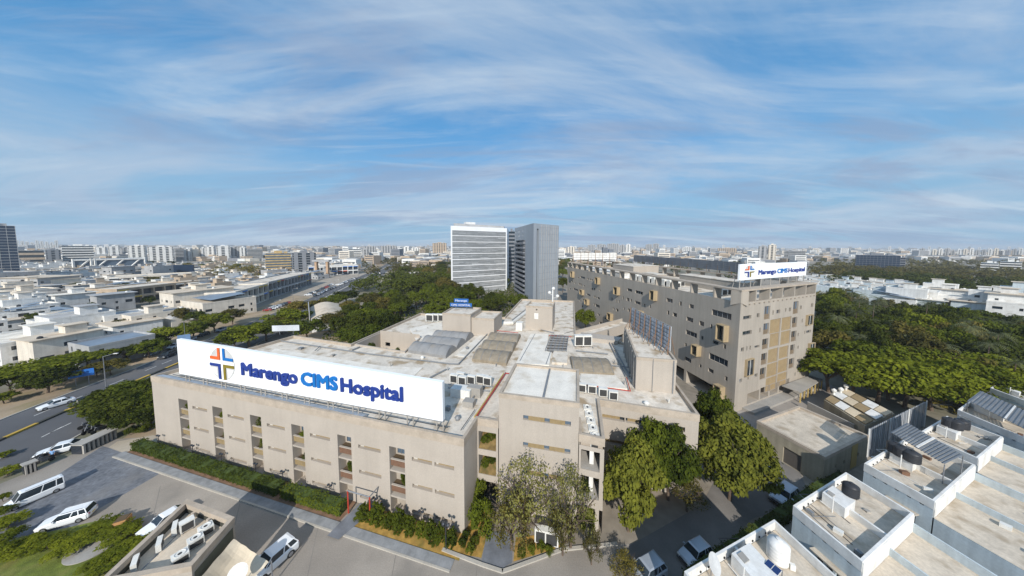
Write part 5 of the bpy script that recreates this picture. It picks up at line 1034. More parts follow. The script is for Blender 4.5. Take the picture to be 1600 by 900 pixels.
# far side neighbours further right and below the frame edge
for k, (x, y) in enumerate(((1560, 830), (1600, 742))):
    pass
# lamps along the hedge, red arch at the side door
def lamp_proto():
    r = thing('bollard_lamp', None, 'lamp', (0, 0, 0)); p = MB(); p.tube((0, 0, 0), (0, 0, 2.6), .06); p.build('post', M_CDRK, r)
    for s in (-1, 1): p = MB(); p.lathe(s * .3, 0, [(.05, 2.35), (.2, 2.45), (.22, 2.6), (.08, 2.7)], 8); p.tube((0, 0, 2.5), (s * .3, 0, 2.5), .03); p.build('lamp_head', M_CDRK, r)
    return r
lp_ = lamp_proto()
for u in (2.2, 11.0, 17.8, 25.2, 30.6, 39.2, 46.6, 53.4): c = fp(A0, B0, u, .06, -.7); put(lp_, c, -.25, 'thin double-headed lamp standing in the planting against the front wall', 'lamps along the front wall', (.8, .8, .85))
c = P(709, 812); put(lp_, (*fp(A0, B0, 57.6, 0, -2.2)[:2], .06), -.25, 'double-headed lamp alone at the right corner of the front wall', None, (1, 1, 1.25))
r = thing('pipe_arch', 'dark red pipe frame around the slate steps at the side door', 'frame', fp(A0, B0, 44, 0, -2.5))
p = MB()
for u in (43.2, 46.6): p.tube(fp(A0, B0, u, .1, -1.6), fp(A0, B0, u, 3.2, -1.6), .09); 
p.build('post', M_RED, r); p = MB(); p.tube(fp(A0, B0, 43.2, 3.2, -1.6), fp(A0, B0, 46.6, 3.2, -1.6), .08); p.tube(fp(A0, B0, 46.6, 3.2, -1.6), fp(A0, B0, 46.6, 3.2, -.1), .08); p.build('crossbar', M_STEEL, r)
sheet('path', [fp(A0, B0, 43.1, 0, -4.6)[:2], fp(A0, B0, 44.8, 0, -4.6)[:2], fp(A0, B0, 46.2, 0, -.05)[:2], fp(A0, B0, 43.6, 0, -.05)[:2]], .165, mat('path_slate', (.17, .18, .20)))
# round roundabout slab in the lawn, litter bin box
c0_ = P(150, 852); sl_ = MB(); ring = [(c0_.x + 2.1 * cos(2 * pi * k / 28), c0_.y + 2.1 * sin(2 * pi * k / 28)) for k in range(28)]; sl_.prism(ring, .07, .16); tag(sl_.build('path', M_CON), kind='structure')
sheet('lawn', [tuple(P(*c)[:2]) for c in ((-60, 960), (-40, 860), (60, 835), (148, 815), (185, 808), (232, 828), (230, 860), (120, 960))], .03, M_GRASS)['kind'] = 'structure'
r = thing('planter_box', 'orange brown clay planter box at the corner of the lawn', 'planter', P(192, 822)); c = P(192, 822); p = MB(); p.box(c.x, c.y, .03, 1.1, 1.1, 1.0, .5); p.build('box', mat('clay', (.45, .24, .10)), r); p = MB(); p.box(c.x, c.y, 1.03, .95, .95, .06, .5); p.build('soil', mat('planter_earth', (.1, .07, .04)), r)
# ============================================================= vegetation
nr = np.random.RandomState(5)
LM = {'dark': leafmat('leaf_dark', (.046, .066, .016), .5), 'mid': leafmat('leaf_mid', (.070, .102, .018), .5), 'lime': leafmat('leaf_lime', (.112, .150, .020), .4), 'dry': leafmat('leaf_dry', (.13, .15, .065), .35), 'olive': leafmat('leaf_olive', (.10, .10, .035), .45), 'palm': leafmat('leaf_palm', (.11, .125, .07), .4, .15, (1.1, 1.05, .9)), 'front': leafmat('leaf_front', (.105, .130, .030), .5)}
def quads_mesh(name, c, a, b, m):
    n = len(c); v = np.empty((n, 4, 3)); v[:, 0] = c - a; v[:, 1] = c - b * .9; v[:, 2] = c + a; v[:, 3] = c + b; me = bpy.data.meshes.new(name)
    me.vertices.add(n * 4); me.vertices.foreach_set('co', v.ravel()); me.loops.add(n * 4); me.loops.foreach_set('vertex_index', np.arange(n * 4)); me.polygons.add(n)
    me.polygons.foreach_set('loop_start', np.arange(n) * 4); me.polygons.foreach_set('loop_total', np.full(n, 4)); me.materials.append(m); me.update(); me.validate(); return me
def leaves(c, nrm, size, elong=1.6):
    n = len(c); nrm = nrm + nr.normal(0, .45, (n, 3)); nrm /= np.linalg.norm(nrm, axis=1)[:, None]; t = np.cross(nrm, nr.normal(0, 1, (n, 3))); t /= np.linalg.norm(t, axis=1)[:, None]; s = (size * nr.uniform(.6, 1.4, n))[:, None]
    return t * s * elong * .5, np.cross(nrm, t) * s * .5
def crown(name, K, per, leaf, m, flat=.62, cr=(.20, .36), droop=0., seed=0, lo=-.35):
    nr.seed(seed); pts = []; nn = []
    for k in range(K):
        while True:
            d = nr.normal(0, 1, 3); d /= np.linalg.norm(d)
            if d[2] > lo: break
        r = nr.uniform(.35, .86) ** .8; cc = d * r * np.array([1, 1, flat]) * nr.uniform(.85, 1.12); R_ = nr.uniform(*cr); e = nr.normal(0, 1, (per, 3)); e /= np.linalg.norm(e, axis=1)[:, None]
        q = e * R_ * nr.uniform(.55, 1.05, (per, 1)) * np.array([1.1, 1.1, .62]); p = cc + q
        if droop: p[:, 2] -= droop * nr.uniform(0, 1, per) ** 2 * (np.abs(q[:, 0]) + np.abs(q[:, 1]))
        pts.append(p); nn.append(e * np.array([.8, .8, 1]) + np.array([0, 0, .5]))
    p = np.vstack(pts); e = np.vstack(nn); a, b = leaves(p, e, np.full(len(p), leaf)); return quads_mesh(name, p, a, b, m)
def trunk_mesh(name, seed=0, limbs=7, th=.9, spread=.62, twigs=2):
    g = random.Random(seed); mb = MB(); top = Vector((g.uniform(-.05, .05), g.uniform(-.05, .05), th * .55)); mb.tube((0, 0, 0), top, .055, 8, r2=.042)
    for k in range(limbs):
        a = 2 * pi * k / limbs + g.uniform(-.3, .3); r_ = spread * g.uniform(.5, 1); e = Vector((cos(a) * r_, sin(a) * r_, th + g.uniform(-.05, .35))); m_ = top.lerp(e, .5) + Vector((0, 0, .06)); mb.tube(top, m_, .028, 6, r2=.018); mb.tube(m_, e, .018, 5, r2=.006)
        for j in range(twigs): e2 = e + Vector((g.uniform(-.25, .25), g.uniform(-.25, .25), g.uniform(.0, .25))); mb.tube(m_.lerp(e, .6), e2, .009, 4, r2=.003)
    me = bpy.data.meshes.new(name); me.from_pydata(mb.v, [], mb.f); me.materials.append(M_BARK); return me
TR = {}
def proto(kind, cme, tme, cz=1.12):
    TR[kind] = (cme, tme, cz)
def tree(loc, r, h, kind, label, group=None, cat='tree', name='tree'):
    """crown meshes have unit radius and sit at height cz on a trunk; r = crown radius, h = total height"""
    cme, tme, cz = TR[kind]; o = bpy.data.objects.new(name, None); COL.objects.link(o); o.location = loc; tag(o, label, cat, group); k = h / (cz + .62); o.scale = (r, r, k); o.rotation_euler = (0, 0, random.uniform(0, 6.28)); W[o] = Matrix.Translation(loc)
    c = bpy.data.objects.new('crown', cme); COL.objects.link(c); c.parent = o; c.location = (0, 0, cz)
    if tme: t = bpy.data.objects.new('trunk', tme); COL.objects.link(t); t.parent = o
    return o
tk = [trunk_mesh('trunk', s) for s in range(3)]
proto('big0', crown('crown', 80, 210, .058, LM['front'], .8, (.16, .30), .12, 1, -.75), tk[0], 1.0)
proto('big1', crown('crown', 70, 220, .060, LM['mid'], .75, (.16, .32), .12, 2, -.6), tk[1], 1.0)
proto('sparse', crown('crown', 70, 27, .038, LM['dry'], .8, (.14, .26), .15, 3, -.6), trunk_mesh('trunk', 9, 12, .8, .8, 6), 1.0)
proto('sparse2', crown('crown', 60, 46, .044, LM['olive'], .8, (.14, .26), .35, 4, -.6), trunk_mesh('trunk', 8, 10, .8, .8, 5), 1.0)
for k, (nm, mk) in enumerate((('dark', 'dark'), ('mid', 'mid'), ('lime', 'lime'), ('olive', 'olive'))):
    for j in range(2): proto(nm + str(j), crown('crown', 46, 120, .072, LM[mk], .62, (.16, .32), .1, 20 + k * 3 + j, -.4), tk[(k + j) % 3], 1.05)
for nm in ('dark', 'olive', 'mid'): proto('far' + nm, crown('crown', 16, 26, .24, LM[nm], .6, (.25, .42), 0, 50, -.3), None, .75)
proto('flat', crown('crown', 60, 100, .07, LM['lime'], .34, (.16, .28), .1, 70, -.3), tk[2], 1.25)
proto('bush', crown('crown', 34, 80, .085, LM['mid'], .9, (.2, .34), 0, 61, -.6), None, .55)
proto('ball', crown('crown', 120, 60, .070, LM['mid'], 1.0, (.12, .19), 0, 62, -.9), None, .62)
def palm_mesh(seed):
    g = np.random.RandomState(seed); C_, A_, B_ = [], [], []
    for k in range(17):
        a = 2 * pi * k / 17 + g.uniform(-.15, .15); el = g.uniform(-.1, 1.1); pos = np.zeros(3); d = np.array([cos(a) * cos(el), sin(a) * cos(el), sin(el)]); side = np.array([-sin(a), cos(a), 0])
        for s in range(11):
            pos = pos + d * .105; d = d + np.array([0, 0, -.16]); d /= np.linalg.norm(d); w = .20 * sin(pi * (s + 1.2) / 13)
            for sg in (-1, 1): C_.append(pos + side * sg * w * .5 + np.array([0, 0, -.03])); A_.append((side * sg * w * .6 + d * .05 + np.array([0, 0, -.05]))); B_.append(d * .030)
    return quads_mesh('crown', np.array(C_), np.array(A_), np.array(B_), LM['palm'])
def palm_trunk():
    mb = MB(); mb.tube((0, 0, 0), (.02, 0, 1), .055, 7, r2=.04); me = bpy.data.meshes.new('trunk'); me.from_pydata(mb.v, [], mb.f); me.materials.append(M_BARK); return me
PM = [palm_mesh(1), palm_mesh(2)]; PT = palm_trunk()
def palm(loc, r, h, label, group):
    o = bpy.data.objects.new('palm_tree', None); COL.objects.link(o); o.location = loc; tag(o, label, 'palm tree', group); o.rotation_euler = (0, 0, random.uniform(0, 6.28))
    c = bpy.data.objects.new('crown', random.choice(PM)); COL.objects.link(c); c.parent = o; c.location = (0, 0, h); c.scale = (r, r, r)
    t = bpy.data.objects.new('trunk', PT); COL.objects.link(t); t.parent = o; t.scale = (2.6, 2.6, h); return o
def tpx(x, y, wpx, h, kind, label, group=None, zc=.62, **k):
    """crown centre seen at pixel x,y; crown wpx pixels wide; tree h metres tall"""
    p = P(x, y, h * zc); r = wpx / 2 * p.y / FPX; return tree((p.x, p.y, 0), r, h, kind, label, group, **k)
# trees in front of the hospital
tpx(985, 748, 108, 11, 'big0', 'large leafy tree with drooping yellow-green crown in front of the right wing'); tpx(1047, 715, 84, 10, 'big1', 'darker leafy tree growing just behind the large yellow-green tree')
tpx(1018, 705, 80, 10.5, 'big1', 'tree filling the gap between the two front trees of the right wing'); tpx(1075, 765, 60, 5, 'sparse2', 'thin grey-leaved tree at the foot of the right wing corner'); tpx(1145, 708, 118, 11, 'big0', 'broad green tree between the right wing and the outbuilding')
tpx(1118, 655, 70, 10.5, 'big1', 'upright green tree behind the broad tree at the corner of the right wing')
tpx(820, 770, 118, 9.5, 'sparse', 'bare grey-brown tree in front of the pavilion wall'); tpx(893, 785, 88, 9.5, 'sparse', 'second thin bare tree near the gallery columns', zc=.6)
tpx(800, 808, 90, 6.5, 'sparse2', 'weeping feathery tree over the slate path'); tpx(880, 820, 60, 6, 'sparse2', 'weeping feathery tree beside the ground condensers'); tpx(925, 850, 40, 4, 'sparse2', 'small feathery shrub at the column foot')
tpx(752, 800, 48, 4.2, 'bush', 'light green bushy shrub beside the corner of the front wall', cat='shrub', name='shrub'); tpx(745, 768, 34, 3.8, 'bush', 'dark shrub between the front wall and the pavilion', cat='shrub', name='shrub'); tpx(918, 800, 30, 3, 'bush', 'bush under the gallery opening', cat='shrub', name='shrub')
tpx(935, 760, 40, 4.5, 'dark0', 'dark bush at the left foot of the large yellow-green tree', cat='shrub', name='shrub'); tpx(980, 888, 60, 2.5, 'sparse2', 'dry low bush at the bottom edge beside the lane', cat='shrub', name='shrub')
def plants(kind, label, group, spots, name='shrub', cat='shrub'):
    for x, y, z, r, h in spots: tree((x, y, z), r, h, kind, label, group, name=name, cat=cat)
plants('ball', 'clipped round bush in the row under the right half of the front wall', 'clipped round bushes', [(*fp(A0, B0, u, 0, -1.6)[:2], .04, r, h) for u, r, h in ((45.7, .95, 1.7), (47.6, 1.15, 2.2), (49.4, .8, 1.5), (50.9, .95, 2.2), (52.4, .85, 1.9), (53.9, .7, 1.7), (55.3, .85, 2.1), (56.4, .7, 1.9), (57.9, .85, 1.8))])
def hedge(label, A, B, u0, u1, d0, d1, h, m, dens=150, z=.06, leaf=.13):
    L_ = u1 - u0; n = int(L_ * dens); uu = nr.uniform(0, L_, n); dd = nr.uniform(0, 1, n); zz_ = nr.uniform(0, 1, n); f = nr.randint(0, 3, n)
    dd = np.where(f == 1, .02, dd); zz_ = np.where(f == 0, 1 - nr.uniform(0, .12, n), zz_); bumpy = 1 + .13 * np.sin(uu * 1.3) + .08 * np.sin(uu * 3.7 + 1)
    l, t, nn = along(A, B); px_ = A[0] + t[0] * (u0 + uu) + nn[0] * (d0 + (d1 - d0) * dd); py_ = A[1] + t[1] * (u0 + uu) + nn[1] * (d0 + (d1 - d0) * dd)
    dx = nr.normal(0, .05, (n, 3)); c = np.stack([px_, py_, z + zz_ * h * bumpy], 1) + dx; nrm = np.where((f == 0)[:, None], np.array([0, 0, 1.]), np.array([-nn[0], -nn[1], .3])); a, b = leaves(c, nrm, np.full(n, leaf)); o0 = c.mean(0); o0[2] = z
    r = thing('hedge', label, 'hedge', tuple(o0)); o = bpy.data.objects.new('leaves', quads_mesh('leaves', c - o0, a, b, m)); COL.objects.link(o); o.parent = r
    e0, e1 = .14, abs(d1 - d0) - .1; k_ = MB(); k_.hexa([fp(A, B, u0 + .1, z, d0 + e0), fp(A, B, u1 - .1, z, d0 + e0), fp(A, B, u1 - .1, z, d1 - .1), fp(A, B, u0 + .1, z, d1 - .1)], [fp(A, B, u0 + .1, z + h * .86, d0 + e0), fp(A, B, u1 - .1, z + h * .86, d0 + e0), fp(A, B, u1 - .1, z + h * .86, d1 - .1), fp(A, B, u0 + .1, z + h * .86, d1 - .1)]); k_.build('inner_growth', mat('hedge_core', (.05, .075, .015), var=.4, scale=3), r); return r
hedge('long low green hedge along the left half of the front wall', A0, B0, -1.5, 31.5, -2.4, -.9, 1.35, LM['mid'], 190); hedge('shorter green hedge beside the red pipe arch', A0, B0, 32.3, 42.6, -2.4, -.9, 1.35, LM['mid'], 190)
a, b = P(1062, 905), P(1300, 742); hedge('dark ragged hedge along the shaded lane by the townhouses', (a.x, a.y), (b.x, b.y), 0, along(a, b)[0], -1.4, -.1, 1.3, LM['dark'], 150)
for i, u in enumerate(SL):
    for z, r in ((7.2, .7), (3.65, .55)):
        if i >= 4 and z > 7: continue
        plants('bush', 'green pot plant growing in a tall slot of the front wall', 'plants in the wall slots', [(*fp(A0, B0, u + 1.3 + .3 * (i % 2), 0, .8)[:2], z, r, 1.0 + .35 * (i % 3))], 'plant', 'plant')
for k, (i, zf) in enumerate(((2, 8.4), (2, 8.8), (2, 5.0), (2, 5.3), (6, 4.4))):
    c = fp(out[i], out[i + 1], .8 + .9 * (k % 2), 0, 1.0 + .5 * (k % 2)); tree((c[0], c[1], zf - .3), .7, 1.2, 'bush', 'shrub on the planted ledge between the front wall and the pavilion', 'ledge shrubs', name='plant', cat='plant')
plants('bush', 'shrub in the sunken terrace behind the front roof', 'terrace shrubs', [(-34, 64.5, 8, 1.3, 3.4), (-26, 61, 8, 1.1, 3.6)], 'plant', 'plant')
# left verge trees
tpx(190, 628, 92, 6, 'dark0', 'dense dark green tree at the left end of the front wall', zc=.5); tpx(222, 612, 70, 6.5, 'mid0', 'tall bushy tree touching the left end of the front wall', zc=.55); tpx(235, 650, 50, 4.5, 'mid1', 'lower bushy tree beside the left wall corner', zc=.5); tpx(165, 640, 50, 4.5, 'mid1', 'small bushy tree nearest the road at the left wall corner', zc=.5)
for x_, y_, w_, h_, k_ in ((205, 640, 66, 6, 'dark1'), (215, 655, 60, 4.6, 'dark0'), (180, 648, 56, 5, 'dark0'), (226, 632, 50, 6, 'mid0'), (196, 618, 50, 6, 'mid1'), (236, 615, 36, 6.5, 'dark1'), (158, 626, 40, 4.5, 'dark1')): tpx(x_, y_, w_, h_, k_, 'dense tree of the clump between the left road and the front wall', 'clump at the left wall corner', zc=.5)
plants('bush', 'low clipped shrub in the raised bed by the left wall corner', 'shrubs in the raised bed', [(*P(x, y)[:2], .2, .9, 1.1) for x, y in ((205, 678), (214, 676), (223, 676), (232, 672))])
for x, y, w, h, k in ((40, 580, 100, 7, 'flat'), (72, 590, 60, 6, 'dark1'), (120, 560, 80, 6, 'flat'), (12, 592, 50, 6, 'mid0'), (198, 548, 40, 5, 'dark0'), (232, 542, 50, 5.5, 'lime0'), (262, 522, 56, 7, 'lime1'), (240, 530, 40, 6, 'mid0'), (172, 572, 40, 4, 'olive1'), (150, 575, 30, 4, 'olive0'), (300, 513, 40, 7, 'mid1'), (335, 500, 40, 8, 'lime0'), (318, 508, 30, 6, 'mid0'), (362, 492, 36, 7, 'olive0'), (5, 620, 30, 2.5, 'lime0')):
    tpx(x, y, w, h, k, {'flat': 'spreading flat-topped tree on the verge left of the road', 'dark': 'dark verge tree left of the road', 'mid': 'green verge tree left of the road', 'lime': 'bright green verge tree left of the road', 'olive': 'dusty olive verge tree left of the road'}[k.rstrip('01')], 'verge trees left of the road')
for x, y, w, h, k in ((388, 520, 66, 8, 'lime1'), (415, 512, 50, 8, 'mid0'), (365, 527, 40, 7, 'mid1'), (452, 495, 66, 9, 'lime0'), (480, 512, 50, 8, 'mid1'), (440, 505, 40, 7, 'olive0'), (553, 520, 50, 8, 'mid0'), (500, 478, 40, 8, 'olive1'), (520, 468, 40, 8, 'mid0'), (540, 462, 40, 8, 'dark0'), (465, 480, 34, 8, 'olive0')):
    tpx(x, y, w, h, k, 'bushy green roadside tree between the road and the back of the low hospital', 'trees between road and hospital')
gg = random.Random(11)
def scatter(n, xs, ys, hr, wr, kinds, label, group, zc=.62):
    for i in range(n):
        y = gg.uniform(*ys); x = gg.uniform(*xs); h = gg.uniform(*hr); p = P(x, y, h * zc); r = gg.uniform(*wr); tree((p.x, p.y, 0), r, h, gg.choice(kinds), label, group)
WPX = []
def wood_px(pts, n): WPX.append((pts, n))
def band(pts, n, hr, wr, kinds, label, group, zc=.62, minr=.8):
    """trees spread inside a picture-measured patch of ground (poly of treetop pixels)"""
    W_ = [P(x, y, 8) for x, y in pts]; xs = [p.x for p in W_]; ys = [p.y for p in W_]; placed = []; tries = 0
    def ins(x, y):
        c = False; j = len(W_) - 1
        for i in range(len(W_)):
            if (W_[i].y > y) != (W_[j].y > y) and x < (W_[j].x - W_[i].x) * (y - W_[i].y) / (W_[j].y - W_[i].y) + W_[i].x: c = not c
            j = i
        return c
    while len(placed) < n and tries < n * 60:
        tries += 1; x, y = gg.uniform(min(xs), max(xs)), gg.uniform(min(ys), max(ys)); r = gg.uniform(*wr)
        if (45 < x < 100 and y < 58.5 + r * .35) or (30 < x < 80 + r * .55 and 50 < y < 84) or (25 < x < 52 and 84 < y < 155) or not ins(x, y) or any(hypot(x - a, y - b) < (r + c) * minr * .6 for a, b, c in placed): continue
        placed.append((x, y, r)); h = gg.uniform(*hr); k = gg.choice(kinds)
        if k == 'palm': palm((x, y, 0), gg.uniform(2.6, 3.4), h * .98, label.replace('tree', 'palm'), group + ' palms')
        else: tree((x, y, 0), r, h, k, label, group)
band([(520, 520), (560, 530), (640, 487), (720, 470), (735, 480), (790, 478), (862, 450), (845, 442), (760, 455), (700, 440), (600, 462), (530, 480)], 46, (8, 12), (3.5, 6), ['dark0', 'mid0', 'mid1', 'dark1', 'mid0'], 'dense green tree in the grove behind the low hospital', 'grove behind the hospital')
band([(610, 445), (705, 450), (705, 405), (620, 418)], 22, (8, 13), (5, 8), ['dark0', 'mid0', 'olive0', 'dark1', 'mid1'], 'tree in the wood left of the white tower', 'wood left of the white tower')
band([(720, 470), (870, 470), (880, 430), (872, 400), (700, 430)], 20, (8, 11), (4, 6), ['dark0', 'mid0', 'mid1'], 'tree around the foot of the white and grey towers', 'trees around the towers')
band([(872, 480), (890, 480), (892, 405), (872, 405)], 12, (10, 14), (4, 7), ['mid1', 'olive0', 'dark0'], 'tree behind the far end of the tower block', 'trees behind the tower end')
tpx(915, 496, 36, 9, 'mid1', 'single bushy tree in the yard between the bridge and the tower'); tpx(958, 525, 14, 6, 'mid0', 'small tree in the sunken yard beside the bridge')
band([(505, 480), (545, 455), (640, 450), (660, 470), (600, 480), (540, 498)], 10, (7, 10), (4, 6), ['mid0', 'olive0', 'dark1', 'mid1'], 'tree between the left road and the dusty junction lot', 'trees by the junction lot')
band([(640, 425), (705, 425), (705, 452), (650, 450)], 7, (8, 11), (5, 7), ['dark0', 'mid0', 'olive0'], 'tree on the near side of the junction', 'trees near the junction')
band([(10, 520), (10, 440), (240, 432), (330, 452), (330, 480), (230, 500), (120, 530)], 24, (5, 8), (2.2, 4.2), ['dark0', 'mid0', 'olive0', 'mid1'], 'garden tree between the low houses of the left quarter', 'garden trees of the left quarter')
# right-hand wood with palms
band([(1284, 612), (1290, 560), (1400, 572), (1560, 590), (1545, 625), (1440, 630), (1340, 612)], 26, (9, 12), (4.6, 6.6), ['lime0', 'lime1', 'mid0', 'lime0', 'mid1'], 'bright green tree along the near edge of the right-hand wood', 'near edge of the right wood')
band([(1278, 545), (1300, 455), (1420, 480), (1600, 500), (1640, 560), (1600, 600), (1400, 560)], 88, (8, 13), (3.6, 6.0), ['dark0', 'dark1', 'dark0', 'olive1', 'mid1', 'palm', 'palm', 'palm', 'dark1', 'lime1'], 'dark tree in the middle of the right-hand wood', 'middle of the right wood')
band([(1280, 470), (1290, 442), (1380, 450), (1500, 470), (1620, 500), (1620, 540), (1500, 490)], 20, (5, 7.5), (3.5, 5.5), ['dark0', 'mid0', 'olive1', 'dark1', 'palm'], 'tree at the far edge of the right-hand wood before the white villas', 'far edge of the right wood')
for x_, y_, w_ in ((1298, 572, 90), (1335, 580, 96), (1375, 586, 100), (1418, 592, 100), (1460, 596, 96), (1500, 588, 96), (1535, 578, 90), (1352, 556, 90), (1440, 566, 96), (1395, 560, 90)): tpx(x_, y_, w_, 10.5, 'lime%d' % (x_ % 2), 'bright green tree in the front row of the right-hand wood behind the metal screen', 'front row of the right wood')
tpx(1512, 500, 130, 10, 'flat', 'wide bright lime-green tree standing out in the right-hand wood'); tpx(1440, 492, 60, 9, 'flat', 'small lime-green flat tree left of the wide lime tree')
tpx(1540, 560, 70, 11, 'dark1', 'tall columnar dark tree near the right edge houses', zc=.55)
wood_px([(1290, 440), (1340, 425), (1600, 440), (1640, 462), (1500, 452), (1400, 440)], 140)
wood_px([(1290, 415), (1600, 425), (1640, 445), (1300, 430)], 120)
wood_px([(877, 420), (1160, 430), (1160, 405), (877, 402)], 100)
wood_px([(560, 425), (700, 425), (700, 400), (560, 405)], 92)
band([(100, 438), (560, 430), (480, 405), (150, 410)], 14, (7, 11), (5, 9), ['fardark', 'farolive', 'farmid'], 'tree between the buildings of the left quarter', 'trees of the left quarter', minr=.4)
wood_px([(545, 447), (600, 428), (700, 426), (702, 444), (640, 452)], 60); wood_px([(330, 430), (400, 436), (410, 420), (350, 414)], 24)
# lawn shrubs bottom left
for x, y, w, h in ((40, 852, 50, 1.2), (8, 840, 40, 1.6), (110, 850, 50, 1.2), (150, 828, 60, 1.2), (190, 830, 50, 1.2), (205, 855, 50, 1.2), (170, 872, 60, 1.3), (12, 815, 44, 1.3), (5, 860, 40, 1.6), (75, 848, 40, 1.2)): tpx(x, y, w, h, 'lime0' if (x % 4) else 'lime1', 'feathery green shrub around the lawn by the gatehouse', 'shrubs around the lawn', cat='shrub', name='shrub')
for x, y, w, h in ((10, 735, 30, 1.2), (5, 690 + 20, 20, 1.0), (6, 796, 24, 1.2), (4, 776, 16, 1.2)): tpx(x, y, w, h, 'lime0', 'low green shrub at the left edge of the forecourt', 'shrubs at the left edge', cat='shrub', name='shrub')

# ============================================================= buildings near and far
GB = {}
M_HW = [M_WHT, mat('house_cream', (.70, .64, .55), var=.1, streak=.15), mat('house_white2', (.72, .72, .70), var=.08, streak=.2), mat('house_tan', (.48, .38, .28), var=.1, streak=.15), mat('house_grey', (.40, .40, .40), var=.12, streak=.15)]
M_FR = [M_ROOF, M_ROOFD, mat('roof_grey', (.38, .38, .38), var=.15), M_ROOFW, mat('roof_bluegrey', (.20, .25, .31), rough=.5, var=.15)]
M_WB = mat('window_band', (.05, .06, .075), rough=.3, var=.3, scale=1.5, bump=0)
def house(c, w, d, h, rz, label, group=None, wm=None, rm=None, detail=1, seed=0, cat='house', name='house'):
    """flat-roofed stepped house: a main volume, a taller or lower second volume, overhanging slabs, rails of windows and roof clutter"""
    g = random.Random(seed); r = thing(name, label, cat, (c[0], c[1], 0), rz, group); wm = wm or g.choice(M_HW + [M_WHT, M_HW[1], M_HW[4], M_HW[3]]); rm = rm or g.choice(M_FR); Mx = W[r]; W[r] = Matrix.Identity(4)
    def vol(x0, y0, x1, y1, z0, hh, slab_, nm):
        q = [(x0, y0), (x1, y0), (x1, y1), (x0, y1)]; p = MB(); fl = max(1, int((hh - z0) / 3.1)); wins = []
        for k in range(4):
            a, b = q[k], q[(k + 1) % 4]; l = along(a, b)[0]; n = max(1, int(l / 3.6)); ops = []
            if k != 2 and detail:
                for f in range(fl):
                    for j in range(n):
                        if g.random() < .8: u = l * (j + .5) / n; ww = g.choice((.45, .7, 1.2)); z = z0 + .9 + f * 3.1; z2 = z + g.choice((1.2, 1.2, 1.5)); ops.append((u - ww, u + ww, z, min(z2, hh - .5), .25))
            ops = [o for o in ops if o[1] - o[0] > .3 and o[3] - o[2] > .3 and o[0] > .1 and o[1] < l - .1]; wall(p, a, b, z0, hh - .1, ops); wins += [(a, b, o) for o in ops]
        w_ = p.build(nm, wm, r)
        if slab_: p = MB(); p.prism(inset(q, -g.uniform(.5, 1.1)), hh - .1, hh + .12); p.build('roof', g.choice((M_ROOFD, M_ROOFD, rm)), w_)
        else: p = MB(); rim(p, q, hh - .7, hh, .2, lip=.05); p.build('parapet', wm, w_); p = MB(); p.poly([(*c_, hh - .55) for c_ in inset(q, .2)]); p.build('roof', rm, w_)
        for a, b, o in wins: pane(a, b, o, .22, GL, 'window', w_)
    t = g.uniform(.4, .68); s_ = g.random() < .5; hw, hd = w / 2, d / 2; xa = -hw + w * t
    v1 = (-hw, -hd, xa, hd) if s_ else (hw - w * t, -hd, hw, hd); v2 = (xa, -hd + g.uniform(0, .25) * d, hw, hd) if s_ else (-hw, -hd + g.uniform(0, .25) * d, hw - w * t, hd)
    h2 = h * g.uniform(.45, .8) if h > 5 else h + 2.4
    vol(*v1, 0, h, g.random() < .3, 'wall'); vol(*v2, 0, h2, g.random() < .3, 'wing_wall')
    if g.random() < .75:
        cx_, cy_ = (v1[0] + v1[2]) / 2, (v1[1] + v1[3]) / 2 + g.uniform(-.1, .2) * d; sx, sy = min(4.5, (v1[2] - v1[0]) * .42), min(4, d * .35); p = MB(); p.box(cx_, cy_, h - .55, sx, sy, 3.0); rr_ = p.build('roof_room', wm, r); p = MB(); p.box(cx_, cy_, h + 2.45, sx * 1.25, sy * 1.25, .16); p.build('room_roof', g.choice((M_ROOFD, rm)), rr_)
    if g.random() < .4 and detail: cx_ = (v2[0] + v2[2]) / 2; ww = (v2[2] - v2[0]) * .42; p = MB(); p.hexa([(cx_ - ww, -hd * .5, h2 + .7), (cx_ + ww, -hd * .5, h2 + .7), (cx_ + ww, hd * .7, h2 + 1.9), (cx_ - ww, hd * .7, h2 + 1.9)], [(cx_ - ww, -hd * .5, h2 + .78), (cx_ + ww, -hd * .5, h2 + .78), (cx_ + ww, hd * .7, h2 + 1.98), (cx_ - ww, hd * .7, h2 + 1.98)]); p.build('sloping_sheet_roof', M_FR[4], r)
    for k in range(g.randint(0, 3)): p = MB(); sx, sy = g.uniform(v1[0] + 1, v1[2] - 1), g.uniform(-hd + 1, hd - 1); p.lathe(sx, sy, [(.55, h - .5), (.58, h + .3), (.5, h + .6), (.15, h + .8)], 8); p.build('water_tank', g.choice((M_TANK, M_WHT)), r)
    W[r] = Mx; return r
def hpx(x0, x1, yb, h, d, label, rz=None, **k):
    a, b = P(x0, yb), P(x1, yb); w = (b - a).length; rz = 0 if rz is None else rz; cx_ = (a.x + b.x) / 2; return house((cx_ , (a.y + b.y) / 2 + d / 2), w, d, h, rz, label, **k)
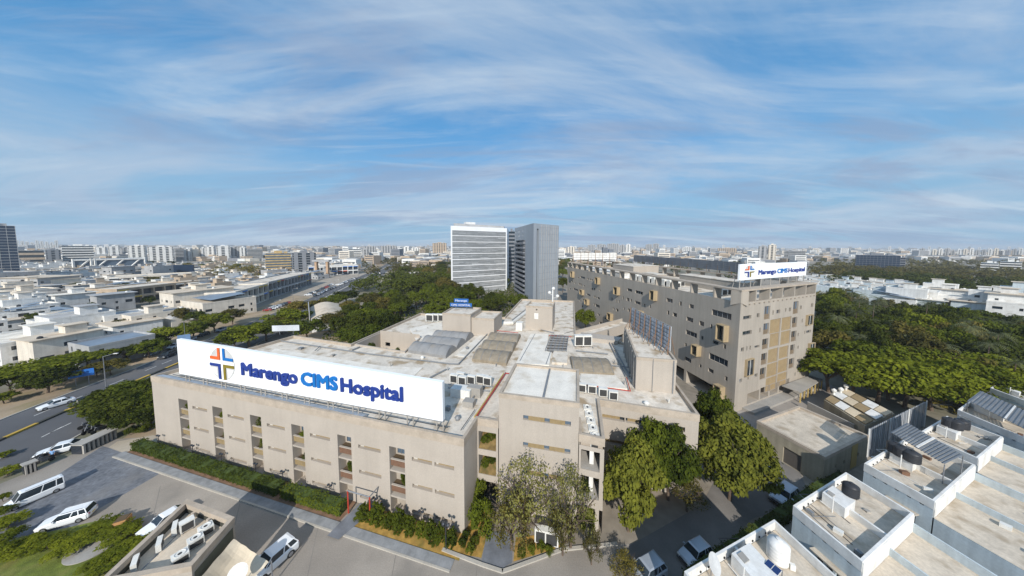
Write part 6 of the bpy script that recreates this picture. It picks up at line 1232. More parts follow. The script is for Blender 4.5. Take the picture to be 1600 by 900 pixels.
# named nearer houses left of the road
road_ang = 1.85
def hx(x, yb, w, d, h, rz, label, **k): p = P(x, yb); return house((p.x, p.y), w, d, h, rz, label, **k)
hx(160, 556, 26, 12, 6.5, -.28, 'dark-fronted house with a long tilted slate roof facing the left road', wm=M_HW[4], rm=M_FR[4], detail=2, seed=1, )
hx(45, 548, 30, 16, 6.5, -.25, 'white house with stepped roofs at the left edge behind the verge trees', wm=M_WHT, rm=M_ROOFW, detail=2, seed=2)
hx(110, 520, 26, 14, 8.5, -.3, 'tall white house with a green-planted gable', wm=M_WHT, rm=M_FR[2], detail=2, seed=3)
hx(240, 508, 15, 16, 6.5, -.32, 'cream house with a dark pyramid roof near the verge', wm=M_HW[1], rm=M_FR[2], detail=2, seed=5)
hx(200, 517, 20, 12, 4.5, -.35, 'low white house with a sloping pale roof', wm=M_WHT, rm=M_FR[4], detail=2, seed=6)
hx(60, 498, 60, 12, 6.5, -.25, 'very long low white house with small square windows', wm=M_WHT, rm=M_ROOFW, detail=2, seed=7)
hx(110, 484, 14, 12, 9, -.25, 'white tower-like house with a ribbed pale side', wm=M_WHT, rm=M_FR[3], detail=2, seed=8)
hx(165, 470, 26, 16, 8, -.2, 'house with a curved tan roof left of the arcade', wm=M_HW[2], rm=M_ROOFD, detail=2, seed=9)
hx(60, 470, 34, 14, 7, -.2, 'low house with a wide tan roof at the left', wm=M_HW[1], rm=M_ROOFD, detail=2, seed=10)
pr_ = thing('pyramid_roof_house', 'small pale house with two grey pyramid roofs beside the verge trees', 'house', P(262, 505)); p = P(262, 507)
for dx, s in ((-6, 6), (5, 4.5)):
    m_ = MB(); m_.box(p.x + dx, p.y, 0, s * 1.6, s * 1.6, 3.6, -.3); wq = m_.build('wall', M_HW[1], pr_); m_ = MB(); cc = (p.x + dx, p.y); rr2 = [(cc[0] + s * cos(a_ - .3), cc[1] + s * sin(a_ - .3)) for a_ in (pi / 4, 3 * pi / 4, 5 * pi / 4, 7 * pi / 4)]; i = len(m_.v)
    for k in range(4): m_.poly([(*rr2[k], 3.6), (*rr2[(k + 1) % 4], 3.6), (*cc, 6.4)])
    m_.build('roof', M_FR[2], wq)
# arcade of shops along the far side of the road
def arcade(label, A, B, d, h, fl, wm=M_HW[1], name='shop_arcade', face=True):
    r = thing(name, label, 'building', (*seg(A, B, .5), 0)); l, u, nn = along(A, B); q = [A, B, (B[0] + nn[0] * d, B[1] + nn[1] * d), (A[0] + nn[0] * d, A[1] + nn[1] * d)]
    p = MB(); ops = []; n = int(l / 5)
    for f in range(fl):
        for k in range(n): ops.append((l * k / n + .35, l * (k + 1) / n - .35, .3 + f * h / fl, (f + 1) * h / fl - .9, 1.6))
    wall(p, A, B, 0, h, ops)
    for k in (1, 2, 3): a, b = q[k], q[(k + 1) % 4]; p.poly([(*a, 0), (*b, 0), (*b, h), (*a, h)])
    p.build('wall', wm, r); p = MB()
    for o in ops: p.poly([fp(A, B, o[0], o[2], 1.55), fp(A, B, o[1], o[2], 1.55), fp(A, B, o[1], o[3], 1.55), fp(A, B, o[0], o[3], 1.55)])
    p.build('shop_fronts', M_WB, r); p = MB(); rim(p, q, h - .3, h + .6, .3, lip=.1); p.build('parapet', wm, r); p = MB(); p.poly([(*c, h - .01) for c in inset(q, .3)]); p.build('roof', M_ROOF, r)
    g = random.Random(int(l * 7)); cols = [M_BLUE, M_ORG, M_WHT, M_RED, M_YEL, M_CYAN]
    for f in range(fl):
        for k in range(n):
            if g.random() < .5: p = MB(); a_, b_ = l * k / n + .5, l * (k + 1) / n - .5; z = (f + 1) * h / fl - .85; p.hexa([fp(A, B, a_, z, -.15), fp(A, B, b_, z, -.15), fp(A, B, b_, z, -.02), fp(A, B, a_, z, -.02)], [fp(A, B, a_, z + .7, -.15), fp(A, B, b_, z + .7, -.15), fp(A, B, b_, z + .7, -.02), fp(A, B, a_, z + .7, -.02)]); p.build('shop_sign', g.choice(cols), r)
    return r
arcade('two-storey shop arcade nearest the camera on the left road', tuple(P(370, 487)[:2]), tuple(P(420, 468)[:2]), 15, 10, 2)
arcade('long two-storey shop arcade running towards the junction', tuple(P(421, 467)[:2]), tuple(P(487, 445)[:2]), 16, 10.5, 2, M_HW[4])
w_ = P(330, 497); house((w_.x - 9, w_.y + 8), 32, 22, 12, -.35, 'big blank cream building with four small windows beside the arcade', wm=M_HW[1], rm=M_ROOFD, detail=1, seed=31, cat='building', name='building')
arcade('row of two-storey brown-roofed shops behind the cream building', tuple(P(185, 478)[:2]), tuple(P(290, 462)[:2]), 18, 9, 2, M_HW[3])
arcade('distant arcade row in the left quarter', tuple(P(170, 450)[:2]), tuple(P(330, 440)[:2]), 20, 8, 2, M_HW[1])
house(tuple(P(150, 455)[:2]), 40, 14, 7, -.1, 'white house row with rooftop water tanks in the left quarter', wm=M_WHT, rm=M_ROOFW, seed=33); house(tuple(P(225, 462)[:2]), 30, 14, 8, -.15, 'white cubic house with dark openings in the left quarter', wm=M_WHT, rm=M_ROOFW, seed=34)
for i, (x, y) in enumerate(((182, 442), (244, 440))): house(tuple(P(x, y)[:2]), 18, 14, 15, -.1, ('grey block with dark side' if i else 'dark-sided grey block') + ' standing above the low houses on the left', wm=M_HW[4], rm=M_FR[2], seed=35 + i, cat='building', name='building')
# white shed with barrel roof behind the hospital
bs = thing('barrel_shed', 'white-walled shed with a curved tan roof behind the front roof parapet', 'shed', (-70, 108, 0)); A_, B_ = P(487, 520), P(540, 512); l, u, nn = along(A_, B_); m_ = MB(); K = 10; D = 26
prof_ = [(t * l, 5.5 + 1.8 * sin(pi * t)) for t in [k / K for k in range(K + 1)]]; f3 = lambda t, s, z: (A_.x + u[0] * t + nn[0] * s, A_.y + u[1] * t + nn[1] * s, z)
m_.poly([f3(0, 0, 0), f3(l, 0, 0)] + [f3(t, 0, z) for t, z in reversed(prof_)]); m_.poly([f3(l, D, 0), f3(0, D, 0)] + [f3(t, D, z) for t, z in prof_]); m_.poly([f3(0, D, 0), f3(0, 0, 0), f3(0, 0, 5.5), f3(0, D, 5.5)]); m_.poly([f3(l, 0, 0), f3(l, D, 0), f3(l, D, 5.5), f3(l, 0, 5.5)]); m_.build('wall', M_WHT, bs)
m_ = MB()
for k in range(K): a, b = prof_[k], prof_[k + 1]; m_.hexa([f3(a[0], -.4, a[1] + .01), f3(b[0], -.4, b[1] + .01), f3(b[0], D, b[1] + .01), f3(a[0], D, a[1] + .01)], [f3(a[0], -.4, a[1] + .15), f3(b[0], -.4, b[1] + .15), f3(b[0], D, b[1] + .15), f3(a[0], D, a[1] + .15)])
m_.build('roof', M_ROOFD, bs); m_ = MB(); m_.hexa([f3(-.6, 0, 0), f3(-.3, 0, 0), f3(-.3, D, 0), f3(-.6, D, 0)], [f3(-.6, 0, 8.2), f3(-.3, 0, 8.2), f3(-.3, D, 8.2), f3(-.6, D, 8.2)]); m_.build('fire_wall', M_HW[4], bs)

# towers: floor bands, fins and glazing as real relief
def block(label, x0, x1, yt, yb, d, wm, style='band', fl=None, rz=0, cat='building', name='building', group=None, gm=GL, Y=None):
    a = P(x0, yb) if Y is None else None; Y = a.y if a is not None else Y; X0 = (x0 - 800) * Y / FPX; X1 = (x1 - 800) * Y / FPX; h = ZT((x0 + x1) / 2, yt, Y); Xm = (X0 + X1) / 2; th0 = math.atan2(Xm, Y); w = (X1 - X0) * cos(th0); fl = fl or max(3, int(h / 3.6))
    r = thing(name, label, cat, (Xm + sin(th0) * d / 2, Y + cos(th0) * d / 2, 0), rz - th0, group); Mx = W[r]; W[r] = Matrix.Identity(4); q = [(-w / 2, -d / 2), (w / 2, -d / 2), (w / 2, d / 2), (-w / 2, d / 2)]; p = MB()
    if style == 'band':
        p.prism(inset(q, .5), 0, h - .6); p.build('glazing', gm, r); p = MB()
        for f in range(fl + 1): z = h * f / fl; p.prism(q, z - .02 if f else 0, min(h, z + h / fl * .45))
        p.build('floor_bands', wm, r)
    elif style == 'bay':
        p.prism(inset(q, .8), 0, h - .4); p.build('glazing', gm, r); p = MB(); n = max(2, int(w / 7)); m2 = max(1, int(d / 8))
        for f in range(fl + 1): z = h * f / fl; p.prism(inset(q, .3), z - .02 if f else 0, min(h, z + h / fl * .3))
        p.build('floor_slabs', wm, r); p = MB()
        for k in range(n): u_ = -w / 2 + w * (k + .5) / n; p.box(u_, -d / 2 + .45, 0, w / n * .52, .9, h + random.uniform(0, 1.5)); p.box(u_, d / 2 - .45, 0, w / n * .52, .9, h)
        for k in range(m2): v_ = -d / 2 + d * (k + .5) / m2; p.box(-w / 2 + .45, v_, 0, .9, d / m2 * .5, h); p.box(w / 2 - .45, v_, 0, .9, d / m2 * .5, h)
        p.build('wall_piers', wm, r)
    elif style == 'glass':
        p.prism(q, 0, h); p.build('glazing', gm, r); p = MB(); n = max(3, int(w / 3)); m2 = max(2, int(d / 3))
        for k in range(n + 1): u_ = -w / 2 + w * k / n; p.box(u_, -d / 2 - .05, 0, .18, .12, h)
        for k in range(m2 + 1): v_ = -d / 2 + d * k / m2; p.box(w / 2 + .05, v_, 0, .12, .18, h); p.box(-w / 2 - .05, v_, 0, .12, .18, h)
        for f in range(fl + 1): z = h * f / fl; p.prism(inset(q, -.12), max(0, z - .15), z + .1)
        p.build('mullions', wm, r)
    p = MB(); p.box(0, 0, h, w * .3, d * .4, 3); p.box(w * .3, 0, h, w * .12, d * .3, 2); p.build('roof_room', wm, r); W[r] = Mx; return r
# white tower behind the hospital
M_TW = mat('tower_white', (.80, .81, .82), rough=.5, var=.04)
Yl, Yr = 186, 210; tA = ((704.5 - 800) * Yl / FPX, Yl); tB = ((792 - 800) * Yr / FPX, Yr); th = ZT(704, 353, Yl)
wt = thing('office_tower', 'white slatted office tower with a clean square frame', 'building', (*seg(tA, tB, .5), 0)); l, u, nn = along(tA, tB); dT = 26; quad = [tA, tB, (tB[0] + 1.0, tB[1] + dT), (tA[0] - 4.5, tA[1] + dT)]
p = MB(); p.prism(inset(quad, .9), 0, th - .6); p.build('glazing', glass('glass_pale', (.16, .19, .20), .3), wt)
p = MB(); 
fq = lambda a, z, d: (fp(tA, tB, a, z)[0] - (4.5 if a < l / 2 else -1.0) * d, fp(tA, tB, a, z)[1] + dT * d, z)
for a, b, z0, z1 in ((0, 1.1, 0, th), (l - 1.1, l, 0, th), (1.1, l - 1.1, th - 3.0, th)): p.hexa([fq(a, z0, 0), fq(b, z0, 0), fq(b, z0, 1), fq(a, z0, 1)], [fq(a, z1, 0), fq(b, z1, 0), fq(b, z1, 1), fq(a, z1, 1)])
p.build('frame', M_TW, wt); p = MB(); nf = 11
for f in range(nf): z = (th - 3) * (f + 1) / nf - (th - 3) / nf * .9; p.hexa([fp(tA, tB, 1.1, z, .05), fp(tA, tB, l - 1.1, z, .05), fp(tA, tB, l - 1.1, z, .9), fp(tA, tB, 1.1, z, .9)], [fp(tA, tB, 1.1, z + .45, .05), fp(tA, tB, l - 1.1, z + .45, .05), fp(tA, tB, l - 1.1, z + .45, .9), fp(tA, tB, 1.1, z + .45, .9)])
p.build('floor_bands', M_TW, wt); p = MB(); gq = random.Random(4)
for f in range(nf * 7):
    z = .4 + (th - 3.4) * f / (nf * 7)
    k = 0
    while k < 26:
        m2 = gq.randint(3, 9); tilt = gq.uniform(-.10, .16); a_, b_ = 1.1 + (l - 2.2) * k / 26, 1.1 + (l - 2.2) * min(26, k + m2) / 26; p.hexa([fp(tA, tB, a_, z, .25), fp(tA, tB, b_, z, .25), fp(tA, tB, b_, z + tilt, .7), fp(tA, tB, a_, z + tilt, .7)], [fp(tA, tB, a_, z + .2, .25), fp(tA, tB, b_, z + .2, .25), fp(tA, tB, b_, z + .22 + tilt, .7), fp(tA, tB, a_, z + .22 + tilt, .7)]); k += m2
p.build('slats', mat('slat_metal', (.56, .58, .60), rough=.5, var=.1, scale=.3), wt)
p = MB(); p.hexa([fq(2, th, .1), fq(l - 3, th, .1), fq(l - 3, th, .5), fq(2, th, .5)], [fq(2, th + 2, .1), fq(l - 3, th + 1.6, .1), fq(l - 3, th + 1.6, .5), fq(2, th + 2, .5)]); p.build('roof_screen', M_FR[2], wt)
p = MB(); c = fp(tA, tB, l * .4, 0, 9); p.box(c[0], c[1], th + 1.9, 7, 5, 1.8, .5); p.build('roof_room', M_HW[2], wt)
# grey tower with balconies
M_GT = mat('tower_grey', (.31, .345, .385), var=.05, scale=.1, streak=.12); M_GTD = mat('tower_grey_dark', (.20, .21, .23), var=.06, scale=.1)
Yn, Yf, Yr = 158, 206, 176; g0_ = ((845.5 - 800) * Yn / FPX - 4.5, Yn); gL = ((804 - 800) * Yf / FPX, Yf); gR = ((872.5 - 800) * Yr / FPX, Yr); ghh = ZT(833, 349, Yn); gBk = (gL[0] + gR[0] - g0_[0], gL[1] + gR[1] - g0_[1])
gt = thing('residential_tower', 'grey apartment tower with stacked dark balconies on its left face', 'building', (*g0_, 0)); l2 = along(gL, g0_)[0]; p = MB(); ops = [(3.2, l2 * .62, 3 + k * 3.05, 5.2 + k * 3.05, 1.8) for k in range(12)] + [(u_, u_ + 1.2, z, z + 1.6, .3) for u_ in (2.5, 12, 15, 24) for z in (41.2, 44.2)]
wall(p, gL, g0_, 0, ghh, ops); l3 = along(g0_, gR)[0]; wall(p, g0_, gR, 0, ghh, [(3.0, 4.6, 0.1, ghh - 3, 1.0), (4.6, 4.9, .1, ghh - 3, .2)]); p.poly([(*gR, 0), (*gBk, 0), (*gBk, ghh), (*gR, ghh)]); p.poly([(*gBk, 0), (*gL, 0), (*gL, ghh), (*gBk, ghh)]); p.poly([(*c, ghh) for c in (gL, g0_, gR, gBk)]); p.build('wall', M_GT, gt)
for o in ops[:12]: pane(gL, g0_, o, 1.75, GL, 'window', gt); p = MB(); p.hexa([fp(gL, g0_, o[0] - .2, o[2] - .3, -1.3), fp(gL, g0_, o[1] + .2, o[2] - .3, -1.3), fp(gL, g0_, o[1] + .2, o[2] - .3, -.02), fp(gL, g0_, o[0] - .2, o[2] - .3, -.02)], [fp(gL, g0_, o[0] - .2, o[2] + .75, -1.3), fp(gL, g0_, o[1] + .2, o[2] + .75, -1.3), fp(gL, g0_, o[1] + .2, o[2] + .75, -.02), fp(gL, g0_, o[0] - .2, o[2] + .75, -.02)]); p.build('balcony', M_GTD, gt)
pane(g0_, gR, (3.0, 4.6, .1, ghh - 3), .95, GL, 'stair_glazing', gt)
for k in range(16): p = MB(); u_ = 6 + k * (l3 - 6.5) / 16; p.hexa([fp(g0_, gR, u_, .1, -.22), fp(g0_, gR, u_ + .35, .1, -.22), fp(g0_, gR, u_ + .35, .1, -.003), fp(g0_, gR, u_, .1, -.003)], [fp(g0_, gR, u_, ghh - .5, -.22), fp(g0_, gR, u_ + .35, ghh - .5, -.22), fp(g0_, gR, u_ + .35, ghh - .5, -.003), fp(g0_, gR, u_, ghh - .5, -.003)]); p.build('facade_fin', M_HW[4] if k % 2 else M_GT, gt)
for k in range(12): p = MB(); z_ = 3 + k * 3.9; p.hexa([fp(g0_, gR, 5.4, z_, -.05), fp(g0_, gR, l3 - .3, z_, -.05), fp(g0_, gR, l3 - .3, z_, -.002), fp(g0_, gR, 5.4, z_, -.002)], [fp(g0_, gR, 5.4, z_ + .2, -.05), fp(g0_, gR, l3 - .3, z_ + .2, -.05), fp(g0_, gR, l3 - .3, z_ + .2, -.002), fp(g0_, gR, 5.4, z_ + .2, -.002)]); p.build('floor_line', M_GTD, gt)
block('narrow dark tower between the white tower and the grey tower', 793, 805, 362, 440, 20, M_GTD, 'band', 14, Y=260)
# left horizon buildings
gt2 = block('dark blue glass tower at the left edge', -60, 30, 352, 452, 26, M_HW[4], 'glass', 22, gm=GLN, cat='tower', name='glass_tower', rz=-.0)
house(tuple(P(28, 455)[:2]), 60, 20, 14, .02, 'grey podium building at the foot of the dark glass tower', wm=M_HW[4], rm=M_FR[2], seed=41, cat='building', name='building')
block('plain brown office block right of the glass tower', 28, 70, 391, 413, 30, M_HW[3], 'band', 3); block('darker banded part of the brown block', 71, 95, 391, 413, 30, M_GTD, 'bay', 6)
block('white office block with dark floor bands', 97, 148, 384, 410, 22, M_WHT, 'band', 7)
xs_ = [(150, 168, 387, 405), (169, 188, 385, 406), (189, 200, 388, 405), (201, 229, 384.5, 409), (231, 272, 386, 411), (273, 286, 388, 409), (287, 300, 389, 408), (301, 312, 387, 407), (313, 322, 388, 407), (323, 337, 386, 408), (338, 360, 385, 409), (361, 374, 386.5, 408), (375, 385, 387, 408), (386, 411, 388.5, 408)]
desc = ['narrow white', 'twin-bay white', 'small grey', 'wide white', 'broad white balconied', 'dark-fronted', 'slim grey', 'pale ribbed', 'thin pale', 'tall white', 'white double', 'grey-ribbed', 'slim pale', 'dark grey banded']
for i, (a, b, t, y) in enumerate(xs_): block(desc[i] + ' apartment block, number in the skyline row seen ' + ('left of' if i < 7 else 'right of') + ' the dark screen', a, b, t, y - 1, 22, [M_WHT, M_HW[2], M_HW[4], M_HW[1]][(0, 0, 2, 0, 0, 2, 1, 3, 0, 0, 1, 2, 1, 2)[i]], 'bay' if i not in (5, 13) else 'band', 9, rz=.1 * ((i % 3) - 1), cat='apartment block', name='apartment_block')
for i in range(9): block('hazy pale tower in the distant group above the brown block', 26 + i * 7.6, 32 + i * 7.6, 376 + (i * 5 % 4), 391, 40, M_HW[2], 'bay', 14, cat='tower', name='distant_tower', group='hazy towers above the brown block')
# long white frame building with diagonal braces
tb = thing('braced_building', 'long white-framed building with diagonal braces over blue glass', 'building', P(170, 423)); a, b = P(116, 427), P(228, 422); l, u, nn = along(a, b); th_ = ZT(120, 404.5, a.y); A_, B_ = (a.x, a.y), (b.x, b.y)
p = MB(); p.prism([A_, B_, fp(A_, B_, l, 0, 24)[:2], fp(A_, B_, 0, 0, 24)[:2]], 2, th_ - 1); p.build('glazing', GLB, tb); p = MB()
def bar(mb, u0, z0, u1, z1, t=1.1): mb.tube(fp(A_, B_, u0, z0, -.8), fp(A_, B_, u1, z1, -.8), t, 4)
for u0, u1, z0, z1 in ((0, l, 3, 3), (0, l, th_ - 1.5, th_ - 1.5), (0, 0, 0, th_), (l * .23, l * .23, 0, th_), (l, l, 0, th_), (l * .28, l * .28, 0, th_)): bar(p, u0, z0, u1, z1)
for k in range(4): bar(p, l * (.03 + .24 * k), 4, l * (.2 + .24 * k), th_ - 2, .8)
p.build('frame', M_WHT, tb)
ld = thing('screen_billboard', 'big dark billboard facing the junction with a small blue board below', 'billboard', P(279, 437)); a = P(265, 437); sY = a.y; A_ = ((265 - 800) * sY / FPX, sY); B_ = ((293 - 800) * sY / FPX, sY + 4); q = lambda u_, z, d_=0: fp(A_, B_, u_, z, d_); l = along(A_, B_)[0]; z0, z1 = ZT(265, 428, sY), ZT(265, 414, sY)
p = MB(); p.hexa([q(0, z0, 0), q(l, z0, 0), q(l, z0, 1), q(0, z0, 1)], [q(0, z1, 0), q(l, z1, 0), q(l, z1, 1), q(0, z1, 1)]); p.build('screen', GLN, ld); p = MB(); p.hexa([q(l * .3, z0 - 4, 0), q(l, z0 - 4, 0), q(l, z0 - 4, .5), q(l * .3, z0 - 4, .5)], [q(l * .3, z0 - 1.5, 0), q(l, z0 - 1.5, 0), q(l, z0 - 1.5, .5), q(l * .3, z0 - 1.5, .5)]); p.build('lower_board', M_BLUE, ld)
for t in (.15, .85): p = MB(); p.tube(q(l * t, 0, 1.2), q(l * t, z0 + 2, 1.2), .4); p.build('post', M_STEEL, ld)
block('brown and white banded office block with a glassy right side', 414, 455, 396, 428, 24, mat('band_ochre', (.45, .33, .16), var=.2), 'band', 8, gm=GLB); block('dark grey ribbed office block joined to the banded block', 456, 494, 395.5, 429, 26, M_GTD, 'bay', 9)
arcade('pale low shopping building with an orange portal at the junction', tuple(P(482, 432)[:2]), tuple(P(560, 428)[:2]), 26, 10, 2, M_HW[2], 'shopping_building')
po = thing('portal', 'tall orange and white portal frame in front of the low shopping building', 'gateway', P(505, 432)); c = P(505, 433); 
for dx in (-6, 6): p = MB(); p.box(c.x + dx, c.y - 1, 0, 2.2, 3, 17); p.build('pillar', mat('portal_orange', (.46, .31, .20), var=.1), po)
p = MB(); p.box(c.x, c.y - 1, 17, 18, 5, 1.6); p.build('lintel', M_HW[4], po)
block('white banded apartment block past the junction', 544, 565, 389, 412, 20, M_WHT, 'band', 8); block('white apartment block with dark side past the junction', 566, 575, 390, 412, 20, M_HW[4], 'bay', 8)
for a, b, t, s in ((567, 588, 385, 'wide unfinished concrete frame'), (595, 620, 384, 'flat-topped unfinished concrete frame'), (630, 640, 386, 'slim pale block'), (643, 658, 388, 'white stepped block'), (676, 698, 380, 'tan tower block')): block(s + ' on the skyline left of the white tower', a, b, t, 400, 26, M_HW[3] if 'tan' in s else M_HW[4] if 'unf' in s else M_WHT, 'bay', 9)
# right horizon
for i, (a, b, t, y) in enumerate(((873, 885, 389, 404), (886, 898, 386, 402), (918, 930, 383, 396), (932, 945, 382, 396), (948, 967, 381, 398), (968, 976, 383, 398), (977, 985, 382, 398), (1008, 1018, 382, 396), (1019, 1029, 381, 396), (1065, 1080, 386, 397), (1120, 1150, 388, 398))): block(['pale', 'cream', 'grey', 'grey twin', 'blue grey wide', 'blue grey slim', 'white slim', 'dark twin left', 'dark twin right', 'low pale', 'long low'][i] + ' tower block on the skyline behind the long lattice billboard', a, b, t, y, 24, M_HW[(1, 1, 4, 4, 4, 4, 0, 4, 4, 2, 3)[i]], 'bay', 11, cat='apartment block', name='apartment_block')
block('tan high-rise with a bright side behind the small rooftop sign', 1184, 1198, 385, 414, 20, M_HW[4], 'bay', 12); block('tall cream high-rise joined to the tan one', 1199, 1212, 383, 414, 20, M_HW[1], 'bay', 12); block('grey gridded block right of the cream high-rise', 1224, 1258, 392, 412, 24, M_HW[4], 'band', 9)
block('big dark glass office block in the right distance', 1335, 1404, 399, 425, 40, M_GTD, 'glass', 8, gm=GLN, rz=.05); block('lower dark wing of the glass office block', 1405, 1416, 403, 425, 40, M_GTD, 'band', 6, gm=GLN)
for i in range(17): block('hazy apartment block in the long row on the right skyline', 1436 + i * 9.6, 1444 + i * 9.6, 388.5 + (i * 7 % 4), 404, 30, M_HW[(4, 2, 1, 0, 4)[i % 5]], 'bay', 9, cat='apartment block', name='apartment_block', group='right skyline row')
for i in range(22): block('pale distant tower on the far right skyline', 1262 + i * 15.5, 1267 + i * 15.5, 385.5 + (i * 5 % 4), 393, 60, M_HW[(2, 4, 0)[i % 3]], 'bay', 14, cat='tower', name='distant_tower', group='far right skyline')
for i in range(26): block('tiny distant tower on the middle skyline', 575 + i * 23, 579 + i * 23, 383.0 + (i * 5 % 4), 391, 60, M_HW[(2, 4, 0)[i % 3]], 'bay', 14, cat='tower', name='distant_tower', group='middle skyline') if not 700 < 575 + i * 23 < 875 else None
block('long white building with a grey side in the right distance', 1533, 1562, 411, 426, 20, M_WHT, 'band', 4); block('white building at the right edge of the distance', 1563, 1598, 409, 424, 20, M_WHT, 'band', 4)
# villas beyond the wood
k_ = 0
for i, (x, y, w, d, h) in enumerate(((1390, 483, 9, 10, 8), (1412, 487, 8, 10, 9), (1436, 484, 12, 9, 8), (1448, 489, 9, 8, 5.5), (1480, 484, 11, 9, 8), (1500, 492, 9, 10, 7), (1520, 496, 12, 9, 6), (1552, 500, 10, 11, 9.5), (1582, 506, 11, 10, 9.5), (1598, 498, 12, 10, 11), (1530, 480, 12, 10, 7), (1465, 476, 10, 9, 9))):
    house(tuple(P(x, y)[:2]), w * 1.5, d * 1.3, h * 1.45, .5, ['plain pale green-walled villa', 'two-tier pale green villa', 'stepped white villa with dark terraces', 'low white villa wing', 'grey-fronted villa with a blue window', 'white villa with roof tanks', 'low wide white villa', 'tall blank-walled villa', 'blank two-tier villa', 'tallest villa at the right edge', 'villa with small roof room', 'square villa with deep balcony'][i] + ' beyond the right-hand wood', wm=[M_BLWALL, M_HW[2], M_WHT][i % 3], rm=M_ROOFW, detail=1, seed=60 + i, cat='villa', name='villa')
for i in range(44):
    x = 1262 + (i % 15) * 11.5; y = 440 + (i // 15) * 7.5 + (i % 3); p_ = P(x, y + (x - 1262) * .10); house((p_.x, p_.y), 11, 10, 6.5, .45, 'white row house in the estate right of the small rooftop sign', group='white row houses', wm=[M_WHT, M_HW[2], M_BLWALL][i % 3], rm=M_FR[(3, 2, 4)[i % 3]], detail=0, seed=100 + i)
# low houses of the left quarter
gh_ = random.Random(21); cnt = 0; plc = [(o.location.x, o.location.y) for o in bpy.data.objects if o.get('category') in ('house', 'building', 'apartment block') and o.parent is None]
def medx(Y):
    for a, b in zip(med, med[1:]):
        if a[1] <= Y <= b[1]: return a[0] + (b[0] - a[0]) * (Y - a[1]) / (b[1] - a[1])
    return med[-1][0] if Y > med[-1][1] else med[0][0]
Yc = 84
while Yc < 560:
    Xc = medx(Yc) - 42 - gh_.uniform(0, 6); lim = -Yc * 1.95 - 20; st_ = 16.5 if Yc < 260 else 21
    while Xc > lim and cnt < 285:
        if not (118 < Yc < 275 and Xc > medx(Yc) - (62 if Yc > 165 else 88)) and all(hypot(Xc - a, Yc - b) > 13 for a, b in plc): 
            w, d = gh_.uniform(10, 16), gh_.uniform(9, 14); cnt += 1
            zone = 'near' if Yc < 170 else 'middle' if Yc < 300 else 'far'
            house((Xc, Yc), w, d, gh_.choice((4, 6.2, 6.8, 7.2, 9)), -.28 + gh_.uniform(-.1, .1), 'flat-roofed house in the %s part of the crowded left quarter' % zone, 'houses in the %s left quarter' % zone, detail=1 if Yc < 330 else 0, seed=300 + cnt)
        Xc -= st_ + gh_.uniform(-3, 4)
    Yc += (15 if Yc < 260 else 20)
# street lamps along the left road
def street_lamp():
    r = thing('street_lamp', None, 'street lamp', (0, 0, 0)); p = MB(); p.tube((0, 0, 0), (0, 0, 9), .1, 6, r2=.06); p.build('pole', M_STEEL, r); p = MB(); p.tube((0, 0, 8.9), (2.2, 0, 9.5), .05, 5); p.build('arm', M_STEEL, r); p = MB(); p.box(2.4, 0, 9.42, .8, .3, .14); p.build('lamp_head', M_AC, r); return r
slp = street_lamp()
for k, Y in enumerate((62, 92, 125, 160, 200, 245, 295, 350)): put(slp, (medx(Y) - 10.5 if k % 2 else medx(Y), Y, .02), .2, 'tall grey street lamp standing along the left road', 'street lamps along the left road', (1, 1, 1))
for x, y in ((612, 436), (645, 428), (450, 430), (560, 436), (700, 436)): c = P(x, y); put(slp, (c.x, c.y, .02), 1.0, 'tall mast light at the junction', 'mast lights at the junction', (1.4, 1.4, 1.5))
# distant city and woodland as masses nobody could count
def mass(name, label, n, xr, yr, wr, hr, mats, seed, cat, keep):
    g = np.random.RandomState(seed); V, F, MI = [], [], []; i = 0
    while i < n:
        Y = math.exp(g.uniform(math.log(yr[0]), math.log(yr[1]))); X = g.uniform(-2.1, 2.1) * Y + g.uniform(-30, 30)
        if not keep(X, Y): i += .2; continue
        s = 1 + Y / 1500; w, d, h = g.uniform(*wr) * s, g.uniform(*wr) * s, g.uniform(*hr) * (g.uniform(1, 2.6) if g.rand() < .1 else 1); a = g.uniform(-.4, .1); c, sn = cos(a), sin(a); b = len(V)
        for z in (0, h):
            for x_, y_ in ((-w, -d), (w, -d), (w, d), (-w, d)): V.append((X + (x_ * c - y_ * sn) / 2, Y + (x_ * sn + y_ * c) / 2, z))
        F += [(b, b + 1, b + 5, b + 4), (b + 1, b + 2, b + 6, b + 5), (b + 2, b + 3, b + 7, b + 6), (b + 3, b, b + 4, b + 7), (b + 4, b + 5, b + 6, b + 7)]; m_ = g.randint(0, len(mats)); MI += [m_] * 5; i += 1
        if h > 6:
            for f in range(int(h / 3.2)):
                z0 = 1 + f * 3.2; b = len(V); q_ = lambda x_, y_, z: V.append((X + (x_ * c - y_ * sn) / 2, Y + (x_ * sn + y_ * c) / 2, z))
                for z in (z0, z0 + 1.4):
                    q_(-w * .85, -d - .1, z); q_(w * .85, -d - .1, z)
                F.append((b, b + 1, b + 3, b + 2)); MI.append(len(mats))
    me = bpy.data.meshes.new(name); me.from_pydata(V, [], F); [me.materials.append(m) for m in mats + [M_WB]]; me.polygons.foreach_set('material_index', MI); me.update(); o = bpy.data.objects.new(name, me); COL.objects.link(o); return tag(o, label, cat, kind='stuff')
def keepc(X, Y):
    px = 800 + X / Y * FPX
    if X < 0: return Y > 570 or (px > 500 and Y > 420 and abs(X - medx(Y)) > 30 and px < 690)
    return Y > 700 if px > 1250 else Y > 480
mass('distant_houses', 'mass of small pale buildings filling the far city up to the horizon', 9000, 0, (420, 6500), (9, 17), (4, 13), [M_WHT, M_HW[1], M_HW[2], M_HW[3], M_HW[4], M_GTD, M_HW[3]], 3, 'city', keepc)
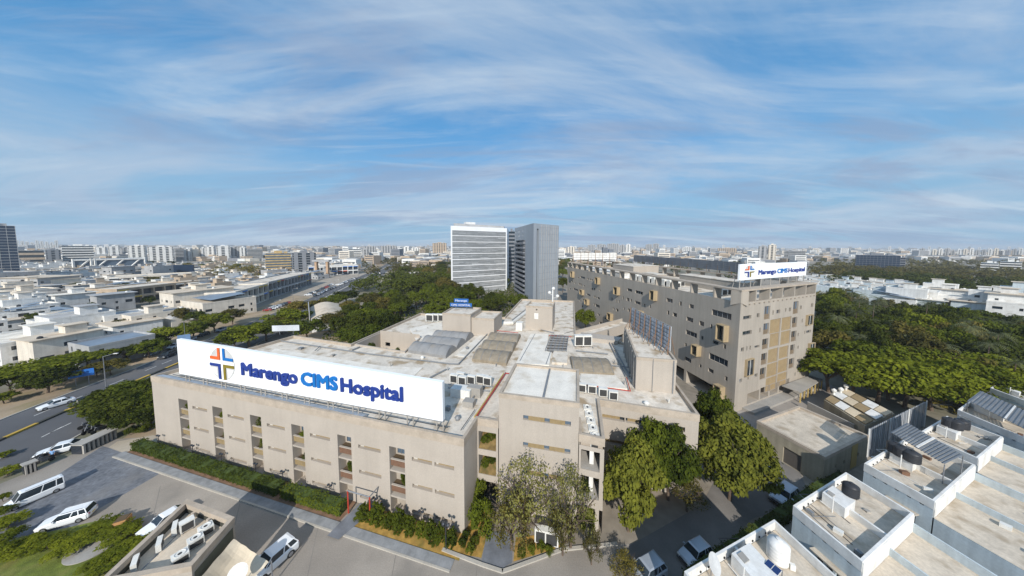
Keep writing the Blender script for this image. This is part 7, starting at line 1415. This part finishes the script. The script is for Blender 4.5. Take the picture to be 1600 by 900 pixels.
def woods(name, label, n, yr, keep, seed, cr, m):
    g = np.random.RandomState(seed); C_ = []; S_ = []
    while len(C_) < n:
        Y = math.exp(g.uniform(math.log(yr[0]), math.log(yr[1]))); X = g.uniform(-2.1, 2.1) * Y
        if not keep(X, Y): continue
        s = 1 + Y / 900; r = g.uniform(3, 6) * s ** .8; k = 26; e = g.normal(0, 1, (k, 3)); e /= np.linalg.norm(e, axis=1)[:, None]; e[:, 2] = abs(e[:, 2]); p = np.array([X, Y, 2.5]) + e * np.array([r, r, 6]) * g.uniform(.5, 1, (k, 1)); C_.extend(p); S_.extend([r * .42] * k)
    c = np.array(C_); nr.seed(seed); a, b = leaves(c, np.tile([0, -.3, 1.], (len(c), 1)), np.array(S_)); o = bpy.data.objects.new(name, quads_mesh(name, c, a, b, m)); COL.objects.link(o); tag(o, label, 'woodland', kind='stuff')
def keepw(X, Y): n_ = sin(X * .006 + 3) + sin(Y * .009 + X * .003) + .6 * sin(X * .021 - Y * .013); return keepc(X, Y) and n_ > (.15 if X < 0 else -.35)
woods('distant_woodland', 'dark green tree masses between the far buildings', 26000, (420, 6000), keepw, 4, 0, LM['dark'])
def woodpoly(pts, n, seed):
    Wp = [P(x, y, 6) for x, y in pts]; g = np.random.RandomState(seed); xs = [p.x for p in Wp]; ys = [p.y for p in Wp]; C_ = []; S_ = []; c0 = 0
    while c0 < n:
        x, y = g.uniform(min(xs), max(xs)), g.uniform(min(ys), max(ys)); c = False; j = len(Wp) - 1
        for i in range(len(Wp)):
            if (Wp[i].y > y) != (Wp[j].y > y) and x < (Wp[j].x - Wp[i].x) * (y - Wp[i].y) / (Wp[j].y - Wp[i].y) + Wp[i].x: c = not c
            j = i
        if not c: continue
        c0 += 1; r = g.uniform(4, 7); k = 170; e = g.normal(0, 1, (k, 3)); e /= np.linalg.norm(e, axis=1)[:, None]; p = np.array([x, y, g.uniform(5, 7.5)]) + e * np.array([r, r, 3.2]) * g.uniform(.7, 1.05, (k, 1)); C_.append(p); S_.append(np.full(k, 1.1))
    c = np.vstack(C_); nr.seed(seed); a, b = leaves(c, np.tile([0, -.2, 1.], (len(c), 1)), np.concatenate(S_)); o = bpy.data.objects.new('distant_woodland', quads_mesh('distant_woodland', c, a, b, LM[('dark', 'olive')[seed % 2]])); COL.objects.link(o); tag(o, 'belt of treetops beyond the nearer buildings', 'woodland', kind='stuff')
for i_, (pts_, n_) in enumerate(WPX): woodpoly(pts_, n_, i_)
def undergrowth(label, pts, n, seed, zt_=3.4, m='dark'):
    Wp = [P(x, y, 3) for x, y in pts]; g = np.random.RandomState(seed); xs = np.array([p.x for p in Wp]); ys = np.array([p.y for p in Wp]); x = g.uniform(xs.min(), xs.max(), n); y = g.uniform(ys.min(), ys.max(), n); c = np.zeros(n, bool); j = len(Wp) - 1
    for i in range(len(Wp)):
        t_ = ((ys[i] > y) != (ys[j] > y)) & (x < (xs[j] - xs[i]) * (y - ys[i]) / (ys[j] - ys[i] + 1e-9) + xs[i]); c ^= t_; j = i
    c &= ~((x > 25) & (x < 90) & (y > 38) & (y < 108) & (x - 90 < 0)); x, y = x[c], y[c]; z = zt_ * (.45 + .55 * np.sin(x * .9 + np.sin(y * .7) * 2) * np.sin(y * .8 + 1)) * g.uniform(.6, 1, len(x)) + .2
    cc = np.stack([x, y, np.maximum(z, .15)], 1); nr.seed(seed); a, b = leaves(cc, np.tile([0, -.3, 1.], (len(cc), 1)), np.full(len(cc), .62)); o = bpy.data.objects.new('undergrowth', quads_mesh('undergrowth', cc, a, b, LM[m])); COL.objects.link(o); tag(o, label, 'undergrowth', kind='stuff')
undergrowth('brown and green undergrowth below the right-hand wood', [(1275, 640), (1275, 450), (1400, 470), (1640, 500), (1640, 620), (1440, 640)], 60000, 71, 3.6, 'olive')
undergrowth('shady undergrowth in the grove behind the low hospital', [(500, 520), (560, 540), (860, 480), (860, 440), (620, 440)], 34000, 72, 3.0, 'dark')
nr.seed(9)
plants('bush', 'low yellowing plant in the golden litter bed by the corner of the front wall', 'litter bed plants', [(*P(x_, y_)[:2], .04, .55, .8) for x_, y_ in ((560, 812), (600, 822), (640, 836), (680, 850), (722, 852), (735, 862), (728, 840), (742, 848), (815, 868), (830, 862), (846, 858), (858, 864), (700, 848), (620, 828))], 'plant', 'plant')
def keepr(X, Y): px = 800 + X / Y * FPX; return px > 1270 and 300 < Y < 760
woods('distant_woodland', 'scrubby woodland on the right before the skyline', 9000, (300, 760), keepr, 6, 0, LM['olive'])
def keepf(X, Y): px = 800 + X / Y * FPX; return Y > 3200 and (px < 700 or px > 870)
woods('distant_woodland', 'hazy tree line along the horizon', 9000, (3200, 7000), keepf, 7, 0, LM['dark'])
# ============================================================= haze
hz_ = MB(); hz_.hexa([(-8900, -40, -1), (8900, -40, -1), (8900, 9000, -1), (-8900, 9000, -1)], [(-8900, -40, 75), (8900, -40, 75), (8900, 9000, 75), (-8900, 9000, 75)])
mh = bpy.data.materials.new('haze_air'); mh.use_nodes = True; t = mh.node_tree; t.nodes.clear(); v = t.nodes.new('ShaderNodeVolumePrincipled'); v.inputs['Color'].default_value = (.86, .93, 1, 1); v.inputs['Density'].default_value = .00015; v.inputs['Anisotropy'].default_value = 0; oo = t.nodes.new('ShaderNodeOutputMaterial'); t.links.new(v.outputs[0], oo.inputs['Volume'])
o = hz_.build('haze', mh); o['kind'] = 'stuff'
